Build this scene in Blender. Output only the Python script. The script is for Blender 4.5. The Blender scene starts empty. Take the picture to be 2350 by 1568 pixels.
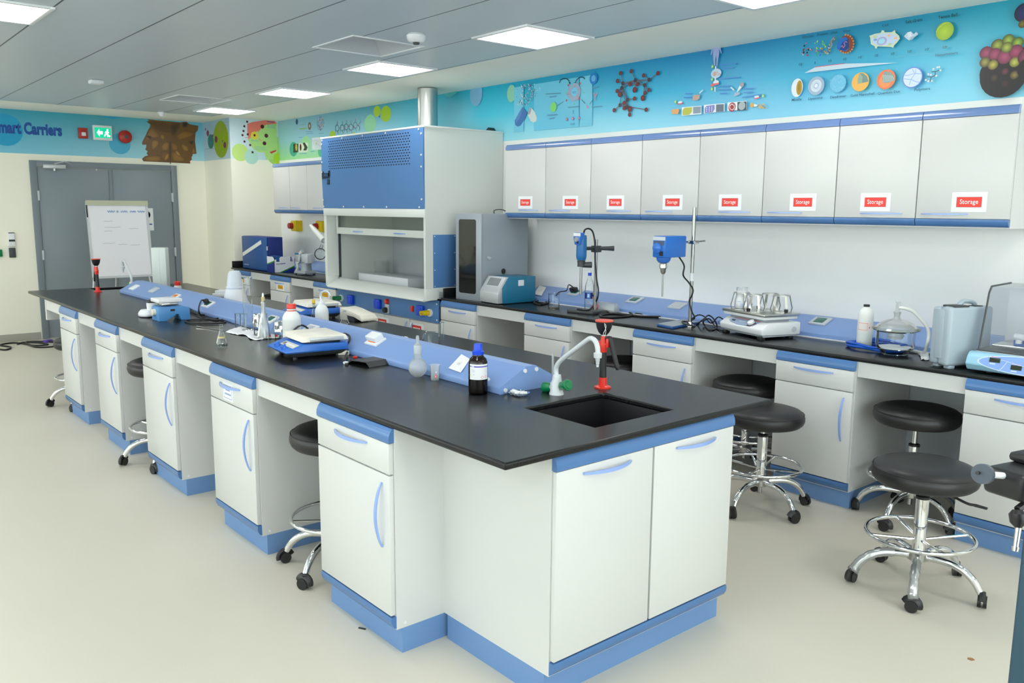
import bpy, bmesh, math, random
from mathutils import Vector, Matrix
random.seed(4)
PI = math.pi
SC = bpy.context.scene
COL = SC.collection
V = Vector

# ------------------------------------------------------------------ camera model (measured from the photograph)
CAM = V((1.9017, -1.5914, 1.6641))
YAW, PIT, ROL, FPX = .70403, -.15550, .007847, 1942.85
FW = V((-math.cos(YAW)*math.cos(PIT), math.sin(YAW)*math.cos(PIT), math.sin(PIT)))
_r = FW.cross(V((0, 0, 1))).normalized(); _u = _r.cross(FW)
RT = _r*math.cos(ROL)+_u*math.sin(ROL); UP = -_r*math.sin(ROL)+_u*math.cos(ROL)
def ray(px, py): return FW*FPX+RT*(px-1175)-UP*(py-784)
def on(ax, val, px, py):
    d = ray(px, py); return CAM+d*((val-CAM[ax])/d[ax])
def onz(px, py, z): return on(2, z, px, py)
def ony(px, py, y): return on(1, y, px, py)
def onx(px, py, x): return on(0, x, px, py)
def mpp(p): return (V(p)-CAM).dot(FW)/FPX
def vert(xy, px, py):
    """height on the vertical line through (x, y) that shows at picture row py"""
    lo, hi = -.2, 3.2
    for _ in range(40):
        m = (lo+hi)/2; d = V((xy[0], xy[1], m))-CAM; z = d.dot(FW)
        if 784-FPX*d.dot(UP)/z > py: lo = m
        else: hi = m
    return (lo+hi)/2

# ------------------------------------------------------------------ colours and materials
def lin(c): return c/12.92 if c <= .04045 else ((c+.055)/1.055)**2.4
def S(r, g, b): return (lin(r/255), lin(g/255), lin(b/255), 1)
def mat(name, col, rough=.4, metal=0, spec=.5, noise=0, nscale=40, bump=0, emit=0, alpha=1, coat=0):
    m = bpy.data.materials.new(name); m.use_nodes = True; nt = m.node_tree
    b = nt.nodes['Principled BSDF']
    b.inputs['Base Color'].default_value = col; b.inputs['Roughness'].default_value = rough
    b.inputs['Metallic'].default_value = metal; b.inputs['Specular IOR Level'].default_value = spec
    b.inputs['Coat Weight'].default_value = coat
    if emit:
        b.inputs['Emission Color'].default_value = col; b.inputs['Emission Strength'].default_value = emit
    if noise or bump:
        tc = nt.nodes.new('ShaderNodeTexCoord'); n = nt.nodes.new('ShaderNodeTexNoise')
        n.inputs['Scale'].default_value = nscale; n.inputs['Detail'].default_value = 4
        nt.links.new(tc.outputs['Object'], n.inputs['Vector'])
        if noise:
            mx = nt.nodes.new('ShaderNodeMix'); mx.data_type = 'RGBA'
            mx.inputs['A'].default_value = tuple(c*(1-noise) for c in col[:3])+(1,)
            mx.inputs['B'].default_value = tuple(min(1, c*(1+noise)) for c in col[:3])+(1,)
            nt.links.new(n.outputs['Fac'], mx.inputs['Factor']); nt.links.new(mx.outputs['Result'], b.inputs['Base Color'])
        if bump:
            bp = nt.nodes.new('ShaderNodeBump'); bp.inputs['Strength'].default_value = bump
            nt.links.new(n.outputs['Fac'], bp.inputs['Height']); nt.links.new(bp.outputs['Normal'], b.inputs['Normal'])
    return m
def glass(name, tint, gl=.18, rough=.02, base=.04, milky=0):
    """thin-walled glass or clear plastic: tinted see-through with a fresnel sheen"""
    tint = tuple(tint[:3])+(1,)
    m = bpy.data.materials.new(name); m.use_nodes = True; nt = m.node_tree; nt.nodes.clear()
    out = nt.nodes.new('ShaderNodeOutputMaterial'); tr = nt.nodes.new('ShaderNodeBsdfTransparent')
    tr.inputs['Color'].default_value = tint
    g = nt.nodes.new('ShaderNodeBsdfGlossy'); g.inputs['Roughness'].default_value = rough
    lw = nt.nodes.new('ShaderNodeLayerWeight'); lw.inputs['Blend'].default_value = gl
    ad = nt.nodes.new('ShaderNodeMath'); ad.inputs[1].default_value = base; ad.use_clamp = True
    nt.links.new(lw.outputs['Fresnel'], ad.inputs[0])
    mx = nt.nodes.new('ShaderNodeMixShader'); nt.links.new(ad.outputs[0], mx.inputs[0])
    src = tr.outputs[0]
    if milky:
        df = nt.nodes.new('ShaderNodeBsdfDiffuse'); df.inputs['Color'].default_value = (tint[0]*.9, tint[1]*.9, tint[2]*.9, 1)
        tl = nt.nodes.new('ShaderNodeBsdfTranslucent'); tl.inputs['Color'].default_value = (tint[0]*.9, tint[1]*.9, tint[2]*.9, 1)
        m1 = nt.nodes.new('ShaderNodeMixShader'); m1.inputs[0].default_value = .4
        nt.links.new(df.outputs[0], m1.inputs[1]); nt.links.new(tl.outputs[0], m1.inputs[2])
        m2 = nt.nodes.new('ShaderNodeMixShader'); m2.inputs[0].default_value = milky
        nt.links.new(tr.outputs[0], m2.inputs[1]); nt.links.new(m1.outputs[0], m2.inputs[2]); src = m2.outputs[0]
    nt.links.new(src, mx.inputs[1]); nt.links.new(g.outputs[0], mx.inputs[2])
    nt.links.new(mx.outputs[0], out.inputs[0])
    return m
def attr_mat(name, rough=.5, spec=.4):
    m = bpy.data.materials.new(name); m.use_nodes = True; nt = m.node_tree
    b = nt.nodes['Principled BSDF']; b.inputs['Roughness'].default_value = rough; b.inputs['Specular IOR Level'].default_value = spec
    a = nt.nodes.new('ShaderNodeVertexColor'); a.layer_name = 'Col'
    nt.links.new(a.outputs['Color'], b.inputs['Base Color'])
    return m
M = {}
M['white'] = mat('white laminate', (.655, .66, .65, 1), .32, spec=.45)
M['trim'] = mat('blue edge strip', (.075, .185, .42, 1), .3, spec=.35, coat=.2)
M['trimsheen'] = mat('glossy light blue edge strip', (.15, .25, .52, 1), .2, spec=.5, coat=.6)  # base lighter than the plain strip, standing in for reflected ceiling light
M['kick'] = mat('blue plinth', (.155, .285, .54, 1), .45, spec=.3)
M['rail'] = mat('light blue powder coat', (.21, .335, .64, 1), .42)
M['hoodblue'] = mat('blue painted steel', (.085, .215, .47, 1), .42, spec=.35)
M['handle'] = mat('light blue handle plastic', (.27, .40, .78, 1), .25, coat=.3)
M['top'] = mat('black epoxy worktop', (.010, .011, .012, 1), .27, spec=.30, noise=.15, nscale=90)
M['hoodwhite'] = mat('grey white enamel', (.74, .77, .73, 1), .4)
M['liner'] = mat('grey hood liner', (.45, .485, .50, 1), .5)
M['wall'] = mat('cream wall paint', (.92, .90, .78, 1), .7, bump=.03, nscale=180)
M['wallwhite'] = mat('white wall paint', (.90, .905, .88, 1), .6)
M['plaster'] = mat('ceiling plaster', (.90, .91, .84, 1), .8)
M['skirting'] = mat('skirting vinyl', (.42, .41, .36, 1), .6)
M['steel'] = mat('polished steel', (.72, .72, .70, 1), .13, 1)
M['brushed'] = mat('brushed steel', (.55, .55, .53, 1), .3, 1)
M['rod'] = mat('dull steel rod', (.36, .36, .35, 1), .28, 1)
M['chrome'] = mat('chrome', (.80, .81, .82, 1), .06, 1)
M['black'] = mat('black plastic', (.012, .012, .014, 1), .4)
M['rubber'] = mat('black cable rubber', (.01, .01, .011, 1), .5)
M['leather'] = mat('black leatherette', (.012, .012, .013, 1), .42, bump=.08, nscale=400)
M['red'] = mat('red plastic', (.75, .035, .02, 1), .3)
M['redpaint'] = mat('dark red painted metal', (.42, .02, .015, 1), .35)
M['green'] = mat('green plastic', (.0, .19, .06, 1), .3)
M['yellow'] = mat('yellow plastic', (.78, .55, .0, 1), .35)
M['plastic'] = mat('white plastic', (.80, .82, .84, 1), .32)
M['tapwhite'] = mat('pale grey tap enamel', (.60, .63, .66, 1), .25, coat=.3)
M['paper'] = mat('white paper', (.86, .87, .89, 1), .75, bump=.1, nscale=60)
M['grey'] = mat('mid grey plastic', (.30, .33, .36, 1), .4)
M['lightgrey'] = mat('light grey plastic', (.52, .56, .60, 1), .4)
M['darkgrey'] = mat('dark grey plastic', (.05, .055, .06, 1), .4)
M['door'] = mat('grey painted door', (.235, .275, .31, 1), .42)
M['doorframe'] = mat('grey door frame', (.19, .225, .26, 1), .45)
M['ikablue'] = mat('blue device plastic', (.035, .17, .62, 1), .3)
M['skyblue'] = mat('sky blue device plastic', (.09, .29, .62, 1), .35)
M['navy'] = mat('navy cardboard', (.004, .022, .20, 1), .45)
M['midblue'] = mat('blue cabinet paint', (.02, .09, .30, 1), .4)
M['teal'] = mat('teal metal', (.015, .17, .30, 1), .4)
M['darkteal'] = mat('dark teal metal', (.006, .045, .075, 1), .5)
M['palecyan'] = mat('pale cyan plastic', (.34, .62, .80, 1), .3)
M['panelblue'] = mat('control panel blue', (.24, .40, .78, 1), .35)
M['steelgrey'] = mat('grey metal box', (.33, .37, .41, 1), .38, metal=.2)
M['silver'] = mat('silver plastic', (.56, .58, .60, 1), .3, metal=.3)
M['darkglass'] = mat('dark window', (.008, .009, .008, 1), .06, spec=.7)
M['screen'] = mat('screen', (.22, .24, .25, 1), .15)
M['ceramic'] = mat('stained ceramic plate', (.82, .78, .68, 1), .4, noise=.18, nscale=12)
M['cream'] = mat('cream plastic', (.78, .74, .62, 1), .4)
M['foil'] = mat('crumpled foil', (.92, .93, .94, 1), .24, 1)
M['wrap'] = glass('cling wrap', (.95, .965, .97), .2, .16, .14, milky=.4)
M['glass'] = glass('clear glass', (.93, .955, .955), .14, .03, .05)
M['glassedge'] = glass('glass rim', (.70, .82, .81), .16, .05, .25)
M['frost'] = glass('frosted plastic', (.93, .95, .94), .08, .3, .05, milky=.45)
M['milky'] = mat('milky plastic', (.82, .84, .82, 1), .35, spec=.4)
M['petg'] = glass('clear bottle plastic', (.96, .975, .975), .10, .05, .05, milky=.06)
M['smoke'] = glass('clear cover', (.86, .88, .90), .06, .05, .04, milky=.10)
M['amber'] = glass('amber glass', (.16, .040, .008), .12, .03, .04)
M['window'] = glass('sash glass', (.78, .82, .80, 1), .12)
M['col'] = attr_mat('printed colours')
M['mural'] = attr_mat('printed mural vinyl', .35, .5)
M['lamp'] = mat('light panel diffuser', (1, .97, .945, 1), .5, emit=12)
M['exit'] = mat('lit exit sign face', (.0, .55, .30, 1), .5, emit=.7)
M['exitwhite'] = mat('lit exit pictogram', (.95, 1, .98, 1), .5, emit=2.2)
M['bluecap'] = mat('bright blue cap', (.0, .06, .68, 1), .35)
M['casegrey'] = mat('translucent grey case', (.40, .48, .55, 1), .35)
M['hole'] = mat('dark slot', (.008, .012, .03, 1), .9)
M['tan'] = mat('tan rubber', (.62, .52, .25, 1), .5)
M['orange'] = mat('orange rocker', (.82, .2, .03, 1), .3)
M['greenlens'] = mat('green rocker', (.03, .14, .11, 1), .2)

def grid_material():
    """metal ceiling tiles: dark joints along the room, faint joints across it"""
    m = bpy.data.materials.new('metal ceiling tiles'); m.use_nodes = True; nt = m.node_tree
    b = nt.nodes['Principled BSDF']; b.inputs['Roughness'].default_value = .38; b.inputs['Specular IOR Level'].default_value = .5
    tc = nt.nodes.new('ShaderNodeTexCoord'); sp = nt.nodes.new('ShaderNodeSeparateXYZ')
    nt.links.new(tc.outputs['Object'], sp.inputs[0])
    def joint(axis, off, pitch, half):
        a = nt.nodes.new('ShaderNodeMath'); a.operation = 'SUBTRACT'; a.inputs[1].default_value = off-pitch*100
        nt.links.new(sp.outputs[axis], a.inputs[0])
        w = nt.nodes.new('ShaderNodeMath'); w.operation = 'MODULO'; w.inputs[1].default_value = pitch
        nt.links.new(a.outputs[0], w.inputs[0])
        c = nt.nodes.new('ShaderNodeMath'); c.operation = 'PINGPONG'; c.inputs[1].default_value = pitch/2
        nt.links.new(w.outputs[0], c.inputs[0])
        l = nt.nodes.new('ShaderNodeMath'); l.operation = 'LESS_THAN'; l.inputs[1].default_value = half
        nt.links.new(c.outputs[0], l.inputs[0]); return l.outputs[0]
    jy = joint('Y', 2.64, .588, .0055); jx = joint('X', -2.79, .597, .004)
    m1 = nt.nodes.new('ShaderNodeMix'); m1.data_type = 'RGBA'; m1.inputs['A'].default_value = (.55, .62, .67, 1); m1.inputs['B'].default_value = (.58, .63, .68, 1)
    nt.links.new(jx, m1.inputs['Factor'])
    m2 = nt.nodes.new('ShaderNodeMix'); m2.data_type = 'RGBA'; m2.inputs['B'].default_value = (.06, .07, .08, 1)
    nt.links.new(jy, m2.inputs['Factor']); nt.links.new(m1.outputs['Result'], m2.inputs['A'])
    nt.links.new(m2.outputs['Result'], b.inputs['Base Color'])
    return m
M['tiles'] = grid_material()
def floor_material():
    m = mat('beige vinyl floor', (.62, .585, .495, 1), .40, spec=.4, noise=.035, nscale=1.3)
    return m
M['floor'] = floor_material()

# ------------------------------------------------------------------ mesh building
class MB:
    def __init__(s): s.v = []; s.f = []; s.m = []; s.c = []
    def add(s, vs, fs, mi=0, col=None, X=None):
        o = len(s.v)
        s.v += [tuple(X @ V(v)) if X else tuple(v) for v in vs]
        for f in fs:
            s.f.append([i+o for i in f]); s.m.append(mi); s.c.append(col)
        return s
    def bm(s, b, mi=0, col=None, X=None):
        b.verts.index_update()
        s.add([v.co.copy() for v in b.verts], [[v.index for v in f.verts] for f in b.faces], mi, col, X); b.free(); return s
    def box(s, x0, x1, y0, y1, z0, z1, bev=0, seg=2, mi=0, col=None, X=None):
        b = bmesh.new(); bmesh.ops.create_cube(b, size=1)
        for v in b.verts:
            v.co = V(((x0+x1)/2+v.co.x*(x1-x0), (y0+y1)/2+v.co.y*(y1-y0), (z0+z1)/2+v.co.z*(z1-z0)))
        if bev: bmesh.ops.bevel(b, geom=b.edges[:], offset=bev, segments=seg, profile=.5, affect='EDGES')
        return s.bm(b, mi, col, X)
    def hexa(s, lo, hi, z0, z1, bev=0, mi=0, col=None, X=None, seg=2):
        """frustum between quad lo (4 xy points) at z0 and quad hi at z1"""
        b = bmesh.new()
        a = [b.verts.new((p[0], p[1], z0)) for p in lo]; c = [b.verts.new((p[0], p[1], z1)) for p in hi]; n = len(lo)
        b.faces.new(a[::-1]); b.faces.new(c)
        for i in range(n): b.faces.new((a[i], a[(i+1) % n], c[(i+1) % n], c[i]))
        if bev: bmesh.ops.bevel(b, geom=b.edges[:], offset=bev, segments=seg, profile=.5, affect='EDGES')
        return s.bm(b, mi, col, X)
    def prism(s, poly, axis, a0, a1, mi=0, col=None, X=None, bev=0):
        """extrude a 2-D polygon along axis (0: polygon is (y,z); 1: (x,z); 2: (x,y))"""
        def P(p, a): return [(a, p[0], p[1]), (p[0], a, p[1]), (p[0], p[1], a)][axis]
        b = bmesh.new(); n = len(poly)
        A = [b.verts.new(P(p, a0)) for p in poly]; B = [b.verts.new(P(p, a1)) for p in poly]
        b.faces.new(A); b.faces.new(B[::-1])
        for i in range(n): b.faces.new((A[i], B[i], B[(i+1) % n], A[(i+1) % n]))
        bmesh.ops.recalc_face_normals(b, faces=b.faces[:])
        if bev: bmesh.ops.bevel(b, geom=b.edges[:], offset=bev, segments=2, profile=.5, affect='EDGES')
        return s.bm(b, mi, col, X)
    def lathe(s, prof, n=24, c=(0, 0, 0), mi=0, col=None, X=None, cap0=True, cap1=True):
        vs = []; fs = []
        for r, z in prof:
            for k in range(n):
                a = 2*PI*k/n; vs.append((c[0]+r*math.cos(a), c[1]+r*math.sin(a), c[2]+z))
        for i in range(len(prof)-1):
            for k in range(n):
                fs.append((i*n+k, i*n+(k+1) % n, (i+1)*n+(k+1) % n, (i+1)*n+k))
        if cap0 and prof[0][0] > 0: fs.append(tuple(range(n))[::-1])
        if cap1 and prof[-1][0] > 0: fs.append(tuple((len(prof)-1)*n+k for k in range(n)))
        return s.add(vs, fs, mi, col, X)
    def tube(s, pts, r, n=8, closed=False, mi=0, col=None, X=None, flat=1.0):
        pts = [V(p) for p in pts]; L = len(pts); rs = r if isinstance(r, (list, tuple)) else [r]*L
        vs = []; fs = []; nrm = None
        for i, p in enumerate(pts):
            if closed: t = (pts[(i+1) % L]-pts[i-1]).normalized()
            else: t = (pts[min(i+1, L-1)]-pts[max(i-1, 0)]).normalized()
            if nrm is None:
                nrm = t.orthogonal().normalized() if abs(t.z) > .9 else V((0, 0, 1)).cross(t).normalized()
            nrm = (nrm-t*nrm.dot(t)).normalized(); b = t.cross(nrm)
            for k in range(n):
                a = 2*PI*k/n; vs.append(p+nrm*(rs[i]*math.cos(a))+b*(rs[i]*flat*math.sin(a)))
        m = L if closed else L-1
        for i in range(m):
            j = (i+1) % L
            for k in range(n): fs.append((i*n+k, i*n+(k+1) % n, j*n+(k+1) % n, j*n+k))
        if not closed:
            fs.append(tuple(range(n))[::-1]); fs.append(tuple((L-1)*n+k for k in range(n)))
        return s.add(vs, fs, mi, col, X)
    def cyl(s, p0, p1, r0, r1=None, n=20, mi=0, col=None, X=None):
        return s.tube([p0, p1], [r0, r0 if r1 is None else r1], n, mi=mi, col=col, X=X)
    def ball(s, c, r, n=12, mi=0, col=None, X=None, sc=(1, 1, 1)):
        b = bmesh.new(); bmesh.ops.create_uvsphere(b, u_segments=n*2, v_segments=n, radius=r)
        for v in b.verts: v.co = V((c[0]+v.co.x*sc[0], c[1]+v.co.y*sc[1], c[2]+v.co.z*sc[2]))
        return s.bm(b, mi, col, X)
    def slab(s, x0, x1, y0, y1, z0, z1, holes, mi=0, cut=()):
        xs = sorted({x0, x1, *[h[0] for h in holes], *[h[1] for h in holes]}); ys = sorted({y0, y1, *[h[2] for h in holes], *[h[3] for h in holes]})
        def solid(i, j):
            if i < 0 or j < 0 or i >= len(xs)-1 or j >= len(ys)-1: return False
            cx = (xs[i]+xs[i+1])/2; cy = (ys[j]+ys[j+1])/2
            return not any(h[0] < cx < h[1] and h[2] < cy < h[3] for h in holes)
        b = bmesh.new(); vv = {}
        def vt(x, y, z):
            k = (round(x, 5), round(y, 5), round(z, 5))
            if k not in vv: vv[k] = b.verts.new((x, y, z))
            return vv[k]
        for i in range(len(xs)-1):
            for j in range(len(ys)-1):
                if not solid(i, j): continue
                a, c, d, e = xs[i], xs[i+1], ys[j], ys[j+1]
                b.faces.new([vt(a, d, z1), vt(c, d, z1), vt(c, e, z1), vt(a, e, z1)])
                if z1 == z0: continue
                b.faces.new([vt(a, d, z0), vt(a, e, z0), vt(c, e, z0), vt(c, d, z0)])
                if not solid(i-1, j): b.faces.new([vt(a, d, z0), vt(a, d, z1), vt(a, e, z1), vt(a, e, z0)])
                if not solid(i+1, j): b.faces.new([vt(c, d, z0), vt(c, e, z0), vt(c, e, z1), vt(c, d, z1)])
                if not solid(i, j-1): b.faces.new([vt(a, d, z0), vt(c, d, z0), vt(c, d, z1), vt(a, d, z1)])
                if not solid(i, j+1): b.faces.new([vt(a, e, z0), vt(a, e, z1), vt(c, e, z1), vt(c, e, z0)])
        return s.bm(b, mi)
    def bow(s, p0, p1, out, wid, bow=.028, w=.013, t=.007, n=12, mi=0, X=None):
        """arched pull handle between p0 and p1, bowing towards out; wid = direction of its width"""
        p0, p1, out, wid = V(p0), V(p1), V(out), V(wid); vs = []; fs = []
        for i in range(n+1):
            a = i/n; h = math.sin(PI*a)**.8 if 0 < a < 1 else 0; c = p0.lerp(p1, a)+out*(bow*h); k = .55+.45*h
            for q, r in ((-1, 0), (1, 0), (1, 1), (-1, 1)): vs.append(c+wid*(q*w/2*k)+out*(r*t))
        for i in range(n):
            for k in range(4): fs.append((i*4+k, i*4+(k+1) % 4, i*4+4+(k+1) % 4, i*4+4+k))
        fs += [(0, 1, 2, 3), (n*4+3, n*4+2, n*4+1, n*4)]
        return s.add(vs, fs, mi, None, X)
    def quad(s, o, u, v, mi=0, col=None, X=None):
        o, u, v = V(o), V(u), V(v)
        return s.add([o, o+u, o+u+v, o+v], [(0, 1, 2, 3)], mi, col, X)
    def text(s, txt, o, u, v, width=None, height=None, mi=0, col=None, X=None, bold=0, xs=1):
        """lettering in the plane (u right, v up) starting at o; fitted to width or cap height"""
        vs, fs, w, h = text_mesh(txt, bold); u = V(u).normalized(); v = V(v).normalized(); o = V(o)
        if width and height: ku, kv = width/w, height/h
        elif width: ku = kv = width/w
        else: kv = height/h; ku = kv*xs
        return s.add([o+u*(p[0]*ku)+v*(p[1]*kv) for p in vs], fs, mi, col, X)
    def build(s, name, mats, parent=None, world=False, sharp=38):
        me = bpy.data.meshes.new(name)
        off = V(parent.location) if (world and parent) else V((0, 0, 0))
        if world and parent and parent.rotation_euler.z:
            R = Matrix.Rotation(-parent.rotation_euler.z, 3, 'Z'); vv = [tuple(R @ (V(p)-off)) for p in s.v]
        else: vv = [tuple(V(p)-off) for p in s.v]
        me.from_pydata(vv, [], s.f)
        mats = mats if isinstance(mats, (list, tuple)) else [mats]
        for k in mats: me.materials.append(M[k] if isinstance(k, str) else k)
        me.polygons.foreach_set('material_index', s.m)
        if any(c is not None for c in s.c):
            at = me.color_attributes.new('Col', 'FLOAT_COLOR', 'CORNER'); i = 0
            for f, c in zip(s.f, s.c):
                for k in range(len(f)):
                    cc = (.5, .5, .5, 1) if c is None else (c[k] if isinstance(c[0], (tuple, list)) else c)
                    at.data[i].color = cc; i += 1
        b = bmesh.new(); b.from_mesh(me); bmesh.ops.recalc_face_normals(b, faces=b.faces[:]); b.to_mesh(me); b.free()
        me.polygons.foreach_set('use_smooth', [True]*len(me.polygons))
        me.set_sharp_from_angle(angle=math.radians(sharp)); me.update()
        o = bpy.data.objects.new(name, me); COL.objects.link(o)
        if parent: o.parent = parent
        return o
_TX = {}
def text_mesh(txt, bold=0):
    k = (txt, bold)
    if k not in _TX:
        cu = bpy.data.curves.new('lettering', 'FONT'); cu.body = txt; cu.size = 1; cu.resolution_u = 3; cu.offset = bold
        ob = bpy.data.objects.new('lettering', cu); COL.objects.link(ob)
        dg = bpy.context.evaluated_depsgraph_get(); dg.update()
        me = bpy.data.meshes.new_from_object(ob.evaluated_get(dg))
        vs = [v.co.copy() for v in me.vertices]; fs = [list(p.vertices) for p in me.polygons]
        x0 = min(v.x for v in vs); w = max(v.x for v in vs)-x0
        vs = [(v.x-x0, v.y) for v in vs]
        bpy.data.objects.remove(ob); bpy.data.curves.remove(cu); bpy.data.meshes.remove(me)
        _TX[k] = (vs, fs, w, .69)
    return _TX[k]

def tag(o, label, cat, group=None):
    o['label'] = label; o['category'] = cat
    if group: o['group'] = group
    return o
def T(name, label, cat, loc=(0, 0, 0), rz=0, group=None):
    o = bpy.data.objects.new(name, None); o.empty_display_size = .05; COL.objects.link(o)
    o.location = loc; o.rotation_euler = (0, 0, rz)
    return tag(o, label, cat, group)
def one(mb, name, mats, label, cat, group=None, loc=None, rz=0):
    o = mb.build(name, mats)
    if loc is not None: o.location = loc
    o.rotation_euler = (0, 0, rz)
    return tag(o, label, cat, group)
def struct(mb, name, mats, parent=None):
    o = mb.build(name, mats, parent); o['kind'] = 'structure'; return o
def copy_tree(src, loc, rz, label, group=None):
    r = src.copy(); COL.objects.link(r); r.location = loc; r.rotation_euler = (0, 0, rz); r['label'] = label
    if group: r['group'] = group
    for ch in list(src.children):
        c = ch.copy(); COL.objects.link(c); c.parent = r
        for g in list(ch.children):
            d = g.copy(); COL.objects.link(d); d.parent = c
    return r
def smooth(pts, n=6, closed=False):
    pts = [V(p) for p in pts]; out = []; L = len(pts)
    for i in range(L if closed else L-1):
        p1, p2 = pts[i], pts[(i+1) % L]
        p0 = pts[i-1] if (i or closed) else p1*2-p2
        p3 = pts[(i+2) % L] if (closed or i+2 < L) else p2*2-p1
        for k in range(n):
            t = k/n
            out.append(.5*((2*p1)+(p2-p0)*t+(2*p0-5*p1+4*p2-p3)*t*t+(3*p1-p0-3*p2+p3)*t*t*t))
    if not closed: out.append(pts[-1])
    return out
def frame(a, b, c):
    """base origin, heading, length and width from three picked base corners"""
    a, b, c = V(a), V(b), V(c); d = b-a; rz = math.atan2(d.y, d.x); L = d.length
    n = V((-math.sin(rz), math.cos(rz), 0)); return a, rz, L, (c-a).dot(n)
# ------------------------------------------------------------------ room dimensions
H, HB = 2.7976, 2.2811            # ceiling, lower edge of the printed band
XF, XC, YC, YW = -9.942, -9.016, 2.871, 3.541
X1, Y0 = 4.3, -5.0

# ceiling fittings measured on the ceiling plane: x0, x1, y0, y1
def ceil_rect(lo, right=None, w=.575, d=.585):
    a = onz(*lo, H); return (a.x, a.x+w, a.y-d, a.y)
LIGHTS = [((-2.80, -2.23, 2.02, 2.62), 'largest one in full view, above the drug delivery print'),
          ((-4.56, -4.00, 2.03, 2.60), 'between the large air diffuser and the flue pipe'),
          ((-6.52, -5.93, 2.13, 2.70), 'second farthest of the row along the right wall'),
          ((-8.55, -7.97, 2.24, 2.81), 'farthest of the row, nearest the corner column')]
a = onz(1727, 20, H); LIGHTS.append(((a.x, a.x+.58, a.y-.6, a.y), 'cut by the top edge of the photo on the right'))
a = onz(75, 55, H); LIGHTS.append(((a.x, a.x+.60, a.y-.6, a.y), 'at the top left corner of the photo'))
UNSEEN = [(1.0, 1.6, 2.0, 2.6), (2.9, 3.5, 2.0, 2.6)] + [(x, x+.6, -.88, -.28) for x in (-8.4, -6.3, -2.3, -.4, 1.5, 3.2)] + [(x, x+.6, -3.6, -3.0) for x in (-8.4, -6.3, -4.3, -2.3, -.4, 1.5)]
def rect_of(*pp):
    q = [onz(*p, H) for p in pp]; return (min(v.x for v in q), max(v.x for v in q), min(v.y for v in q), max(v.y for v in q))
DIFF = []
for pp in (((813, 80), (732, 104), (870, 130), (968, 107)), ((417, 214), (378, 228), (470, 241), (533, 229))):
    x0, x1, y0, y1 = rect_of(*pp); cx, cy = (x0+x1)/2, (y0+y1)/2
    DIFF.append((cx-.29, cx+.29, cy-.29, cy+.29))

mb = MB(); mb.slab(XF-.1, X1, Y0, YW, -.05, 0, [], 0); struct(mb, 'floor', 'floor')
# plaster border along the walls and the field of metal tiles inside it
holes = [r for r, _ in LIGHTS]+UNSEEN+DIFF
BX, BY = -9.05, 2.66
tiles = MB()
def clip(h, x0, x1, y0, y1):
    q = (max(h[0], x0), min(h[1], x1), max(h[2], y0), min(h[3], y1)); return q if q[0] < q[1]-1e-4 and q[2] < q[3]-1e-4 else None
tiles.slab(BX, X1, Y0, BY, H, H+.06, [c for c in (clip(h, BX, X1, Y0, BY) for h in holes) if c])
tl = struct(tiles, 'ceiling', 'tiles')
bd = MB()
bd.slab(BX, X1, BY, YW+.1, H, H+.06, [c for c in (clip(h, BX, X1, BY, YW+.1) for h in holes) if c])
bd.slab(XF-.1, BX, Y0, YW+.1, H, H+.06, [])
struct(bd, 'trim_1', 'plaster')
mb = MB(); mb.box(XF-.1, XF, Y0, YC, 0, H); struct(mb, 'wall_left', 'wall')
mb = MB(); mb.box(XF-.1, XC, YC, YW+.1, 0, H); struct(mb, 'wall_corner', 'wall')
mb = MB(); mb.box(XC, X1, YW, YW+.1, 0, H); struct(mb, 'wall_back', 'wallwhite')
# two walls behind the camera: ribbon windows out of view, added for fill daylight
WZ0_, WZ1_ = .45, 2.70
mb = MB(); mb.box(X1, X1+.1, Y0, YW+.1, 0, WZ0_); mb.box(X1, X1+.1, Y0, YW+.1, WZ1_, H); mb.box(X1, X1+.1, Y0, -4.4, WZ0_, WZ1_); mb.box(X1, X1+.1, 2.2, YW+.1, WZ0_, WZ1_); struct(mb, 'wall_right', 'wall')
WR0 = WZ0_; WZ0_ = 1.15
mb = MB(); mb.box(XF-.1, X1+.1, Y0-.1, Y0, 0, WZ0_); mb.box(XF-.1, X1+.1, Y0-.1, Y0, WZ1_, H); mb.box(XF-.1, -9.6, Y0-.1, Y0, WZ0_, WZ1_); mb.box(3.8, X1+.1, Y0-.1, Y0, WZ0_, WZ1_); struct(mb, 'wall_front', 'wall')
def ribbon(name, P, a0, a1, n, WZ0_):
    mb = MB()
    def bx(u0, u1, z0, z1, t0=.03, t1=.07):
        q = P(u0, u1, t0, t1); mb.box(q[0], q[1], q[2], q[3], z0, z1)
    bx(a0, a1, WZ0_, WZ0_+.05); bx(a0, a1, WZ1_-.05, WZ1_)
    for k in range(n+1): u = a0+(a1-a0)*k/n; bx(max(a0, u-.025), min(a1, u+.025), WZ0_, WZ1_)
    o = struct(mb, name, 'silver'); mb = MB(); q = P(a0, a1, .048, .052); mb.box(q[0], q[1], q[2], q[3], WZ0_+.02, WZ1_-.02); mb.build('pane', 'window', o)
ribbon('fill_window_1', lambda a, b, t0, t1: (X1+t0, X1+t1, a, b), -4.4, 2.2, 5, WR0)
ribbon('fill_window_2', lambda a, b, t0, t1: (a, b, Y0-t1, Y0-t0), -9.6, 3.8, 10, WZ0_)
mb = MB(); mb.box(XF, XF+.012, Y0, .70, 0, .09, .003); mb.box(XF, XF+.012, 2.5, YC, 0, .09, .003); struct(mb, 'baseboard_left', 'skirting')

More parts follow.
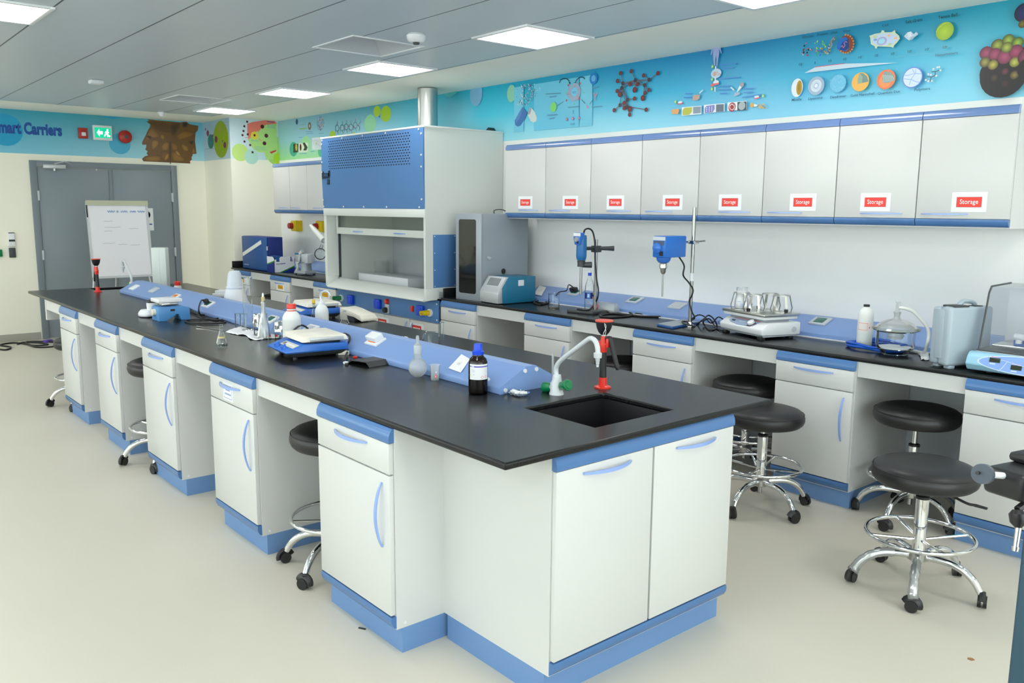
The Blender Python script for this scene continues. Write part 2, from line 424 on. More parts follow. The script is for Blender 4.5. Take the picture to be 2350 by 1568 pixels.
# ceiling lights
def light(r, label, group=None):
    x0, x1, y0, y1 = r; t = T('ceiling_light', label, 'ceiling light', ((x0+x1)/2, (y0+y1)/2, H), 0, group)
    f = MB(); w = .028
    for q in ((x0, x1, y0, y0+w), (x0, x1, y1-w, y1), (x0, x0+w, y0+w, y1-w), (x1-w, x1, y0+w, y1-w)):
        f.box(q[0], q[1], q[2], q[3], H-.012, H+.05, .004)
    f.build('frame', 'plastic', t, True)
    d = MB(); d.box(x0+w, x1-w, y0+w, y1-w, H+.004, H+.02); d.build('diffuser', 'lamp', t, True)
for r, l in LIGHTS: light(r, 'square lit ceiling panel, '+l)
for r in UNSEEN: light(r, 'square lit ceiling panel outside the frame of the photo', 'ceiling lights out of view')
# recessed four-way air diffusers
for (x0, x1, y0, y1), l in zip(DIFF, ('square ceiling air diffuser beside the round smoke detector', 'small far ceiling air diffuser above the door side of the room')):
    t = T('air_diffuser', l, 'air vent', ((x0+x1)/2, (y0+y1)/2, H))
    f = MB(); w = .02
    for q in ((x0, x1, y0, y0+w), (x0, x1, y1-w, y1), (x0, x0+w, y0+w, y1-w), (x1-w, x1, y0+w, y1-w)): f.box(q[0], q[1], q[2], q[3], H-.006, H+.03, .003)
    f.build('frame', 'plastic', t, True)
    c = MB(); e = .275; z = H+.17; p = [(x0+w, y0+w), (x1-w, y0+w), (x1-w, y1-w), (x0+w, y1-w)]; i = [(x0+e, y0+e), (x1-e, y0+e), (x1-e, y1-e), (x0+e, y1-e)]
    vs = [(a[0], a[1], H) for a in p]+[(a[0], a[1], z) for a in i]
    c.add(vs, [(0, 1, 5, 4), (1, 2, 6, 5), (2, 3, 7, 6), (3, 0, 4, 7), (4, 5, 6, 7)]); c.build('cone', 'lightgrey', t, True)
# detectors
p = onz(955, 78, H); t = T('smoke_detector', 'round white smoke detector on the ceiling beside the large air diffuser', 'smoke detector', (p.x, p.y, H))
m = MB(); m.lathe([(.0, -.055), (.03, -.055), (.05, -.048), (.062, -.03), (.066, -.012), (.055, 0)], 24); m.build('housing', 'plastic', t)
m = MB(); m.lathe([(.0, -.068), (.018, -.068), (.024, -.055)], 16); m.build('sensor', 'darkgrey', t)
p = onz(220, 184, H); m = MB(); m.box(-.055, .055, -.055, .055, -.035, 0, .01); one(m, 'motion_sensor', 'plastic', 'small white square sensor alone on the ceiling at the left', 'sensor', loc=(p.x, p.y, H))
p = onz(371, 258, H); m = MB(); m.lathe([(0, -.05), (.02, -.048), (.035, -.03), (.05, 0)], 20); one(m, 'ceiling_sensor', 'plastic', 'small white dome sensor on the far ceiling near the door wall', 'sensor', loc=(p.x, p.y, H))

# ------------------------------------------------------------------ printed murals
S_ = S
def S(r, g, b): c = S_(r, g, b); return tuple(min(.95, q*1.1) for q in c[:3])+(1,)
class Mural:
    def __init__(s, ax, val, nrm): s.ax = ax; s.val = val; s.n = V(nrm); s.mb = MB(); s.k = 1
    def pt(s, p): return on(s.ax, s.val, p[0], p[1])
    def off(s): s.k += 1; return s.n*(.0012+.00004*s.k)
    def base(s, a0, a1, z0, z1, fn, nx, nz):
        def P(i, j):
            a = a0+(a1-a0)*i/nx; z = z0+(z1-z0)*j/nz
            p = V((0, 0, z)); p[s.ax] = s.val; p[1-s.ax] = a; return p+s.n*.001
        for i in range(nx):
            for j in range(nz):
                cs = [fn((i+a)/nx, (j+b)/nz) for a, b in ((0, 0), (1, 0), (1, 1), (0, 1))]
                s.mb.add([P(i, j), P(i+1, j), P(i+1, j+1), P(i, j+1)], [(0, 1, 2, 3)], 0, cs)
        q = V((0, 0, 0)); 
    def poly(s, pts, c):
        o = s.off(); s.mb.add([s.pt(p)+o for p in pts], [tuple(range(len(pts)))], 0, c)
    def blob(s, pts, c, rim):
        o = s.off(); P = [s.pt(p)+o for p in pts]; P = smooth(P, 4, True); q = sum(P, V())/len(P); n = len(P)
        R1 = [p.lerp(q, .45) for p in P]; cm = mixc(rim, c, .75)
        for k in range(n):
            j = (k+1) % n; s.mb.add([P[k], P[j], R1[j], R1[k]], [(0, 1, 2, 3)], 0, [rim, rim, cm, cm]); s.mb.add([R1[k], R1[j], q], [(0, 1, 2)], 0, [cm, cm, c])
    def disc(s, px, py, ry, c, asp=1, n=22, c2=None, rot=0):
        o = s.off(); p = s.pt((px, py)); r = (s.pt((px, py-ry)).z-s.pt((px, py+ry)).z)/2; u = V((0, 0, 0)); u[1-s.ax] = 1; w = V((0, 0, 1))
        vs = []
        for k in range(n):
            a = 2*PI*k/n; x = math.cos(a)*r*asp; y = math.sin(a)*r
            vs.append(p+o+u*(x*math.cos(rot)-y*math.sin(rot))+w*(x*math.sin(rot)+y*math.cos(rot)))
        if c2 is None: s.mb.add(vs, [tuple(range(n))], 0, c)
        else:                     # two-tone print: centre tone blending to the rim tone
            vs.append(p+o); s.mb.add(vs, [(k, (k+1) % n, n) for k in range(n)], 0, [c2, c2, c])
    def ring(s, px, py, r0, r1, c, n=24):
        o = s.off(); p = s.pt((px, py)); k = (s.pt((px, py-10)).z-s.pt((px, py+10)).z)/20; u = V((0, 0, 0)); u[1-s.ax] = 1; w = V((0, 0, 1))
        vs = [p+o+(u*math.cos(2*PI*i/n)+w*math.sin(2*PI*i/n))*(r*k) for r in (r0, r1) for i in range(n)]
        s.mb.add(vs, [(i, (i+1) % n, n+(i+1) % n, n+i) for i in range(n)], 0, c)
    def line(s, a, b, w, c):
        A, B = s.pt(a), s.pt(b); k = (s.pt((a[0], a[1]-5)).z-s.pt((a[0], a[1]+5)).z)/10; d = (B-A).normalized(); e = d.cross(s.n)*(w*k/2); o = s.off()
        s.mb.add([A-e+o, B-e+o, B+e+o, A+e+o], [(0, 1, 2, 3)], 0, c)
    def path(s, pts, w, c):
        for a, b in zip(pts, pts[1:]): s.line(a, b, w, c)
    def text(s, txt, a, b, c, hpx=None, bold=0):
        A, B = s.pt(a), s.pt(b); u = V((0, 0, 0)); u[1-s.ax] = 1; hh = None
        if hpx: hh = s.pt((a[0], a[1]-hpx)).z-A.z
        s.mb.text(txt, A+s.off(), u, (0, 0, 1), abs(B[1-s.ax]-A[1-s.ax]), hh, 0, c, None, bold)
    def blur(s, a, b, h, c):     # a line of print too small to read in the photograph
        s.line(a, b, h, c)
def mixc(a, b, t): return tuple(a[i]+(b[i]-a[i])*t for i in range(3))+(1,)
def ramp(stops, t):
    for (t0, c0), (t1, c1) in zip(stops, stops[1:]):
        if t <= t1: return mixc(c0, c1, (t-t0)/(t1-t0) if t1 > t0 else 0)
    return stops[-1][1]
def ring_pts(cx, cy, rx, ry, n=16, a0=0, a1=360): return [(cx+rx*math.cos(math.radians(a0+(a1-a0)*k/n)), cy-ry*math.sin(math.radians(a0+(a1-a0)*k/n))) for k in range(n+1)]

# --- far wall, over the door
mu = Mural(0, XF, (1, 0, 0))
def f1(u, v):
    top = ramp([(0, S(10, 140, 175)), (.45, S(35, 150, 180)), (.72, S(60, 150, 165)), (1, S(95, 175, 200))], u)
    bot = ramp([(0, S(80, 180, 215)), (.5, S(120, 190, 215)), (1, S(165, 212, 222))], u); return mixc(bot, top, v**.9)
mu.base(-1.5, YC-.001, HB, H-.001, f1, 30, 10)
mu.disc(12, 298, 37, S(0, 150, 195)); mu.poly([(232, 265.5), (278, 268.5), (274, 271), (256, 273), (236, 269)], S(35, 150, 190))
mu.disc(275, 330, 24, S(60, 165, 200))
vs, fs, wa, _ = text_mesh('Smart Carriers', .05); vs, fs, wb, _ = text_mesh('mart Carriers', .05)
A, B = mu.pt((-3, 304)), mu.pt((143, 312)); k = (B.y-A.y)/wb
mu.mb.text('Smart Carriers', V((XF, B.y-k*wa, A.z+.004))+mu.off(), (0, 1, 0), (0, 0, 1), k*wa, .128, 0, S(0, 70, 150), None, .05)
Z = lambda *p: [(320+x/6.911, 265+y/6.911) for x, y in p]
mu.poly(Z((130, 60), (175, 120), (165, 180), (40, 430), (45, 465), (110, 465), (105, 510), (90, 540), (130, 570), (112, 600), (135, 635), (80, 650), (55, 690), (60, 728), (810, 764), (800, 730), (830, 700), (825, 660), (840, 640), (845, 605), (905, 610), (890, 480), (880, 400), (890, 275), (925, 240), (935, 165), (800, 140), (740, 100), (640, 110), (480, 95), (300, 80)), S(105, 72, 32))
for pts, c in (((( 175, 180), (330, 300), (300, 350), (150, 350), (90, 420), (60, 430)), S(140, 98, 42)), (((190, 400), (290, 390), (310, 460), (200, 560)), S(152, 112, 52)),
               (((560, 330), (700, 240), (880, 270), (850, 330), (680, 380), (600, 400)), S(138, 96, 40)), (((660, 450), (760, 490), (780, 570), (700, 560)), S(156, 114, 54)),
               (((860, 500), (900, 600), (830, 600)), S(150, 105, 48)), (((130, 90), (420, 120), (500, 260), (330, 260), (180, 150)), S(84, 56, 24)),
               (((470, 160), (640, 120), (600, 260), (520, 320)), S(62, 42, 18)), (((680, 110), (760, 110), (760, 180), (690, 190)), S(28, 30, 26)),
               (((110, 320), (190, 330), (180, 375), (130, 350)), S(52, 34, 16)), (((790, 410), (860, 400), (840, 460), (800, 450)), S(52, 34, 16)),
               (((340, 480), (420, 410), (480, 440), (450, 560), (360, 560)), S(148, 108, 50)), (((500, 420), (610, 480), (600, 560), (520, 560)), S(136, 96, 44)),
               (((80, 660), (330, 640), (340, 730), (70, 720)), S(146, 104, 44)), (((510, 560), (700, 660), (720, 740), (520, 720)), S(142, 102, 44)),
               (((340, 580), (470, 570), (480, 720), (360, 720)), S(120, 82, 36)), (((470, 440), (500, 440), (500, 740), (480, 740)), S(66, 44, 20)), (((420, 620), (470, 600), (450, 690), (390, 720)), S(170, 124, 56)),
               (((560, 570), (600, 560), (660, 640), (610, 640)), S(172, 128, 60)), (((340, 300), (400, 330), (380, 390), (330, 350)), S(150, 106, 46))):
    mu.blob(Z(*pts), c, S(92, 62, 28))
one(mu.mb, 'wall_mural', 'mural', 'blue printed wall band above the grey door with bronze double face', 'mural')
# --- side of the corner column
mu = Mural(1, YC, (0, -1, 0))
mu.base(XF+.002, XC-.001, HB, H-.001, lambda u, v: mixc(S(178, 200, 208), S(140, 172, 190), v), 6, 6)
mu.disc(507, 320, 43, S(132, 160, 24), 1.05); mu.disc(484, 325, 17, S(40, 110, 105), 1.1); mu.poly(Z((1240, 230), (1275, 150), (1310, 240), (1280, 290)), S(150, 150, 70))
for x, y, r in ((477, 306, 7), (496, 320, 8), (516, 333, 7.5), (472, 297, 3), (489, 311, 3), (511, 324, 2.5)): mu.disc(x, y, r, S(110, 45, 85), 1.1, 14)
mu.blur((471, 342), (492, 341), 1, S(120, 140, 150)); mu.blur((513, 281), (522, 280), 1, S(110, 140, 150)); mu.blur((515, 288), (521, 287), 1, S(110, 140, 150))
one(mu.mb, 'wall_mural', 'mural', 'narrow shaded printed band on the side of the corner column, olive oval', 'mural')
# --- front of the corner column
mu = Mural(0, XC, (1, 0, 0))
mu.base(YC, YW-.001, HB, H-.001, lambda u, v: mixc(mixc(S(218, 232, 236), S(170, 205, 222), u), S(195, 215, 226), v), 6, 6)
mu.disc(551, 350, 20, S(190, 222, 130)); mu.disc(577, 360, 17, S(176, 216, 205)); mu.disc(640, 348, 34, S(160, 210, 115))
mu.poly(Z((1710, 130), (1790, 105), (2000, 75), (2140, 80), (2180, 130), (2185, 690), (2010, 700), (1980, 590), (1880, 580), (1790, 520), (1730, 400), (1710, 260)), S(176, 216, 130))
mu.poly(Z((1710, 130), (1790, 105), (2000, 75), (2140, 80), (2175, 130), (2000, 150), (1900, 240), (1790, 280), (1730, 390), (1710, 260)), S(226, 120, 105))
mu.disc(640, 365, 14, S(170, 205, 40)); mu.disc(584, 311, 9, S(225, 205, 60))
for x, y in ((1708, 100), (1663, 172), (1650, 247), (1634, 313), (1717, 300), (1825, 315), (1666, 414), (1755, 470), (1793, 585)): mu.disc(320+x/6.911, 265+y/6.911, 2.7, S(85, 22, 40), 1, 12)
for x, y in ((1948, 178), (2011, 322), (1982, 443)): mu.disc(320+x/6.911, 265+y/6.911, 4.6, S(85, 22, 40), 1, 14)
mu.poly(Z((2065, 580), (2170, 545), (2165, 570), (2090, 608)), S(205, 55, 70)); mu.line((562, 316), (576, 316.5), 1.5, S(230, 140, 140))
for y in (287, 290, 293): mu.blur((613, y), (632, y+1), 1.2, S(120, 190, 175))
for y in (338, 341, 344): mu.blur((584, y-1), (610, y), 1.2, S(140, 200, 170))
mu.blur((612, 279), (629, 281), 1.8, S(90, 70, 110)); mu.blur((576, 323), (594, 324), 1.2, S(120, 180, 190)); mu.line((592, 303), (596, 298), 1.6, S(230, 120, 120)); mu.line((594, 319), (600, 324), 1.6, S(230, 130, 110))
one(mu.mb, 'wall_mural', 'mural', 'pale printed band on the corner column with red and green leaf chart', 'mural')
# --- long wall
mu = Mural(1, YW, (0, -1, 0)); BX1 = 1.5
def f4(u, v):
    x = (XC+(BX1-XC)*u)
    top = ramp([(-9.1, S(140, 185, 200)), (-6.5, S(60, 145, 165)), (-4.6, S(0, 165, 195)), (-3.2, S(0, 140, 185)), (-2, S(0, 122, 178)), (-.8, S(0, 130, 172)), (.3, S(20, 150, 168)), (1.5, S(90, 160, 160))], x)
    bot = ramp([(-9.1, S(150, 215, 140)), (-7.2, S(165, 215, 160)), (-6.6, S(160, 205, 215)), (-4.5, S(150, 218, 232)), (-3.5, S(165, 222, 236)), (-1.5, S(135, 204, 234)), (0, S(140, 210, 232)), (.6, S(120, 195, 205)), (1.5, S(170, 200, 205))], x)
    mid = ramp([(-9.1, S(150, 200, 215)), (-6.6, S(130, 190, 208)), (-4.5, S(70, 195, 222)), (-2, S(60, 172, 214)), (0, S(80, 185, 215)), (1.5, S(140, 180, 185))], x)
    return mixc(bot, mid, v*2) if v < .5 else mixc(mid, top, v*2-1)
mu.base(XC+.002, BX1, HB, H-.001, f4, 70, 14)
Q = lambda x, y: (660+x/6.911, 250+y/6.911)
for x, y, r, c in ((95, 640, 115, S(60, 165, 140)), (290, 560, 130, S(150, 212, 150)), (530, 680, 80, S(85, 185, 145)), (715, 425, 80, S(165, 200, 30)), (1310, 235, 145, S(130, 200, 150)), (1420, 40, 88, S(160, 190, 30)), (1560, 80, 128, S(150, 185, 25)), (1050, 400, 35, S(160, 200, 60))):
    mu.disc(*Q(x, y), r/6.911, c, 1.25)
mu.poly([Q(92, 555), Q(172, 552), Q(168, 688), Q(92, 694)], S(60, 52, 30)); mu.disc(*Q(140, 610), 8, S(175, 170, 90), .7)
mu.poly([Q(180, 545), Q(325, 535), Q(322, 680), Q(180, 690)], S(215, 225, 205)); mu.disc(*Q(208, 610), 8, S(75, 20, 25), .6); mu.poly([Q(240, 540), Q(275, 535), Q(320, 610), Q(300, 660), Q(250, 660), Q(270, 610)], S(50, 52, 42))
mu.poly([Q(390, 460), Q(550, 445), Q(545, 645), Q(390, 650)], S(212, 220, 222)); mu.disc(*Q(460, 550), 3, S(200, 185, 40)); 
for k in range(26): mu.line(Q(395+random.random()*140, 470+random.random()*160), Q(395+random.random()*140, 470+random.random()*160), .6, S(185, 195, 205))
mu.disc(*Q(150, 205), 6.5, S(35, 75, 120)); mu.disc(*Q(352, 272), 9, S(120, 95, 60), .9); mu.disc(*Q(352, 270), 3.5, S(170, 180, 170)); mu.disc(*Q(525, 225), 17, S(110, 150, 185), 1.1)
for k in range(40):
    a = random.random()*2*PI; r = math.sqrt(random.random()); mu.disc(*Q(525+58*r*math.cos(a), 225+110*r*math.sin(a)), 1.8, random.choice((S(60, 100, 150), S(200, 180, 80), S(170, 190, 210))), 1, 8)
for (x, y, w) in ((205, 255, 90), (295, 365, 110), (300, 395, 110), (500, 392, 80), (180, 455, 60), (200, 712, 110), (370, 680, 60)): mu.blur(Q(x, y), Q(x+w, y-6), 1.3, S(110, 150, 195))
mu.blur(Q(200, 318), Q(310, 305), 2.2, S(140, 180, 80))
for cx, cy in ((790, 305), (870, 300), (935, 285), (1010, 290), (1080, 260)):
    hx = [Q(cx+32*math.sin(PI*k/3), cy-52*math.cos(PI*k/3)) for k in range(7)]; mu.path(hx, 1.1, S(25, 55, 70))
    mu.line(Q(cx, cy-52), Q(cx+6, cy-95), 1.1, S(25, 55, 70)); mu.line(Q(cx+10, cy+50), Q(cx+16, cy+95), 1.1, S(25, 55, 70)); mu.line(Q(cx+28, cy), Q(cx+55, cy-6), 1.2, S(160, 80, 70)); mu.line(Q(cx-28, cy+20), Q(cx-24, cy+75), 1, S(25, 55, 70)); mu.disc(*Q(cx+6, cy-98), 1.2, S(170, 90, 90), 1, 8)
mu.path([Q(1110, 250), Q(1150, 290), Q(1140, 345)], 1.1, S(25, 55, 70)); mu.path([Q(1140, 240), Q(1165, 210), Q(1160, 175)], 1.1, S(60, 80, 100)); mu.disc(*Q(1463, 122), 2.4, S(40, 90, 150))
# cyan part right of the flue pipe
mu.poly([(1015, 209), (1055, 202), (1048, 216), (1034, 225), (1022, 220)], S(70, 175, 180)); mu.disc(1094, 216, 28, S(120, 170, 205), .85); mu.disc(1175, 215, 20, S(140, 200, 170), .8)
# paler upright panels in the print
for x0, x1 in ((1181, 1203), (1227, 1330), (1332, 1361)):
    t0 = 200-(x0-1050)*.16; t1 = 200-(x1-1050)*.16
    mu.poly([(x0, t0+22), (x1, t1+22), (x1, 304-(x1-1181)*.085), (x0, 304-(x0-1181)*.085)], S(112, 196, 224) if x0 != 1227 else S(104, 192, 222))
G_ = lambda x, y: (1160+x/9.038, 140+y/9.038)
mu.text('TARGET, IMAGE & DRUG DELIVERY', G_(832, 310), G_(2165, 100), S(10, 75, 130), 9.5, .03)
mu.poly([G_(370, 950), G_(470, 1080), G_(395, 1240), G_(330, 1340), G_(270, 1365), G_(215, 1330), G_(205, 1240), G_(250, 1150)], S(58, 112, 175))
mu.poly([G_(370, 950), G_(300, 1060), G_(225, 1200), G_(240, 1290), G_(330, 1140)], S(80, 130, 190))
mu.poly([G_(550, 965), G_(620, 1060), G_(665, 1180), G_(650, 1250), G_(590, 1280), G_(540, 1250), G_(475, 1120), G_(490, 1040)], S(208, 214, 212)); mu.disc(*G_(515, 1040), 9, S(150, 160, 170), .55, rot=-.5)
for k in range(110):
    x = random.gauss(520, 110); y = random.uniform(470, 930); x = 330+(x-330)*.9 if y > 700 else x
    if y > 760: x = 430+(x-520)*.6
    mu.line(G_(x, y), G_(x+random.uniform(-25, 25), y+random.uniform(-40, 40)), 1.3, random.choice((S(200, 190, 185), S(90, 80, 85), S(230, 228, 225), S(150, 110, 110))))
dk = S(15, 60, 75)
mu.path([G_(1140, 460), G_(1160, 400), G_(1220, 365), G_(1290, 370), G_(1335, 410), G_(1355, 460)], 2.2, dk); mu.poly([G_(1330, 450), G_(1378, 450), G_(1358, 485)], dk)
mu.path([G_(1665, 380), G_(1640, 340), G_(1590, 335), G_(1530, 360), G_(1490, 410), G_(1470, 460)], 2.2, dk); mu.poly([G_(1445, 445), G_(1492, 455), G_(1458, 480)], dk)
mu.ring(*G_(1848, 365), 7.5, 13, S(20, 120, 200)); mu.disc(*G_(1848, 365), 7.4, S(90, 175, 215))
mu.ring(*G_(1450, 650), 10, 21, S(150, 170, 195)); mu.disc(*G_(1450, 645), 10.5, S(110, 195, 228))
for k in range(14):
    a = random.random()*6.28; mu.line(G_(1450+90*math.cos(a), 650+95*math.sin(a)), G_(1450+165*math.cos(a+.3), 650+170*math.sin(a+.3)), .8, S(190, 140, 150))
for k in range(7): mu.line(G_(1400+random.random()*100, 600+random.random()*100), G_(1400+random.random()*100, 600+random.random()*100), 1, S(80, 150, 205))
for x, y in ((1325, 505), (1570, 470), (1552, 785), (1288, 820)): mu.disc(*G_(x, y), 2.8, S(214, 80, 80), .8, 10)
for x, y in ((1430, 405), (1270, 655), (1648, 658), (1447, 895)): mu.disc(*G_(x, y), 1.6, S(130, 210, 130), 1, 8)
mu.disc(*G_(1018, 960), 11, S(125, 212, 110)); mu.line(G_(1100, 930), G_(1228, 842), .9, dk); mu.line(G_(1598, 805), G_(1675, 885), 1.2, dk); mu.line(G_(1832, 818), G_(1770, 900), 1.2, dk); mu.line(G_(1430, 1020), G_(1430, 1105), 1.2, dk)
pk = S(218, 130, 150); mu.path([G_(1848, 670), G_(1885, 740), G_(1885, 830)], 2.2, pk); mu.path([G_(1928, 660), G_(1888, 740)], 2.2, pk); mu.line(G_(1698, 920), G_(1728, 990), 1.2, pk); mu.line(G_(1718, 910), G_(1748, 985), 1.2, pk)
for x, y in ((1295, 1212), (1420, 1196), (1550, 1188)): mu.disc(*G_(x, y), 4.2, S(120, 120, 190), .8, 12); mu.disc(*G_(x, y), 2.6, S(240, 140, 110), .8, 10)
for x0, x1, y in ((860, 1175, 690), (935, 1085, 752), (1320, 1560, 965), (885, 1105, 1130), (935, 1040, 1198), (1815, 2015, 958), (1830, 1930, 562), (1370, 1455, 1318)): mu.blur(G_(x0, y), G_(x1, y-18), 2.4, S(85, 150, 180))
# dark red ball-and-stick molecule
K_ = lambda x, y: (980+x/3.734, 60+y/3.734)
at_ = [(1670, 405), (1762, 388), (1868, 425), (1990, 405), (1643, 472), (1640, 557), (1665, 585), (1752, 500), (1792, 548), (1815, 500), (1914, 550), (1862, 618), (1790, 622), (1702, 660), (1750, 712), (1748, 760), (1616, 722), (1890, 718), (1880, 575), (1702, 705)]
cb_ = [(1690, 492), (1797, 465), (1915, 462), (1728, 632), (1665, 678), (1876, 508), (1725, 690), (1680, 532)]
def near(p, L_, n): return sorted(L_, key=lambda q: (q[0]-p[0])**2+(q[1]-p[1])**2)[:n]
for p in at_: mu.line(K_(*p), K_(*near(p, cb_, 1)[0]), 2, S(110, 92, 98))
for p in cb_:
    for q in near(p, cb_, 4)[1:]: mu.line(K_(*p), K_(*q), 2, S(95, 90, 100))
for p in cb_: mu.disc(*K_(*p), 4.8, S(70, 60, 70), 1, 16, S(38, 32, 40))
for k, p in enumerate(at_): mu.disc(*K_(*p), 5 if k not in (8, 11, 14, 6) else 6.8, S(140, 48, 48), 1, 18, S(78, 20, 26))
# figure, scale chart
F_ = lambda x, y: (1540+x/8.713, 90+y/8.713)
lav = S(150, 165, 210)
mu.poly([F_(900, 128), F_(980, 116), F_(1020, 160), F_(1042, 285), F_(1030, 300), F_(1000, 200), F_(992, 310), F_(970, 420), F_(955, 535), F_(930, 535), F_(940, 420), F_(928, 325), F_(915, 420), F_(912, 535), F_(888, 535), F_(876, 420), F_(868, 310), F_(872, 200), F_(845, 310), F_(820, 325), F_(840, 210), F_(862, 165)], lav)
wh = S(222, 230, 236)
mu.line(F_(922, 545), F_(922, 620), 3.6, wh); mu.disc(*F_(932, 690), 11, S(190, 208, 228), 1.35); mu.disc(*F_(905, 700), 5, S(200, 165, 150), 1.1)
for x, y in ((958, 665), (990, 690), (970, 720), (1015, 710)): mu.disc(*F_(x, y), 1.6, S(214, 150, 120), 1, 8)
mu.line(F_(915, 770), F_(915, 850), 3.4, wh); mu.disc(*F_(930, 865), 4.5, wh, 1.8); mu.poly([F_(820, 920), F_(860, 895), F_(990, 875), F_(985, 905), F_(850, 950), F_(825, 945)], S(226, 105, 105)); mu.line(F_(908, 960), F_(908, 1055), 3.4, wh)
for x, y in ((857, 555), (849, 808), (846, 1000), (1868, 1140), (118, 1260)): mu.disc(*F_(x, y), 4, S(150, 205, 80), .8, 14); mu.disc(*F_(x, y), 1.5, S(220, 235, 200), .8, 8)
for x0, x1, y, d in ((995, 1330, 505, 22), (1050, 1275, 578, 10), (1005, 1395, 780, 26), (960, 1230, 945, 14), (965, 1215, 1015, 12), (1010, 1165, 1090, 8), (1470, 1680, 995, 8), (1480, 1670, 1068, 8), (1455, 1840, 1140, 60), (310, 430, 1095, 6), (285, 450, 1168, 8)): mu.blur(F_(x0, y+d/2), F_(x1, y-d/2), 2.6, S(65, 135, 205))
mu.line(F_(600, 1085), F_(668, 1022), 2.6, wh); mu.line(F_(1225, 965), F_(1290, 1025), 3, wh)
mu.poly([F_(470, 1140), F_(500, 1120), F_(610, 1115), F_(600, 1190), F_(560, 1225), F_(462, 1230)], S(196, 160, 150)); mu.poly([F_(1410, 925), F_(1455, 960), F_(1360, 1060), F_(1345, 1055)], S(225, 230, 232)); mu.disc(*F_(1450, 915), 5.4, S(165, 150, 160)); mu.poly([F_(1310, 1075), F_(1400, 1070), F_(1415, 1105), F_(1290, 1155)], S(165, 180, 195))
for x, y in ((215, 1265), (1745, 1155)): mu.disc(*F_(x, y), 2.6, wh, 2.6); mu.poly([F_(x-65, y+40), F_(x+60, y+5), F_(x+55, y+28), F_(x-40, y+52)], S(230, 92, 98))
mu.poly([F_(45, 1410), F_(190, 1395), F_(195, 1440), F_(170, 1500), F_(50, 1500)], S(226, 165, 105))
for x0, y0, x1, y1 in ((250, 1368, 640, 1335), (690, 1320, 1105, 1285), (1160, 1272, 1545, 1238)):
    mu.poly([F_(x0, y0), F_(x1, y1), F_(x1, y1+165), F_(x0, y0+168)], S(232, 236, 240))
mu.poly([F_(300, 1375), F_(455, 1365), F_(450, 1460), F_(400, 1515), F_(262, 1525), F_(265, 1420)], S(186, 188, 78)); mu.poly([F_(475, 1360), F_(630, 1348), F_(628, 1482), F_(475, 1495)], S(140, 150, 165))
mu.poly([F_(740, 1340), F_(905, 1318), F_(905, 1400), F_(870, 1465), F_(708, 1482), F_(710, 1380)], S(130, 130, 195)); mu.poly([F_(935, 1312), F_(1090, 1302), F_(1088, 1450), F_(932, 1462)], S(98, 112, 128))
for k in range(9): mu.disc(*F_(745+(k % 3)*52, 1372+(k//3)*36-(k % 3)*4), 1.7, S(200, 205, 235), 1, 8)
mu.disc(*F_(1254, 1362), 10.5, S(165, 45, 55), .95); mu.poly([F_(1362, 1262), F_(1540, 1250), F_(1540, 1422), F_(1360, 1438)], S(55, 72, 85)); mu.disc(*F_(1450, 1338), 9.6, S(165, 175, 180), 1)
for k in range(10):
    a = k*.63; mu.disc(*F_(1254+48*math.cos(a), 1362+55*math.sin(a)), 1.7, S(235, 215, 215), 1, 8)
mu.disc(*F_(1650, 1325), 5.2, S(218, 170, 75), 1, 14); mu.poly([F_(1695, 1295), F_(1760, 1320), F_(1755, 1345), F_(1690, 1360)], S(228, 230, 230))
for k in range(26): mu.disc(*F_(1775+random.random()*160, 1300+random.random()*90), 1.5, S(216, 172, 95), 1, 8)
C_ = lambda x, y: (1800+x/7.129, 20+y/7.129)
tx = S(20, 78, 100)
for s_, a, b in (('Glucose', (318, 492), (505, 470)), ('Protein', (568, 455), (738, 432)), ('DNA', (793, 428), (900, 412)), ('Virus', (985, 400), (1103, 384)), ('Cell', (1630, 305), (1725, 292))): mu.text(s_, C_(*a), C_(*b), tx, 5.6, .014)
for s_, a, b in (('Micelle', (150, 1518), (310, 1506)), ('Liposome', (420, 1498), (655, 1478)), ('Dendrimer', (778, 1475), (1042, 1450)), ('Gold Nanoshell', (1110, 1448), (1500, 1412)), ('Quantum Dot', (1555, 1412), (1922, 1378))): mu.text(s_, C_(*a), C_(*b), S(25, 95, 130), 5.4, .014)
for b_, e_, x, y in (('10', '-1', 268, 938), ('1', '', 525, 912), ('10', '', 752, 884), ('10', '2', 992, 856), ('10', '3', 1243, 826), ('10', '4', 1508, 797), ('10', '5', 1775, 768)):
    mu.text(b_, C_(x, y), C_(x+(48 if b_ == '10' else 12), y-4), S(20, 78, 102), 5.6, .012)
    if e_: mu.text(e_, C_(x+52, y-28), C_(x+52+13*len(e_), y-29), S(35, 105, 130), 2.6)
mu.line(C_(200, 992), C_(536, 962), .5, S(90, 170, 200)); mu.line(C_(1020, 902), C_(1990, 795), .5, S(90, 170, 200)); mu.poly([C_(360, 1058), C_(540, 962), C_(1020, 905), C_(1890, 890), C_(1000, 985)], S(198, 216, 230)); mu.line(C_(530, 962), C_(1022, 903), 1.4, S(222, 82, 110))
for x, y, c, r in ((383, 573, S(200, 90, 110), 13), (358, 615, S(15, 15, 20), 16), (350, 680, S(20, 20, 25), 20), (356, 682, S(190, 60, 70), 13), (412, 662, S(200, 80, 95), 13), (428, 678, S(20, 20, 25), 14), (470, 682, S(190, 80, 100), 14), (345, 722, S(20, 20, 24), 18), (405, 725, S(20, 20, 24), 16), (325, 742, S(210, 120, 140), 13), (412, 768, S(170, 50, 60), 16), (338, 762, S(230, 230, 230), 9), (455, 668, S(230, 230, 230), 8)): mu.disc(*C_(x, y), r/7.129, c, 1, 12)
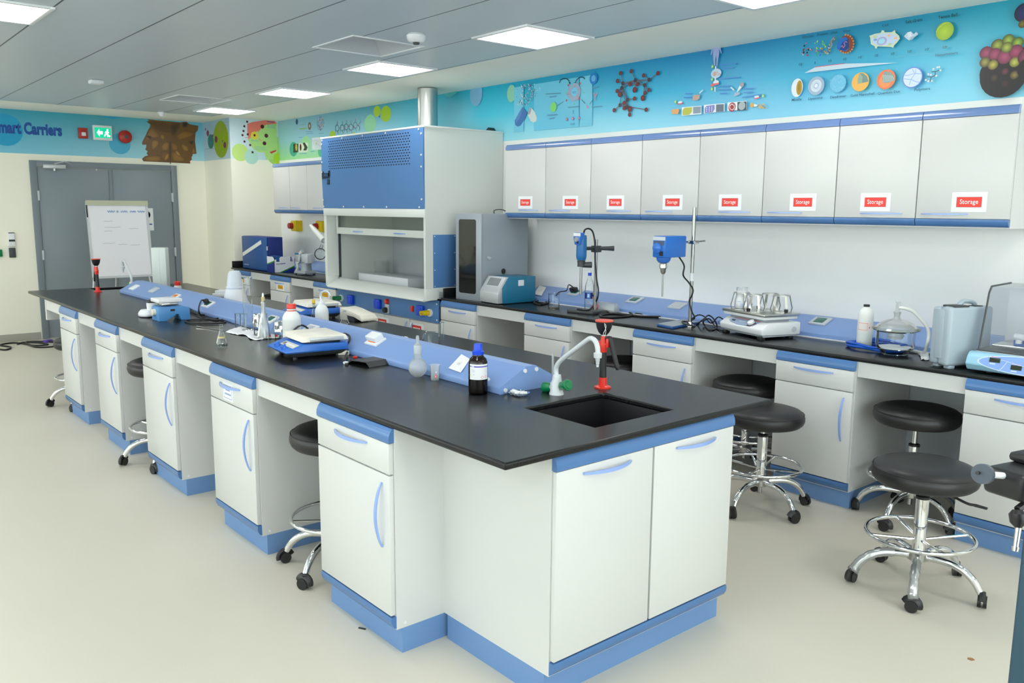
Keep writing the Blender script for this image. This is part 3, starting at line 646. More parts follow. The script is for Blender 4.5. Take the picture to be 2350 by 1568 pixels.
for k in range(34):
    x = random.uniform(530, 720); y = 500+(720-x)*.0+random.uniform(0, 270); c = random.choice((S(40, 170, 110), S(190, 200, 40), S(30, 100, 200), S(60, 160, 190), S(220, 120, 50)) if y > 620 else (S(120, 190, 60), S(60, 175, 100), S(200, 205, 60)))
    if abs(x-(540+(y-480)*.25+60)) < 90: mu.line(C_(x, y), C_(x+random.uniform(-26, 26), y+random.uniform(20, 46)), 2.2, c)
for k in range(12):
    t = k/11; x = 735+120*t*.9; y = 755-260*t; mu.line(C_(x+26*math.sin(t*9), y), C_(x+26*math.sin(t*9+.8), y-24), 2.6, random.choice((S(180, 160, 60), S(110, 70, 60), S(190, 180, 190)))); mu.line(C_(x-22*math.sin(t*9), y), C_(x-22*math.sin(t*9+.8), y-24), 2, random.choice((S(150, 130, 70), S(170, 140, 150))))
mu.disc(*C_(1040, 585), 20, S(130, 62, 38), 1.02, 24); 
for k in range(13): a = -1.6+k*.32; mu.disc(*C_(1040+128*math.cos(a), 585+150*math.sin(a)), 2.2, S(210, 130, 60), 1, 8)
mu.poly([C_(895, 585), C_(940, 500), C_(1040, 470), C_(1095, 540), C_(1095, 650), C_(1040, 705), C_(960, 690), C_(895, 665)], S(10, 105, 190)); mu.poly([C_(985, 560), C_(1090, 500), C_(1095, 640), C_(1030, 695), C_(940, 680)], S(20, 60, 130))
mu.path([C_(960, 640), C_(985, 610), C_(1000, 650), C_(1030, 610), C_(1010, 570), C_(1040, 545), C_(1065, 560)], 1.6, S(180, 130, 170))
mu.poly([C_(1440, 480), C_(1425, 455), C_(1520, 420), C_(1610, 405), C_(1635, 360), C_(1670, 370), C_(1670, 395), C_(1790, 395), C_(1845, 360), C_(1850, 400), C_(1910, 450), C_(1925, 500), C_(1880, 560), C_(1830, 610), C_(1815, 650), C_(1780, 635), C_(1560, 625), C_(1540, 665), C_(1520, 655), C_(1515, 625), C_(1450, 590)], S(206, 218, 190))
mu.poly([C_(1465, 490), C_(1540, 440), C_(1640, 415), C_(1780, 415), C_(1880, 460), C_(1900, 500), C_(1830, 570), C_(1780, 610), C_(1560, 605), C_(1470, 570)], S(196, 210, 236)); mu.disc(*C_(1630, 540), 9.5, S(175, 165, 215), 1.3); mu.disc(*C_(1625, 540), 6.5, S(165, 215, 235), 1.3)
for x, y, c in ((1520, 475, S(190, 210, 150)), (1760, 590, S(190, 205, 160)), (1745, 450, S(240, 190, 160)), (1855, 490, S(240, 190, 160)), (1525, 518, S(130, 160, 215))): mu.disc(*C_(x, y), 2.8, c, 1.6, 12)
mu.disc(*C_(245, 1300), 21, S(225, 230, 240), .72, 22); mu.disc(*C_(280, 1300), 16.8, S(176, 138, 40), .44, 20); mu.line(C_(276, 1240), C_(276, 1345), 1.4, S(110, 88, 30))
mu.disc(*C_(557, 1268), 21, S(160, 180, 205)); mu.disc(*C_(557, 1268), 14, S(225, 230, 240)); mu.ring(*C_(557, 1268), 4.6, 6.6, S(160, 180, 205))
for k in range(24): a = k*PI/12; mu.line(C_(557+48*math.cos(a), 1268+48*math.sin(a)), C_(557+92*math.cos(a), 1268+92*math.sin(a)), .7, S(150, 172, 200))
mu.disc(*C_(915, 1230), 20, S(112, 188, 222))
for k in range(70): a = random.random()*6.28; r = 135*math.sqrt(random.random()); mu.disc(*C_(915+r*math.cos(a), 1230+r*math.sin(a)), .9, S(150, 205, 228), 1, 6)
mu.disc(*C_(1285, 1205), 21.5, S(235, 178, 90)); mu.poly([C_(1240, 1240)]+[C_(x, y) for x, y in ((1245, 1150), (1275, 1065), (1330, 1065), (1390, 1110), (1418, 1200))], S(120, 145, 140)); mu.poly([C_(1240, 1240), C_(1250, 1140), C_(1280, 1070), C_(1320, 1120), C_(1310, 1225)], S(150, 172, 150))
mu.disc(*C_(1705, 1165), 22.5, S(232, 126, 84), 1, 26); mu.disc(*C_(1690, 1190), 15, S(240, 146, 90)); mu.poly([C_(1645, 1220), C_(1645, 1130), C_(1680, 1040), C_(1760, 1040), C_(1830, 1100), C_(1838, 1180), C_(1740, 1225)], S(140, 158, 155))
for k in range(7): mu.path([C_(1655+26*k, 1215-k*3), C_(1670+26*k, 1150), C_(1655+24*k, 1090+k*2)], .9, S(205, 218, 215))
D_ = lambda x, y: (2060+x/6.817, y/6.817)
for s_, a, b, h in (('Salt Grain', (162, 380), (420, 345), 6.5), ('Tennis Ball', (668, 310), (970, 272), 6.8)): mu.text(s_, D_(*a), D_(*b), S(10, 50, 62), h, .016)
for s_, a, b in (('Nanometers', (628, 898), (976, 862)), ('Polymers', (300, 1436), (545, 1412))): mu.text(s_, D_(*a), D_(*b), S(40, 100, 125), 6.2, .012)
for e_, x, y in (('6', 195, 840), ('7', 468, 808), ('8', 745, 775)): mu.text('10', D_(x, y), D_(x+54, y-6), S(28, 82, 102), 6, .012); mu.text(e_, D_(x+56, y-28), D_(x+72, y-30), S(45, 110, 130), 2.8)
mu.line(D_(0, 905), D_(880, 808), .5, S(110, 180, 200))
mu.disc(*D_(776, 498), 20.5, S(180, 205, 60), 1.0, 26, S(148, 178, 40)); mu.path([D_(640, 520), D_(690, 440), D_(770, 375), D_(850, 365)], .9, S(205, 222, 110)); mu.path([D_(745, 630), D_(840, 590), D_(905, 510)], .9, S(130, 160, 40))
mu.poly([D_(140, 580), D_(190, 520), D_(250, 505), D_(290, 545), D_(330, 510), D_(365, 545), D_(320, 580), D_(270, 630), D_(220, 645), D_(170, 610)], S(190, 205, 222)); mu.poly([D_(190, 520), D_(250, 505), D_(260, 580), D_(210, 600)], S(215, 225, 236)); mu.poly([D_(220, 645), D_(250, 590), D_(320, 580), D_(270, 630)], S(160, 180, 205))
mu.disc(*D_(272, 1222), 23.5, S(110, 130, 215), 1, 26); mu.disc(*D_(272, 1222), 21.5, S(206, 218, 240), 1, 26)
for pp in (((220, 1340), (250, 1250), (320, 1150), (320, 1090)), ((150, 1190), (200, 1190), (260, 1170), (320, 1160), (420, 1165)), ((140, 1240), (220, 1255), (250, 1250), (330, 1290), (400, 1300)), ((270, 1090), (300, 1150))): mu.path([D_(*p) for p in pp], 1.2, S(130, 165, 225))
for pp in (((500, 1210), (565, 1215), (550, 1285)), ((565, 1215), (625, 1190), (630, 1130), (570, 1135)), ((630, 1130), (690, 1110))): mu.path([D_(*p) for p in pp], 1.9, S(60, 78, 92))
for x, y in ((520, 1170), (600, 1090), (660, 1065), (690, 1060), (645, 1195), (575, 1275), (520, 1280), (710, 1110), (480, 1260), (560, 1180)): mu.disc(*D_(x, y), 2.4, S(215, 215, 220), 1, 8)
# cluster of dark green and plum spheres at the right end
for x, y, r, c in ((1690, 1180, 52, S(22, 15, 17)), (1560, 1150, 34, S(22, 15, 17)), (1850, 1100, 40, S(22, 15, 17)), (1620, 1340, 18, S(22, 15, 17)), (1440, 1130, 16, S(22, 15, 17)), (1450, 1270, 14, S(22, 15, 17)), (1900, 1290, 16, S(22, 15, 17)), (1760, 1000, 44, S(22, 15, 17))): mu.disc(*D_(x, y), r, c, 1, 24)
for x, y, r, c, d in ((1600, 720, 14, S(165, 175, 70), S(62, 62, 30)), (1770, 640, 13.5, S(160, 185, 70), S(60, 66, 30)), (1915, 680, 13, S(150, 190, 70), S(62, 70, 30)), (1425, 840, 15, S(165, 70, 105), S(90, 34, 56)), (1560, 860, 14, S(170, 74, 108), S(100, 38, 60)), (1715, 900, 16.5, S(172, 78, 112), S(104, 40, 62)), (1890, 820, 16, S(168, 74, 108), S(100, 38, 60)), (1745, 755, 12.5, S(176, 186, 80), S(80, 80, 36)), (1405, 985, 12, S(160, 150, 75), S(66, 58, 34)), (1530, 1025, 11.5, S(190, 178, 80), S(90, 80, 40)), (1870, 985, 11.5, S(190, 190, 85), S(96, 90, 42)), (1865, 1185, 10, S(140, 120, 62), S(58, 46, 30)), (1720, 1130, 8, S(110, 50, 64), S(50, 28, 34)), (1550, 1230, 8, S(70, 54, 40), S(40, 30, 28)), (1720, 1320, 8, S(66, 34, 40), S(38, 26, 28))): mu.disc(*D_(x, y), r, c, 1, 20, d)
mu.disc(*D_(2020, 210), 22, S(45, 50, 110), 1, 20, S(28, 26, 50)); mu.disc(*D_(1990, 390), 9, S(130, 110, 40), 1, 16, S(70, 56, 28)); mu.disc(*D_(2060, 900), 20, S(150, 70, 100), 1, 20, S(80, 34, 52)); mu.disc(*D_(2080, 1080), 24, S(22, 15, 17), 1, 20)
one(mu.mb, 'wall_mural', 'mural', 'long blue printed science chart band along the wall above the storage cupboards', 'mural')

S = S_
# ------------------------------------------------------------------ base cabinets
def sticker(parent, cx, cz, y, w, h, bg, txt=None, kind='label_sign', pw=1.55, ph=1.75):
    """printed paper label on a vertical front at depth y (faces -y)"""
    m = MB(); m.box(cx-w*pw/2, cx+w*pw/2, y-.0012, y, cz-h*ph/2, cz+h*ph/2, 0, col=S(238, 241, 245))
    if bg:
        m.box(cx-w/2-.0015, cx+w/2+.0015, y-.0017, y-.001, cz-h/2-.0015, cz+h/2+.0015, 0, col=S(150, 150, 150))
        m.box(cx-w/2, cx+w/2, y-.0022, y-.001, cz-h/2, cz+h/2, 0, col=bg)
    if txt:
        m.text(txt, (cx-w*.37, y-.0027, cz-h*.18), (1, 0, 0), (0, 0, 1), w*.74, h*.46, col=S(255, 255, 255))
    elif bg:
        for k in range(5): m.box(cx-w*.38+k*w*.155, cx-w*.38+k*w*.155+w*.12, y-.0026, y-.002, cz-h*.15, cz+h*.15, col=tuple(c*.72 for c in bg[:3])+(1,) if bg[1] > .2 else S(255, 235, 235))
    o = m.build(kind, 'col', parent); return o

def trims(w, z1, parent, top=True):
    if top:
        m = MB(); m.prism([(.02, z1), (-.004, z1), (-.012, z1-.010), (-.019, z1-.026), (-.021, z1-.040), (-.020, z1-.052), (.02, z1-.052)], 0, .002, w-.002); m.build('top_trim', 'trim', parent, sharp=50)
    m = MB(); m.prism([(.03, .152), (-.017, .152), (-.019, .140), (-.017, .126), (-.008, .110), (.006, .101), (.03, .100)], 0, .002, w-.002); m.build('bottom_trim', 'trim', parent, sharp=50)

def base_cabinet(label, x0, x1, yf, depth, ztop, rz=0, fronts=None, hinge='L', group='base cabinets', drawer=True, note=None, origin=None):
    w = x1-x0
    t = T('base_cabinet', label, 'cabinet', origin if origin else (x0, yf, 0), rz, group)
    m = MB()
    if drawer: m.box(0, w, .003, depth, .10, ztop)
    else:       # open-topped carcass, a sink hangs inside
        m.box(0, .018, .003, depth, .10, ztop); m.box(w-.018, w, .003, depth, .10, ztop); m.box(.018, w-.018, depth-.018, depth, .10, ztop); m.box(.018, w-.018, .003, depth-.018, .10, .12)
    m.build('body', 'white', t)
    m = MB(); m.box(.0, w, .026, depth-.02, 0, .10); m.build('plinth', 'kick', t)
    trims(w, ztop, t)
    n = fronts or 1; dw = w/n
    for i in range(n):
        a, b = i*dw+.004, (i+1)*dw-.006; zt = ztop-.055
        hg = hinge[i] if len(hinge) > i else hinge[0]
        if drawer:
            zd = ztop-.171
            d = MB(); d.box(a, b, -.018, .002, zd, zt, .002); do = d.build('drawer', 'white', t)
            h = MB(); c = (a+b)/2; h.bow((c-.122, -.018, zt-.026), (c+.122, -.018, zt-.026), (0, -1, 0), (0, 0, 1)); h.build('handle', 'handle', do)
            if note: note(do, a, b, zd, zt)
            zt = zd-.006
        d = MB(); d.box(a, b, -.018, .002, .158, zt, .002); do = d.build('cabinet_door', 'white', t)
        h = MB()
        if drawer:
            hx = b-.048 if hg == 'L' else a+.048
            h.bow((hx, -.018, zt-.032), (hx, -.018, zt-.282), (0, -1, 0), (1, 0, 0))
        else:
            c = (a+b)/2; h.bow((c-.118, -.018, zt-.026), (c+.118, -.018, zt-.026), (0, -1, 0), (0, 0, 1))
        h.build('handle', 'handle', do)
    m = MB(); m.cyl((w, .04, .118), (w+.0016, .04, .118), .006, n=12); m.build('screw_cap', 'plastic', t)
    return t

# ------------------------------------------------------------------ island bench
ZI = .876; IX0, IX1, IY1 = -6.714, 0.0, 1.424
isl = [(-1.186, -.634), (-2.350, -1.820), (-3.452, -2.913), (-4.498, -3.984), (-5.518, -5.018)]
where = ['at the near corner of the island bench, tall blue door pull', 'second from the near corner of the island, printed note on its drawer', 'third along the island front, between two open kneeholes', 'fourth along the island front, well back from the camera', 'last along the island front, nearest the grey door']
def paper_note(do, a, b, zd, zt):
    m = MB(); c = (a+b)/2-.03; m.box(c-.06, c+.06, -.0193, -.018, zd+.012, zd+.098, col=S(238, 240, 246))
    for q in ((c-.05, c+.05, zd+.085, zd+.088), (c-.05, c+.05, zd+.022, zd+.025), (c-.05, c-.048, zd+.022, zd+.088), (c+.048, c+.05, zd+.022, zd+.088), (c-.028, c+.028, zd+.061, zd+.068), (c-.038, c+.038, zd+.040, zd+.049)): m.box(q[0], q[1], -.0198, -.019, q[2], q[3], col=S(150, 165, 200))
    o = m.build('paper_note', 'col', do)
for k, (a, b) in enumerate(isl): base_cabinet('white base cabinet '+where[k], a, b, .004, .56, ZI, note=paper_note if k == 1 else None)
# end unit: two full-height doors facing along the room
t = base_cabinet('wide white double door cabinet closing the near end of the island bench', 0, .971, 0, .602, ZI, PI/2, 2, 'LR', 'base cabinets', False, origin=(-.032, .226, 0))
# aprons over the kneeholes, and the panel behind them
kn = [(-1.820, -1.186), (-2.913, -2.350), (-3.984, -3.452), (-5.018, -4.498), (-6.08, -5.518)]
kl = ['beside the cabinet at the near corner', 'second from the near end', 'third from the near end', 'fourth from the near end', 'at the far end by the grey door']
for (a, b), l in zip(kn, kl):
    m = MB(); m.box(a+.002, b-.002, .012, .03, .792, ZI); one(m, 'apron_panel', 'white', 'white apron rail over the island kneehole '+l, 'panel', 'kneehole aprons')
m = MB(); m.box(-6.08, -.64, .60, .62, .0, ZI); one(m, 'back_panel', 'white', 'long white panel closing the back of the island kneeholes', 'panel')
m = MB(); m.box(-6.12, -6.08, .01, 1.38, .70, ZI); m.box(-6.12, -6.08, .30, 1.1, 0, .70); one(m, 'end_panel', 'white', 'white panel under the far end of the island worktop', 'panel')
m = MB(); m.box(-6.05, -.66, 1.30, 1.32, .0, ZI); one(m, 'rear_panel', 'white', 'white panel under the far long side of the island worktop', 'panel')
# worktop with two sinks
s1 = [onz(*p, .9) for p in ((1205, 937), (1368, 980), (1550, 940), (1395, 905))]
SX0, SX1, SY0, SY1 = -.513, -.135, .528, .968
S2 = (-6.66, -6.40, .50, .94)
m = MB(); m.slab(IX0, IX1, 0, IY1, ZI, .90, [(SX0, SX1, SY0, SY1), S2])
o = one(m, 'island_worktop', 'top', 'long black worktop of the island bench with sink cut-outs', 'worktop')
bv = o.modifiers.new('edge', 'BEVEL'); bv.width = .007; bv.segments = 3; bv.limit_method = 'ANGLE'
for (x0, x1, y0, y1), l in (((SX0, SX1, SY0, SY1), 'black rectangular sink at the near end of the island'), (S2, 'black sink at the far end of the island worktop')):
    t = T('sink', l, 'sink', ((x0+x1)/2, (y0+y1)/2, .9)); e = .004; zb = .66
    m = MB(); A = [(x0-e, y0-e), (x1+e, y0-e), (x1+e, y1+e), (x0-e, y1+e)]; B = [(x0+.015, y0+.015), (x1-.015, y0+.015), (x1-.015, y1-.015), (x0+.015, y1-.015)]
    m.add([(p[0], p[1], ZI-.0005) for p in A]+[(p[0], p[1], zb) for p in B], [(0, 1, 5, 4), (1, 2, 6, 5), (2, 3, 7, 6), (3, 0, 4, 7), (4, 5, 6, 7)])
    m.build('basin', 'black', t, True)
    m = MB(); m.lathe([(.0, .004), (.02, .004), (.032, .002), (.034, 0)], 20, ((x0+x1)/2, (y0+y1)/2, zb)); m.build('drain', 'brushed', t, True)

# blue service ridge with sockets
RX0, RX1 = -6.06, -.757
prof = [(.598, .9), (.598, .925), (.604, .931), (.742, 1.003), (.795, 1.003), (.933, .931), (.939, .925), (.939, .9)]
t = T('service_ridge', 'light blue ridge of sockets running down the middle of the island', 'service channel', ((RX0+RX1)/2, .768, .9))
m = MB(); m.prism([(y, z) for y, z in prof], 0, RX0, RX1, bev=.003); m.build('housing', 'rail', t, True)
m = MB(); m.prism([(y, z) for y, z in prof], 0, RX1, RX1+.004); m.build('end_plate', 'rail', t, True)
for y, z in ((.735, .985), (.80, .985), (.628, .915), (.905, .915)):
    m = MB(); m.cyl((RX1+.003, y, z), (RX1+.009, y, z), .009, n=14); m.build('screw_cap', 'plastic', t, True)
m = MB(); m.ball((-.86, .622, .945), .009, 8); m.build('screw_cap', 'plastic', t, True)
sl = math.atan2(1.003-.931, .742-.604); SN = V((0, -math.sin(sl), math.cos(sl))); SV = V((0, math.cos(sl), math.sin(sl)))
def slope_pt(px, py):
    d = ray(px, py); p0 = V((0, .604, .931)); k = (p0-CAM).dot(SN)/d.dot(SN); return CAM+d*k
def frame_m(o, u, v, n): return Matrix(((u[0], v[0], n[0], o[0]), (u[1], v[1], n[1], o[1]), (u[2], v[2], n[2], o[2]), (0, 0, 0, 1)))
def socket(parent, o, u, v, n, w=.115, h=.075, col='lightgrey', face='grey', lift=0):
    X = frame_m(o, u, v, n)
    m = MB(); m.box(-w/2, w/2, -h/2, h/2, -.001, .012, .004, X=X); s = m.build('socket', col, parent, True)
    m = MB(); m.box(-w*.28, w*.28, -h*.3, h*.3, .010, .0155, .002, X=X); f = m.build('socket_face', face, s)
    off = V(parent.location); 
    f.data.transform(Matrix.Translation(-off)); return s, X
U = V((1, 0, 0))
socks = {}
for px, py, col, face in ((309, 661, 'plastic', 'plastic'), (354, 667, 'lightgrey', 'lightgrey'), (402, 683, 'plastic', 'orange'), (479, 700, 'plastic', 'greenlens'), (623, 735, 'plastic', 'greenlens'), (713, 757, 'plastic', 'lightgrey'), (862, 785, 'plastic', 'orange')):
    p = slope_pt(px, py); p.y = max(.645, min(.70, p.y)); p.z = .931+(p.y-.604)*math.tan(sl)
    socks[px] = socket(t, p, U, SV, SN, col=col, face=face)[1]

# ------------------------------------------------------------------ wall bench
ZB = .850; YB = 2.814; ZT = .874
wb = [(-4.26, -3.755), (-3.12, -2.60), (-1.975, -1.462), (-.850, -.358), (.215, .745)]
wl = ['beside the fume hood', 'second to the right of the fume hood', 'third to the right of the fume hood, behind the eyewash spray', 'in front of the stools at the right, full height in view', 'at the right edge behind the nearest stool']
for k, (a, b) in enumerate(wb): base_cabinet('white bench cabinet '+wl[k], a, b, YB, .66, ZB, hinge='L')
def lab(do, a, b, zd, zt): sticker(do, (a+b)/2+.02, (zd+zt)/2-.012, -.0185, .135, .045, S(228, 168, 20))
lb = [(-8.92, -8.40), (-7.80, -7.27), (-6.69, -6.17)]
for (a, b), l in zip(lb, ('in the corner behind the tall white shaker', 'with a yellow label, beside the dark stool in the corner', 'with a yellow label, just left of the fume hood')):
    base_cabinet('white wall bench cabinet '+l, a, b, YB, .66, ZB, note=lab)
for a, b, l in ((-3.755, -3.12, 'first to the right of the fume hood'), (-2.60, -1.975, 'second right of the fume hood, above a dark stool'), (-1.462, -.850, 'third, above the hidden stool'), (-.358, .215, 'above the tall black stool at the right'), (-8.40, -7.80, 'in the far corner'), (-7.27, -6.69, 'left of the fume hood'), (.745, 1.5, 'outside the right edge')):
    m = MB(); m.box(a+.002, b-.002, YB+.008, YB+.026, .765, ZB); one(m, 'apron_panel', 'white', 'white wall bench apron rail '+l, 'panel', 'kneehole aprons')
m = MB(); m.box(XC+.002, 1.5, 3.49, 3.51, 0, .70); one(m, 'back_panel', 'lightgrey', 'pale grey panel behind the wall bench kneeholes', 'panel')
for (a, b), l in (((-4.275, 1.5), 'black worktop of the wall bench to the right of the fume hood'), ((XC+.002, -6.15), 'black worktop of the wall bench left of the fume hood in the corner')):
    m = MB(); m.box(a, b, YB-.004, YW-.002, ZB, ZT, .006, 3); one(m, 'wall_worktop', 'top', l, 'worktop')
m = MB(); m.box(-4.272, -4.252, YB+.02, 3.5, ZT, .955, .003); one(m, 'splash_upstand', 'top', 'short black upstand on the worktop beside the fume hood', 'upstand')
m = MB(); m.box(XC+.003, XC+.023, YB+.01, 3.5, ZT, .955, .003); one(m, 'splash_upstand', 'top', 'short black upstand against the corner column', 'upstand')
# blue sloping socket channel on the wall bench
WY0, WZ0, WY1, WZ1 = 3.285, .908, 3.50, .985
wsl = math.atan2(WZ1-WZ0, WY1-WY0); WN = V((0, -math.sin(wsl), math.cos(wsl))); WV = V((0, math.cos(wsl), math.sin(wsl)))
def wslope(px, py):
    d = ray(px, py); p0 = V((0, WY0, WZ0)); return CAM+d*((p0-CAM).dot(WN)/d.dot(WN))
def wall_channel(x0, x1, label):
    t = T('socket_channel', label, 'service channel', ((x0+x1)/2, 3.4, ZT))
    m = MB(); m.prism([(WY0-.004, ZT), (WY0-.004, WZ0-.006), (WY0, WZ0), (WY1, WZ1), (YW-.002, WZ1), (YW-.002, ZT)], 0, x0, x1, bev=.002); m.build('housing', 'rail', t, True)
    m = MB(); m.box(x0, x1, WY0-.014, WY0-.003, ZT, ZT+.006); m.build('white_bead', 'plastic', t, True)
    return t
wc = wall_channel(-3.72, 1.5, 'light blue sloping socket channel along the back of the right worktop')
m = MB(); m.box(-1.62, -1.616, WY0-.006, WY0+.002, ZT, WZ0); m.build('joint', 'kick', wc, True)
wsock = {}
for px, py, face in ((1323, 672, 'greenlens'), (1457, 690, 'greenlens'), (1555, 703, 'lightgrey'), (1883, 739, 'greenlens')):
    p = wslope(px, py); p.y = max(3.35, min(3.44, p.y)); p.z = WZ0+(p.y-WY0)*math.tan(wsl)
    wsock[px] = socket(wc, p, U, WV, WN, .118, .105, 'lightgrey', face)[1]
lc = wall_channel(-8.9, -6.15, 'light blue socket channel behind the grey instrument, left of the fume hood')
p = wslope(732, 616); p.y = 3.39; p.z = WZ0+(p.y-WY0)*math.tan(wsl); socket(lc, V((-6.95, 3.40, WZ0+(3.40-WY0)*math.tan(wsl))), U, WV, WN, .11, .09, 'lightgrey', 'orange')

# ------------------------------------------------------------------ wall cupboards
ZC0, ZC1, YCF = 1.588, 2.195, 3.20
cx = [-3.824, -3.312, -2.795, -2.279, -1.764, -1.255, -.757, -.275, .205]
names = ['nearest the fume hood', 'second from the fume hood', 'third from the hood, behind a steel rod', 'at the right end of the row']
def wall_cupboard(label, xs, signs=True):
    x0, x1 = xs[0], xs[-1]; t = T('wall_cupboard', label, 'cupboard', (x0, YCF, ZC0), 0, 'wall cupboards')
    m = MB(); m.box(x0, x1, YCF+.003, YW-.002, ZC0-.006, ZC1, 0); m.build('body', 'white', t, True)
    for i in range(len(xs)-1):
        a, b = xs[i]+.003, xs[i+1]-.003
        d = MB(); d.box(a, b, YCF-.017, YCF+.002, ZC0+.042, ZC1-.036, .002); do = d.build('cupboard_door', 'white', t, True)
        R = lambda mb_, nm, mt, sh=38: mb_.build(nm, mt, t, True, sh)
        m = MB(); m.prism([(YCF+.01, ZC1+.010), (YCF-.006, ZC1+.010), (YCF-.016, ZC1-.002), (YCF-.021, ZC1-.020), (YCF-.021, ZC1-.034), (YCF+.01, ZC1-.034)], 0, a-.001, b+.001); R(m, 'top_trim', 'trimsheen', 55)
        m = MB(); m.prism([(YCF+.01, ZC0+.040), (YCF-.018, ZC0+.040), (YCF-.020, ZC0+.026), (YCF-.014, ZC0+.010), (YCF-.004, ZC0), (YCF+.01, ZC0)], 0, a-.001, b+.001); R(m, 'bottom_trim', 'trim', 55)
        h = MB(); c = (a+b)/2+(.045 if i % 2 == 0 else -.045)*(1.9 if i % 2 else 1); z = ZC0+.066
        h.bow((c-.122, YCF-.017, z), (c+.122, YCF-.017, z), (0, -1, 0), (0, 0, 1), .03, .009)
        L = V(t.location)
        ho = h.build('handle', 'handle', do); ho.data.transform(Matrix.Translation(-L))
        if signs:
            so = sticker(do, (a+b)/2+.008+(.03 if i % 2 else 0), ZC0+.130, YCF-.0172, .125, .052, S(240, 70, 62), 'Storage', pw=1.42, ph=2.0); so.data.transform(Matrix.Translation(-L))
    return t
for k in range(4): wall_cupboard('white double wall cupboard with red Storage signs, '+names[k], cx[2*k:2*k+3])
YCF_ = YCF
wall_cupboard('small white wall cupboard in the far corner, left of the fume hood, no signs', [-8.45, -7.99, -7.53, -7.07, -6.62], False)

# ------------------------------------------------------------------ fume hood
HX0, HX1, HY0 = -6.135, -4.288, 2.66
t = T('fume_hood', 'large white fume hood with blue front panel and open sash', 'fume hood', ((HX0+HX1)/2, HY0, ZT))
def hp(m, nm, mt): return m.build(nm, mt, t, True)
for x0, x1, zl in ((HX0, HX0+.05, ZT+.002), (HX1-.028, HX1, .957)):
    m = MB(); m.box(x0, x1, HY0+.14, YW-.004, zl, 2.352); m.box(x0, x1, HY0, HY0+.14, .957, 2.352); m.box(x0, x1, HY0, HY0+.125, .850, .957, .003); hp(m, 'side_wall', 'hoodwhite')
m = MB(); m.box(HX0-.012, HX1+.012, HY0-.012, YW-.004, 2.352, 2.369, .003); hp(m, 'roof_panel', 'hoodwhite')
m = MB(); m.box(HX0+.05, HX1-.03, 3.46, 3.48, .86, 2.2); hp(m, 'rear_baffle', 'liner')
m = MB(); m.box(HX0+.05, HX1-.03, HY0+.12, 3.46, 2.1, 2.12); hp(m, 'inner_ceiling', 'liner')
m = MB(); m.box(HX0+.05, HX1-.03, HY0+.16, 3.46, ZT-.02, ZT+.012); hp(m, 'work_surface', 'liner')
m = MB(); m.box(HX0, HX1-.002, HY0-.006, HY0+.012, 1.582, 1.655, .003); m.box(HX0+.05, HX1-.03, HY0+.012, HY0+.11, 1.582, 1.60); hp(m, 'header', 'hoodwhite')
pn = MB(); zc = 2.00
pn.prism([(HY0-.004, 1.657), (HY0-.016, zc), (HY0-.010, 2.350), (HY0+.01, 2.350), (HY0+.01, 1.657)], 0, HX0+.004, HX1-.004)
bp_ = hp(pn, 'upper_panel', 'hoodblue')
L = V(t.location)
def sub(m, nm, mt, par): o = m.build(nm, mt, par); o.data.transform(Matrix.Translation(-L)); return o
m = MB()
for r in range(12):
    z = 2.318-r*.0243; y = HY0-.010-(2.350-z)/.35*.006-.0012
    for c in range(35):
        x = HX0+.155+c*.0425+(r % 2)*.02; m.box(x, x+.018, y-.0004, y+.003, z-.0045, z+.0045)
o = sub(m, 'vent_slots', 'hole', bp_)
for x in (HX0+.03, HX0+.44, HX0+.83, HX0+1.24, HX1-.07):
    for z in (1.672, 2.338): m = MB(); m.cyl((x, HY0-.012, z), (x, HY0-.018, z), .008, n=10); sub(m, 'screw', 'plastic', bp_)
for z in (1.74, 2.02, 2.12, 2.30):
    for x in (HX0+.018, HX1-.03): m = MB(); m.cyl((x, HY0-.012, z), (x, HY0-.02, z), .008, n=10); sub(m, 'screw', 'plastic', bp_)
m = MB(); lx, lz = HX0+.02, 1.955; y = HY0-.0165
m.box(lx, lx+.15, y-.003, y+.004, lz, lz+.055, col=S(18, 40, 62)); m.box(lx, lx+.03, y-.003, y+.004, lz+.055, lz+.072, col=S(18, 40, 62)); m.box(lx+.13, lx+.165, y-.003, y+.004, lz+.02, lz+.078, col=S(22, 40, 60)); m.box(lx+.035, lx+.12, y-.0035, y, lz+.022, lz+.046, col=S(40, 82, 110)); m.box(lx+.10, lx+.148, y-.003, y+.006, lz-.06, lz-.008, col=S(24, 44, 62)); m.box(lx+.112, lx+.120, y-.0035, y, lz-.05, lz-.018, col=S(60, 95, 120)); m.box(lx+.128, lx+.136, y-.0035, y, lz-.05, lz-.018, col=S(50, 85, 110))
sub(m, 'maker_plate', 'col', bp_)
# sash
SYS = HY0+.10
zs = .0
sa = MB(); z0, z1 = 1.395, 1.462; x0, x1 = HX0+.075, HX1-.03
sa.box(x0, x1, SYS, SYS+.03, z0, z1, .004); sa.box(x0, x0+.03, SYS, SYS+.02, z1, 1.60); so = hp(sa, 'sash', 'hoodwhite')
m = MB(); m.box(x0+.03, x1, SYS+.006, SYS+.012, z1, 1.70); sub(m, 'sash_glass', 'window', so)
for px in (822, 917):
    p = ony(px, 533, SYS); m = MB(); m.bow((p.x-.095, SYS, z0+.032), (p.x+.095, SYS, z0+.032), (0, -1, 0), (0, 0, 1), .022, .014); sub(m, 'handle', 'handle', so)
m = MB(); m.box(HX0+.05, HX0+.062, SYS+.032, SYS+.055, .94, 1.58); hp(m, 'sash_track', 'darkgrey')
m = MB(); m.prism([(HY0+.0, .838), (HY0-.012, .846), (HY0-.008, .856), (HY0+.12, .925), (HY0+.155, .93), (HY0+.165, .918), (HY0+.16, .86), (HY0+.10, .85)], 0, HX0+.05, HX1-.028); hp(m, 'sill', 'hoodwhite')
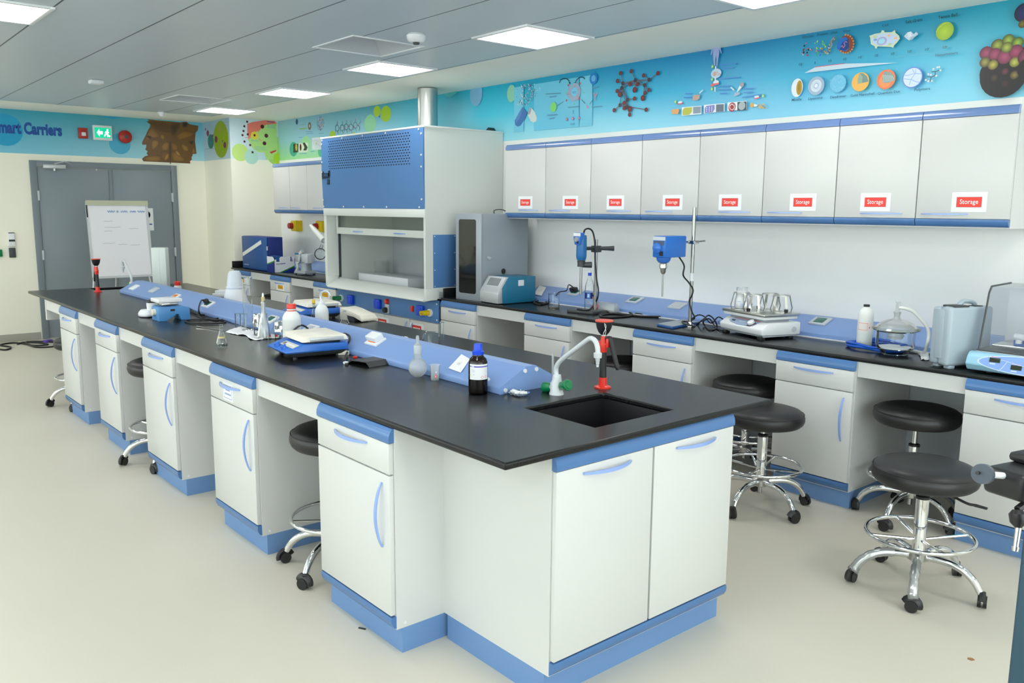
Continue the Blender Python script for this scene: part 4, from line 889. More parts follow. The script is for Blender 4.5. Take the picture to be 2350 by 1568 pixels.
m = MB(); m.box(HX1, HX1+.004, HY0+.08, HY0+.33, .962, 1.432, .001); sp_ = hp(m, 'side_panel', 'hoodblue')
for y in (HY0+.095, HY0+.315):
    for z in (.975, 1.12, 1.27, 1.418): m = MB(); m.cyl((HX1+.003, y, z), (HX1+.007, y, z), .005, n=8); sub(m, 'screw', 'plastic', sp_)
m = MB(); m.box(HX0, HX1-.01, 2.80, 2.82, .636, .842, .003); cp = hp(m, 'control_panel', 'hoodblue')
cp['label'] = 'blue control strip under the hood sill'
for px, py in ((806, 688), (868, 698), (966, 713)):
    p = ony(px, py, 2.79); m = MB(); m.box(p.x-.05, p.x+.05, 2.765, 2.80, p.z-.048, p.z+.048, .008); m.box(p.x-.04, p.x+.04, 2.758, 2.768, p.z-.04, p.z+.03, .004); sub(m, 'socket', 'bluecap', cp)
p = ony(888, 692, 2.79); m = MB(); m.lathe([(.026, 0), (.026, .02), (.02, .03), (0, .032)], 16, X=Matrix.Translation((p.x, 2.80, p.z)) @ Matrix.Rotation(PI/2, 4, 'X')); sub(m, 'red_button', 'red', cp)
p = ony(887, 709, 2.79); m = MB(); m.box(p.x-.035, p.x+.04, 2.79, 2.80, p.z-.045, p.z+.045, .003); sub(m, 'switch_plate', 'silver', cp)
m = MB(); m.lathe([(.028, 0), (.026, .03), (0, .032)], 14, X=Matrix.Translation((p.x-.008, 2.79, p.z-.012)) @ Matrix.Rotation(PI/2, 4, 'X')); sub(m, 'rotary_switch', 'black', cp)
p = ony(945, 709, 2.79); m = MB(); m.box(p.x-.02, p.x+.02, 2.785, 2.80, p.z-.028, p.z+.028, .004); sub(m, 'rocker_switch', 'red', cp)
for px, py, k, dx in ((783, 684, 'green', 0), (986, 718, 'yellow', 0)):
    p = ony(px, py, 2.79); m = MB(); m.cyl((p.x, 2.80, p.z), (p.x, 2.782, p.z), .036, n=20); sub(m, 'flange', 'plastic', cp)
    m = MB(); m.cyl((p.x, 2.785, p.z), (p.x-.02, 2.70, p.z), .024, .022, n=16); m.lathe([(0, 0), (.018, 0)], 12, (p.x, 2.70, p.z)); sub(m, 'gas_tap', k, cp)
for z in (.665, .81): m = MB(); m.cyl((HX1-.03, 2.80, z), (HX1-.03, 2.795, z), .008, n=8); sub(m, 'screw', 'plastic', cp)
# cabinet below the hood
t2 = T('hood_base_cabinet', 'white four door cabinet under the fume hood with red labels', 'cabinet', (HX0, 2.81, 0))
m = MB(); m.box(0, HX1-.012-HX0, .008, .68, .10, .634); m.box(0, HX1-.012-HX0, .04, .66, 0, .10); m.build('body', 'white', t2)
dw = (HX1-.012-HX0)/4
for i in range(4):
    m = MB(); m.box(i*dw+.004, (i+1)*dw-.004, -.012, .008, .12, .628, .002); do = m.build('cabinet_door', 'white', t2); doors_ = [] if i == 0 else doors_; doors_.append(do)
    h = MB(); hx = (i+1)*dw-.05 if i % 2 == 0 else i*dw+.05; h.bow((hx, -.012, .60), (hx, -.012, .36), (0, -1, 0), (1, 0, 0)); h.build('handle', 'handle', do)
    if i: px_ = (806, 878, 957)[i-1]; q = ony(px_, (722, 739, 754)[i-1], 2.80); sticker(do, max(i*dw-dw+.1, min(4*dw-.1, q.x-HX0)), q.z, -.0125, .15, .055, S(222, 52, 40), None)
# flue
m = MB(); cxf, cyf = -5.02, 3.2
m.lathe([(.097, 2.369), (.097, 2.40), (.1, 2.402), (.1, 2.42), (.097, 2.422), (.097, 2.79)], 36, (cxf, cyf, 0), cap0=False, cap1=False)
one(m, 'flue_pipe', 'brushed', 'round silver flue pipe rising from the fume hood to the ceiling', 'pipe')
p = on(1, 3.44, 1128, 297); m = MB(); m.prism([(p.x-.05, 2.369), (p.x+.03, 2.369), (p.x+.02, 2.385), (p.x, 2.402)], 1, 3.40, 3.47); one(m, 'wedge_bracket', 'black', 'small black wedge on the back of the fume hood roof', 'bracket')

# ------------------------------------------------------------------ stools
def make_stool(label, loc, rz, lift=0.0, ring=.245, lev=0):
    t = T('lab_stool', label, 'stool', loc, rz, 'lab stools'); zt = .578+lift
    m = MB(); R = .222
    m.lathe([(0, zt), (.12, zt), (.17, zt-.003), (.198, zt-.012), (.213, zt-.027), (.2195, zt-.045), (.2195, zt-.06), (.213, zt-.078), (.198, zt-.092), (.17, zt-.099), (0, zt-.1)], 44); s = m.build('seat', 'leather', t, sharp=80)
    m = MB(); m.tube([(.2145*math.cos(2*PI*k/48), .2145*math.sin(2*PI*k/48), zt-.026) for k in range(48)], .0018, 5, True); m.build('seam', 'leather', s)
    m = MB(); m.box(-.06, .06, -.06, .06, zt-.122, zt-.1, .006); m.build('seat_plate', 'black', t)
    m = MB(); m.cyl((0, 0, .36), (0, 0, zt-.12), .014); m.build('gas_lift', 'steel', t)
    m = MB(); m.lathe([(.0275, .155), (.0275, .415), (.026, .42)], 28); m.build('column', 'chrome', t)
    m = MB(); m.lathe([(.029, .413), (.029, .424), (.015, .43)], 24); m.build('collar', 'black', t)
    m = MB(); m.tube(smooth([(0, .03, zt-.112), (.05, .10, zt-.115), (.09, .17, zt-.13), (.10, .20, zt-.13)], 5), .006, 8); m.tube([(.10, .2, zt-.13), (.115, .245, zt-.132)], [.011, .009], 8, flat=.6); lo_ = m.build('lever', 'black', t); lo_.rotation_euler.z = lev
    m = MB(); m.tube([(.222*math.cos(2*PI*k/60), .222*math.sin(2*PI*k/60), ring) for k in range(60)], .009, 10, True)
    for k in range(4):
        a = k*PI/2+.5; m.tube([(.026*math.cos(a), .026*math.sin(a), ring-.02), (.215*math.cos(a), .215*math.sin(a), ring-.001)], .0065, 8)
    m.build('foot_ring', 'chrome', t)
    m = MB(); m.lathe([(.034, .125), (.046, .132), (.048, .165), (.036, .178), (.03, .18)], 10); m.cyl((0, 0, .085), (0, 0, .125), .012); m.build('hub', 'brushed', t)
    for k in range(5):
        a = 2*PI*k/5; X = Matrix.Rotation(a, 4, 'Z')
        m = MB(); m.tube(smooth([(.035, 0, .150), (.09, 0, .153), (.15, 0, .150), (.20, 0, .132), (.240, 0, .100), (.266, 0, .058)], 5), [.0165]*20+[.0155]*6, 12, X=X); m.build('leg', 'chrome', t)
        q = random.uniform(-1, 1); X2 = X @ Matrix.Translation((.275, 0, 0)) @ Matrix.Rotation(q, 4, 'Z')
        m = MB(); m.cyl((-.018, 0, .026), (-.004, 0, .026), .026, n=20, X=X2); m.cyl((.004, 0, .026), (.018, 0, .026), .026, n=20, X=X2)
        m.tube([(0, .03*math.cos(b), .028+.03*math.sin(b)) for b in [x*PI/8-.3 for x in range(9)]], .0115, 8, X=X2, flat=1.5); m.cyl((0, .006, .05), (0, .006, .066), .012, n=12, X=X2); m.build('caster', 'black', t)
    return t
st = make_stool('black round stool nearest the camera at the right, film still on its chrome legs', (.342, 2.123, 0), math.atan2(1.87-2.123, .441-.342), 0)
# clear protective film wrapped round two legs of the nearest stool
for k in (0, 4):
    a = 2*PI*k/5; m = MB(); m.tube(smooth([(.10, 0, .154), (.15, 0, .150), (.20, 0, .132), (.240, 0, .100), (.262, 0, .066), (.272, .004, .050)], 4), [.0185, .021, .019, .0205, .0195, .021, .0185, .020, .022, .020, .0185, .021, .020, .0215, .021, .022, .022, .024, .026, .024, .028], 9, X=Matrix.Rotation(a, 4, 'Z')); m.build('protective_film', 'wrap', st)
def more(label, x, y, rz, lift=0, lev=0):
    if lift: return make_stool(label, (x, y, 0), rz, lift, .245, lev)
    r = copy_tree(st, (x, y, 0), rz, label)
    for c in list(r.children):
        if c.name.startswith('lever'): c.rotation_euler.z = 2.6
        if c.name.startswith('protective'): bpy.data.objects.remove(c)
    return r
more('black round stool drawn half out beside the near end of the island', -.703, 2.475, math.atan2(2.405-2.479, .267))
more('tall black stool pushed under the wall bench behind the nearest stool, raised seat', -.0715, 2.945, -PI/2, .055, 2.6)
more('black stool half hidden under the wall bench behind the island corner', -1.156, 2.98, PI, .03, 3)
more('black stool tucked into the island kneehole by the near corner cabinet', -1.488, .245, 3.892, .10, 2.6)
more('black stool tucked into the island kneehole beside the third cabinet', -3.685, .185, PI, .11, 3)
more('black stool at the far end of the island front, by the grey door', -5.77, .20, PI, .001, 3)
more('dark stool in the far corner under the wall bench beside the yellow labelled cabinet', -8.08, 3.03, PI)
more('dark stool under the wall bench seen past the eyewash spray', -2.26, 3.03, PI)
# ------------------------------------------------------------------ helpers for loose things
W = lambda px, py: onz(px, py, .9)
B = lambda px, py: onz(px, py, .874)
def proj(p):
    d = V(p)-CAM; z = d.dot(FW); return 1175+FPX*d.dot(RT)/z, 784-FPX*d.dot(UP)/z
def hz(p, py): return vert((p[0], p[1]), 0, py)-p[2]
def frame3(l, n, r):
    """footprint from three base corners seen left, nearest, right: origin at the left one, x along the front"""
    l, n, r = V(l), V(n), V(r); d = n-l; rz = math.atan2(d.y, d.x); q = V((-math.sin(rz), math.cos(rz), 0))
    return l, rz, d.length, (r-n).dot(q)
def camdir(p): return math.atan2(CAM.y-p[1], CAM.x-p[0])
def cord(pts, label, r=.004, n=6, name='power_cord', mt='rubber', seg=7):
    m = MB(); m.tube(smooth(pts, seg), r, n); return one(m, name, mt, label, 'cord')
def bench_at(px, y, z=.9):
    """point of the level z in picture column px at depth y"""
    lo, hi = 500, 1500
    for _ in range(50):
        m = (lo+hi)/2; q = onz(px, m, z)
        if q.y > y or q.z > z+1: lo = m
        else: hi = m
    q = onz(px, hi, z); return V((q.x, q.y, z))
def patch(m, r, z0, z1, a0, a1, col, c=(0, 0, 0), n=14, mi=0):
    vs = []
    for k in range(n+1):
        a = a0+(a1-a0)*k/n
        for z in (z0, z1): vs.append((c[0]+r*math.cos(a), c[1]+r*math.sin(a), c[2]+z))
    m.add(vs, [(2*k, 2*k+2, 2*k+3, 2*k+1) for k in range(n)], mi, col)

# ------------------------------------------------------------------ far wall: door, easel, signs
DY0, DY1, DZ = .718, 2.482, 2.205; DM = 1.648
m = MB(); f = .075
for q in ((DY0, DY0+f, 0, DZ), (DY1-f, DY1, 0, DZ), (DY0+f, DY1-f, DZ-f, DZ)): m.box(XF-.02, XF+.03, q[0], q[1], q[2], q[3], .004)
d1 = struct(m, 'door_1', 'doorframe')
for a, b, hy in ((DY0+f+.004, DM-.003, DY0+f), (DM+.003, DY1-f-.004, DY1-f)):
    m = MB(); m.box(XF-.02, XF+.012, a, b, .008, DZ-f-.006, .002); dl = m.build('door_leaf', 'door', d1)
    for z in (.35, 1.05, 1.78):
        m = MB(); m.box(XF+.006, XF+.034, hy-.012, hy+.012, z-.06, z+.06, .004); m.build('hinge', 'lightgrey', dl)
m = MB(); m.box(XF+.012, XF+.02, DM-.03, DM+.01, .01, DZ-f-.01, .001); m.build('meeting_strip', 'doorframe', d1)
a = onx(98, 381, XF+.04); b = onx(150, 384, XF+.04)
m = MB(); m.box(XF+.012, XF+.07, a.y, b.y, a.z-.028, a.z+.022, .006); c = m.build('door_closer', 'silver', d1)
m = MB(); m.tube([(XF+.06, (a.y+b.y)/2, a.z+.03), (XF+.10, b.y-.02, a.z+.06), (XF+.03, b.y+.07, DZ-.03)], .008, 6); m.cyl((XF+.05, (a.y+b.y)/2, a.z-.055), (XF+.05, (a.y+b.y)/2, a.z-.02), .015, n=10); m.build('closer_arm', 'silver', c)
p = onx(221, 390, XF+.013); m = MB(); m.cyl((XF+.012, p.y, p.z), (XF+.02, p.y, p.z), .012, n=12); m.build('viewer', 'silver', d1)
a = onx(335, 478, XF+.013); b = onx(350, 529, XF+.013)
t = T('door_notice', 'white notice with blue circle on the grey door beside the easel', 'notice', (XF+.014, a.y, b.z))
m = MB(); m.box(XF+.013, XF+.0155, a.y-.05, b.y+.02, b.z, a.z, 0, col=S(232, 236, 240)); m.box(XF+.0155, XF+.0162, a.y-.04, b.y, b.z+.075, b.z+.09, col=S(40, 80, 160)); m.build('sheet', 'col', t, True)
m = MB(); m.lathe([(0, 0), (.055, 0)], 22, X=Matrix.Translation((XF+.0168, a.y-.005, a.z-.085)) @ Matrix.Rotation(PI/2, 4, 'Y'), col=S(40, 95, 170)); m.lathe([(0, .0004), (.02, .0004)], 12, X=Matrix.Translation((XF+.0168, a.y-.005, a.z-.085)) @ Matrix.Rotation(PI/2, 4, 'Y'), col=S(230, 235, 240)); m.build('pictogram', 'col', t, True)

EX = -9.25
a, b, c, e = onx(194, 462, EX), onx(336, 462, EX), onx(333, 637, EX), onx(190, 637, EX)
t = T('easel_board', 'white flip chart board on an easel in front of the grey door', 'easel', (EX, (a.y+b.y)/2, 0))
y0, y1, z0, z1 = a.y+.01, b.y-.005, e.z, a.z; tl = .10
def EP(y, z, o=0): return (EX+tl*(z1-z)/(z1-z0)+o, y, z)     # board leans back at the top
def eb(m, ya, yb, za, zb, o0, o1, mi=0, col=None):
    m.add([EP(ya, za, o0), EP(yb, za, o0), EP(yb, zb, o0), EP(ya, zb, o0), EP(ya, za, o1), EP(yb, za, o1), EP(yb, zb, o1), EP(ya, zb, o1)], [(0, 1, 2, 3), (4, 5, 6, 7), (0, 1, 5, 4), (1, 2, 6, 5), (2, 3, 7, 6), (3, 0, 4, 7)], mi, col)
m = MB(); eb(m, y0, y1, z0, z1, 0, .02); m.build('board', mat('white board face', (.80, .80, .84, 1), .3), t, True)
m = MB(); fr = .022
for q in ((y0-.008, y0+fr*.5, z0, z1), (y1-fr, y1+.008, z0, z1), (y0, y1, z0-.012, z0+fr*.6)): eb(m, *q, -.004, .026)
m.build('board_frame', 'silver', t, True)
m = MB(); eb(m, y0, y1+.01, z1-.045, z1+.012, -.006, .034); m.build('paper_clamp', mat('olive grey clamp', (.48, .50, .36, 1), .5), t, True)
m = MB(); eb(m, y0-.008, y0+.006, z1-.19, z1-.045, .02, .03); m.build('clamp_end', 'black', t, True)
m = MB()
def scrib(ya, yb, z, h, col, n=30, r=.0035):
    ph = random.random()*9; m.tube([EP(ya+(yb-ya)*k/n, z+h*(.55*math.sin(k*1.9+ph)+.45*math.sin(k*.7+ph*2)), .0215) for k in range(n+1)], r, 4, col=col)
for ya, yb in ((.33, .45), (.48, .51), (.55, .66), (.70, .80), (.83, .95)): scrib(y0+(y1-y0)*ya, y0+(y1-y0)*yb, z1-.12-.0*ya, .016, S(150, 180, 222))
for z_, ya, yb in ((.26, .26, .40), (.34, .26, .52), (.36, .66, .82), (.39, .25, .38), (.55, .20, .40), (.57, .46, .60), (.58, .66, .82)): scrib(y0+(y1-y0)*ya, y0+(y1-y0)*yb, z1-(z1-z0)*z_, .004, S(176, 178, 190), 14, .002)
m.build('handwriting', 'col', t, True)
for ya, yb, xo in ((y0+.06, y0-.08, .14), (y1-.06, y1+.08, .14), ((y0+y1)/2, (y0+y1)/2, -.42)):
    m = MB(); m.tube([(EX+.0, ya, z0+.25 if xo > 0 else z1-.1), (EX+xo, yb, 0)], .011, 8); m.build('leg', 'silver', t, True)

def plate(name, px0, py0, px1, py1, d, mt, label, cat, bev=.006):
    a = onx(px0, py0, XF); b = onx(px1, py1, XF); m = MB(); m.box(XF, XF+d, min(a.y, b.y), max(a.y, b.y), min(a.z, b.z), max(a.z, b.z), bev); return one(m, name, mt, label, cat)
t = T('wall_switch', 'white wall unit with black band left of the grey door', 'switch', tuple(onx(26, 550, XF)))
a = onx(17, 534, XF); b = onx(35, 565, XF); m = MB(); m.box(XF, XF+.03, a.y, b.y, b.z, a.z, .006); m.build('cover', 'plastic', t, True)
m = MB(); zz = a.z+(b.z-a.z)*.58; m.box(XF+.028, XF+.033, a.y+.004, b.y-.002, zz-.012, zz+.012); m.box(XF+.02, XF+.031, a.y+.004, b.y-.002, a.z-.008, a.z+.001); m.build('band', 'black', t, True)
plate('card_reader', 19.5, 569, 36.5, 591, .025, 'darkgrey', 'black square card reader below the white wall unit', 'card reader')
plate('exit_button', -12, 573, 5.5, 589, .03, 'green', 'small green release button cut by the left edge of the photo', 'button')
t = T('fire_call_point', 'dark red square fire call point left of the exit sign', 'fire alarm', tuple(onx(191, 306, XF)))
a = onx(179.5, 293, XF+.03); b = onx(202, 318.5, XF+.03); m = MB(); m.box(XF, XF+.045, a.y, b.y, b.z, a.z, .006); m.build('case', 'redpaint', t, True)
p = onx(192, 307, XF+.045); m = MB(); m.box(XF+.044, XF+.05, p.y-.024, p.y+.024, p.z-.026, p.z+.018, .006); m.build('push_window', 'plastic', t, True)
t = T('exit_sign', 'lit green exit sign with white arrow and running figure', 'exit sign', tuple(onx(235, 304, XF)))
a = onx(213, 294, XF+.04); b = onx(258, 316, XF+.04); yc, zc = (a.y+b.y)/2, (a.z+b.z)/2; hw, hh = (b.y-a.y)/2, .093
m = MB(); m.box(XF, XF+.045, yc-hw, yc+hw, zc-hh, zc+hh, .008); m.build('housing', 'plastic', t, True)
m = MB(); m.box(XF+.044, XF+.047, yc-hw*.86, yc+hw*.86, zc-hh*.68, zc+hh*.68); m.build('lit_face', 'exit', t, True)
m = MB()
def ex(pts): m.add([(XF+.0476, yc+hw*y, zc+hh*z) for y, z in pts], [tuple(range(len(pts)))])
ex([(-.62, 0), (-.36, .5), (-.36, .2), (-.02, .2), (-.02, -.2), (-.36, -.2), (-.36, -.5)])
ex([(.22, .1), (.34, .24), (.58, .2), (.66, .05), (.54, -.04), (.62, -.3), (.5, -.52), (.42, -.48), (.48, -.3), (.34, -.18), (.2, -.48), (.1, -.44), (.26, -.08)])
m.add([(XF+.0478, yc+hw*(.5+.085*math.cos(k*PI/6)), zc+hh*(.38+.16*math.sin(k*PI/6))) for k in range(12)], [tuple(range(12))])
ex([(.60, -.3), (.74, -.3), (.74, -.5), (.60, -.5)]); m.build('pictogram', 'exitwhite', t, True)
p = onx(285.5, 314.5, XF); t = T('fire_bell', 'round red fire alarm bell right of the exit sign', 'alarm bell', tuple(p)); R = .083
m = MB(); m.lathe([(R, .02), (R, .045), (R*.9, .065), (R*.6, .078), (.0, .082)], 30, X=Matrix.Translation((XF, p.y, p.z)) @ Matrix.Rotation(PI/2, 4, 'Y')); m.build('gong', 'redpaint', t, True)
m = MB(); m.lathe([(.05, 0), (.05, .03)], 20, X=Matrix.Translation((XF, p.y, p.z)) @ Matrix.Rotation(PI/2, 4, 'Y')); m.build('backplate', 'darkgrey', t, True)
m = MB(); m.lathe([(.026, .078), (.024, .086), (0, .088)], 16, X=Matrix.Translation((XF, p.y, p.z)) @ Matrix.Rotation(PI/2, 4, 'Y')); m.build('boss', 'darkgrey', t, True)
# cables on the floor by the door
F0 = lambda px, py: onz(px, py, .010)
t = cord([F0(*q) for q in ((-30, 796), (10, 803), (25, 797), (0, 792), (30, 787), (60, 790), (85, 797), (125, 795), (133, 787), (100, 784), (60, 785), (75, 793), (110, 791), (90, 787), (55, 786), (40, 790))], 'tangle of black cable on the floor by the grey door', .010, 6)
m = MB(); p = F0(110, 784); m.box(-.03, .03, -.05, .05, -.012, .02, .006); one(m, 'cable_connector', mat('violet plastic', (.12, .06, .42, 1), .5), 'small violet connector on the floor cable by the door', 'connector', loc=(p.x, p.y, p.z), rz=.5)

# ------------------------------------------------------------------ taps and eyewash sprays
fx, fy = -.615, .792
t = tp = T('lab_tap', 'white goose neck tap with two green knobs at the near island sink', 'tap', (fx, fy, .9))
zt = lambda py: vert((fx, fy), 0, py)-.9
m = MB(); m.lathe([(.031, 0), (.031, .006), (.027, .012), (.027, zt(880)), (.02, zt(872)), (.02, zt(868)), (.017, zt(860)), (.0, zt(860))], 24); m.build('pillar', 'tapwhite', t)
Pt = lambda px, py: ony(px, py, fy)-V((fx, fy, .9))
pts = [(0, 0, zt(868))]+[tuple(Pt(*q)) for q in ((1276, 850), (1279, 838), (1290, 825), (1320, 802), (1345, 783), (1356, 777), (1366, 783), (1371, 797), (1372, 811))]
m = MB(); m.tube(smooth(pts, 5), .0105, 12); m.build('spout', 'tapwhite', t)
e = Pt(1372, 811); m = MB(); m.lathe([(.0, -.055), (.005, -.055), (.0055, -.045), (.0075, -.043), (.0075, -.033), (.009, -.031), (.009, -.02), (.016, -.018), (.017, 0), (.012, .004)], 16, tuple(e)); m.build('nozzle', 'tapwhite', t)
for px, py, ax in ((1258, 889, -1), (1297, 885, 1)):
    c = Pt(px, py); c.y = -.004*ax; a0 = V((0, 0, zt(888))); d = (c-a0).normalized()
    m = MB(); m.cyl(a0, a0+d*.035, .014, n=14); m.build('valve_arm', 'tapwhite', t)
    m = MB(); m.tube([a0+d*.032, a0+d*.036, a0+d*.078, a0+d*.080], [.016, .0185, .024, .022], 12); k = m.build('knob', 'green', t)
    m = MB(); m.tube([a0+d*.080, a0+d*.083], [.017, .015], 12); m.build('knob_cap', 'lightgrey' if ax < 0 else 'green', k)
    if ax < 0:
        m = MB(); m.tube([a0+d*.083, a0+d*.0845], [.009, .009], 8); m.build('red_mark', 'red', k)
ey = T('eyewash_spray', 'red and black hand held eyewash spray beside the near island sink', 'eyewash', (-.587, 1.04, .9))
e0 = (-.587, 1.04); ze = lambda py: vert(e0, 0, py)-.9
m = MB(); m.lathe([(.036, 0), (.036, .006), (.022, .010), (.0185, .014), (.0175, ze(866)), (0, ze(866))], 24); m.build('socket_base', 'red', ey)
m = MB(); m.lathe([(.0155, ze(866)), (.0145, ze(840)), (.0135, ze(808)), (0, ze(808))], 20); m.build('grip', 'black', ey)
m = MB(); m.lathe([(.0145, ze(808)), (.0165, ze(800)), (.0165, ze(790)), (.0135, ze(780)), (.0125, ze(771)), (0, ze(771))], 20); m.cyl((-.026, 0, ze(790)), (.03, 0, ze(790)), .0085, n=14); m.ball((-.026, 0, ze(790)), .0115, 8); m.box(.022, .036, -.012, .012, ze(796), ze(775), .004); m.build('valve', 'red', ey)
m = MB(); m.lathe([(.0125, ze(772)), (.0125, ze(766)), (0, ze(766))], 18); m.build('neck', 'steel', ey)
m = MB(); m.lathe([(.014, ze(768)), (.024, ze(762)), (.032, ze(752)), (.0365, ze(740)), (.0375, ze(737)), (.0, ze(737))], 28); m.build('cup', 'black', ey)
m = MB(); m.lathe([(.0385, ze(738)), (.040, ze(736)), (.038, ze(734.5)), (0, ze(734))], 28); m.build('dust_cap', mat('coral cap', (.80, .10, .06, 1), .4), ey)
a = camdir(e0); q = V((math.cos(a), math.sin(a), 0)); s_ = V((-q.y, q.x, 0))
m = MB(); m.tube(smooth([q*.040+s_*(-.0)+V((0, 0, ze(739))), q*.037+s_*.008+V((0, 0, ze(745))), q*.034+s_*.006+V((0, 0, ze(753))), q*.028+s_*(-.002)+V((0, 0, ze(764))), q*.02+s_*.004+V((0, 0, ze(768))), q*.03+s_*.008+V((0, 0, ze(757))), q*.039+s_*.001+V((0, 0, ze(742)))], 5), .0013, 5); m.build('cap_chain', 'plastic', ey)
Qe = lambda px, py: ony(px, py, 1.04)-V((-.587, 1.04, .9))
m = MB(); pts = [Qe(1391, 777), Qe(1400, 777), Qe(1405, 795), Qe(1412, 825), Qe(1418, 850)]; m.tube(smooth(pts, 4), [.007]*4+[.0095]*12+[.006], 10, flat=1.2); m.build('lever', 'black', ey)
copy_tree(tp, (RX0-.142, .744, .9), PI, 'white goose neck tap with green knobs at the far end of the island')
copy_tree(ey, (-6.26, .47, .9), PI, 'red and black eyewash spray at the far end of the island')

# ------------------------------------------------------------------ stirring hotplates
def hotplate(label, l, n, r, plate_h=.028):
    o, rz, L, D = frame3(l, n, r)
    t = T('hotplate_stirrer', label, 'hotplate', tuple(o), rz)
    m = MB(); lo = [(.02, .03), (L-.02, .03), (L-.02, D-.02), (.02, D-.02)]; hi = [(-.0, .0), (L, .0), (L, D), (0, D)]
    m.hexa(lo, hi, .010, .034, .006); m.build('base', 'darkgrey', t)
    m = MB()
    for x in (.04, L-.04):
        for y in (.05, D-.04): m.cyl((x, y, 0), (x, y, .014), .012, n=10)
    m.build('feet', 'black', t)
    m = MB(); f = D*.26
    m.prism([(.0-.012, .036), (-.014, .042), (f, .078), (D+.004, .072), (D+.004, .034), (0, .033)], 0, -.004, L+.004, bev=.006); bd = m.build('body', 'ikablue', t)
    sl = (.078-.042)/(f+.014)
    X = Matrix.Translation((0, -.014, .0425)) @ Matrix.Rotation(math.atan(sl), 4, 'X')
    m = MB(); m.box(L*.30, L*.96, f*.55, f*1.0, 0, .0012, col=S(214, 214, 206), X=X); m.box(L*.34, L*.44, f*.66, f*.9, .0012, .0018, col=S(120, 112, 100), X=X); m.box(L*.5, L*.9, f*.72, f*.84, .0012, .0018, col=S(235, 235, 228), X=X); m.build('label_strip', 'col', bd)
    for x in (.36, .70):
        m = MB(); m.cyl((L*x, f*.30, 0), (L*x, f*.30, .014), .016, .014, 18, X=X); m.box(L*x-.003, L*x+.003, f*.30-.016, f*.30+.016, .012, .020, .002, X=X); m.build('dial', 'ikablue', bd)
    m = MB(); m.box(.02, L-.02, f+.02, D-.03, .072, .086, .004); m.build('plinth', 'black', t)
    m = MB(); m.hexa([(-.006, f-.012), (L+.006, f-.012), (L+.006, D+.008), (-.006, D+.008)], [(.006, f), (L-.006, f), (L-.006, D-.004), (.006, D-.004)], .086, .086+plate_h, .006); m.build('heating_plate', 'ceramic', t)
    m = MB(); m.box(L-.001, L+.006, f+.03, D-.02, .088, .108, .002, X=Matrix.Identity(4)); m.build('side_strip', 'silver', t)
    return t, L, D
hp1, hL, hD = hotplate('blue stirring hotplate with white square plate in the middle of the near worktop', W(619, 810), W(662, 829), W(792, 814))
p = onz(650, 706, 1.0); r = copy_tree(hp1, (p.x-.30, 1.02, .9), hp1.rotation_euler.z, 'second blue hotplate behind the island ridge, only its white plate showing')
o, rz, L, D = frame3(W(349, 734), W(365, 739), W(439, 734))
t = T('magnetic_stirrer', 'sky blue stirrer with arched side and square white plate on the far worktop', 'stirrer', tuple(o), rz)
m = MB(); pf = [(0, 0), (.05, 0), (.11, .035), (.17, .048), (D-.15, .052), (D-.075, .038), (D-.06, 0), (D, 0), (D, .085), (D-.05, .098), (.02, .098), (0, .090)]; m.prism(pf, 0, 0, L, bev=.004); m.build('body', 'skyblue', t)
m = MB(); m.box(.012, L-.012, .02, D-.02, .04, .06); m.build('base', 'black', t)
m = MB(); m.lathe([(.0, .022), (.022, .020), (.024, 0)], 18, X=Matrix.Translation((L*.5, 0, .058)) @ Matrix.Rotation(PI/2, 4, 'X')); m.build('dial', 'cream', t)
m = MB(); m.box(.01, L-.01, .03, D-.07, .104, .122, .003); m.build('under_plate', 'steel', t)
m = MB(); m.box(-.012, L+.012, .0, D-.05, .124, .150, .006); m.build('plate', 'plastic', t)
m = MB(); m.box(L-.002, L+.003, D-.13, D-.10, .066, .08, .002); m.build('rocker_switch', 'black', t)
p = W(338, 727); t = T('vortex_mixer', 'small white mixer with black top in front of the sky blue stirrer', 'mixer', (p.x, p.y, .9)); k = mpp(p)
m = MB(); m.lathe([(.0, .008), (20*k, .008), (21*k, .02), (19*k, .035), (14*k, .05), (0, .052)], 26, X=Matrix.Diagonal((1.15, .9, 1, 1))); m.build('base', 'plastic', t)
m = MB(); m.lathe([(11*k, .048), (12*k, .08), (12*k, .098), (0, .1)], 22, (6*k, 10*k, 0)); m.build('motor_housing', 'plastic', t)
m = MB(); m.lathe([(9*k, .098), (11.5*k, .106), (11*k, .116), (0, .112)], 22, (6*k, 10*k, 0)); m.build('rubber_cup', 'black', t)
m = MB(); m.lathe([(15*k, 0), (15*k, .009)], 16); m.build('rubber_foot', 'black', t)

# ------------------------------------------------------------------ glassware and bottles on the island
def vessel(label, name, cat, p, prof, mt='glass', group=None, liquid=None, rim=True):
    t = T(name, label, cat, tuple(p), 0, group)
    m = MB(); m.lathe(prof, 28, cap1=False); m.build('wall', mt, t)
    if rim:
        r, z = prof[-1]; m = MB(); m.tube([(r*math.cos(2*PI*i/28), r*math.sin(2*PI*i/28), z) for i in range(28)], .0014, 5, True); m.build('rim', 'glassedge', t)
        r0 = prof[1][0]; m = MB(); m.tube([(r0*math.cos(2*PI*i/28), r0*math.sin(2*PI*i/28), .002) for i in range(28)], .002, 5, True); m.build('foot_edge', 'glassedge', t)
    return t
def P0(px, py, z=.9, rpx=None, back=None):
    p = onz(px, py, z); p = V((p.x, p.y, z))
    if rpx is None: rpx = 12
    r = rpx*mpp(p)
    if .35 < p.y < .80 and p.x < RX1+.02: p = bench_at(px, min(p.y, .590-r), z)      # stands clear in front of the ridge
    elif .80 <= p.y < 1.4 and p.x < RX1+.02: p = bench_at(px, max(p.y, .948+r), z)   # stands clear behind it
    return p
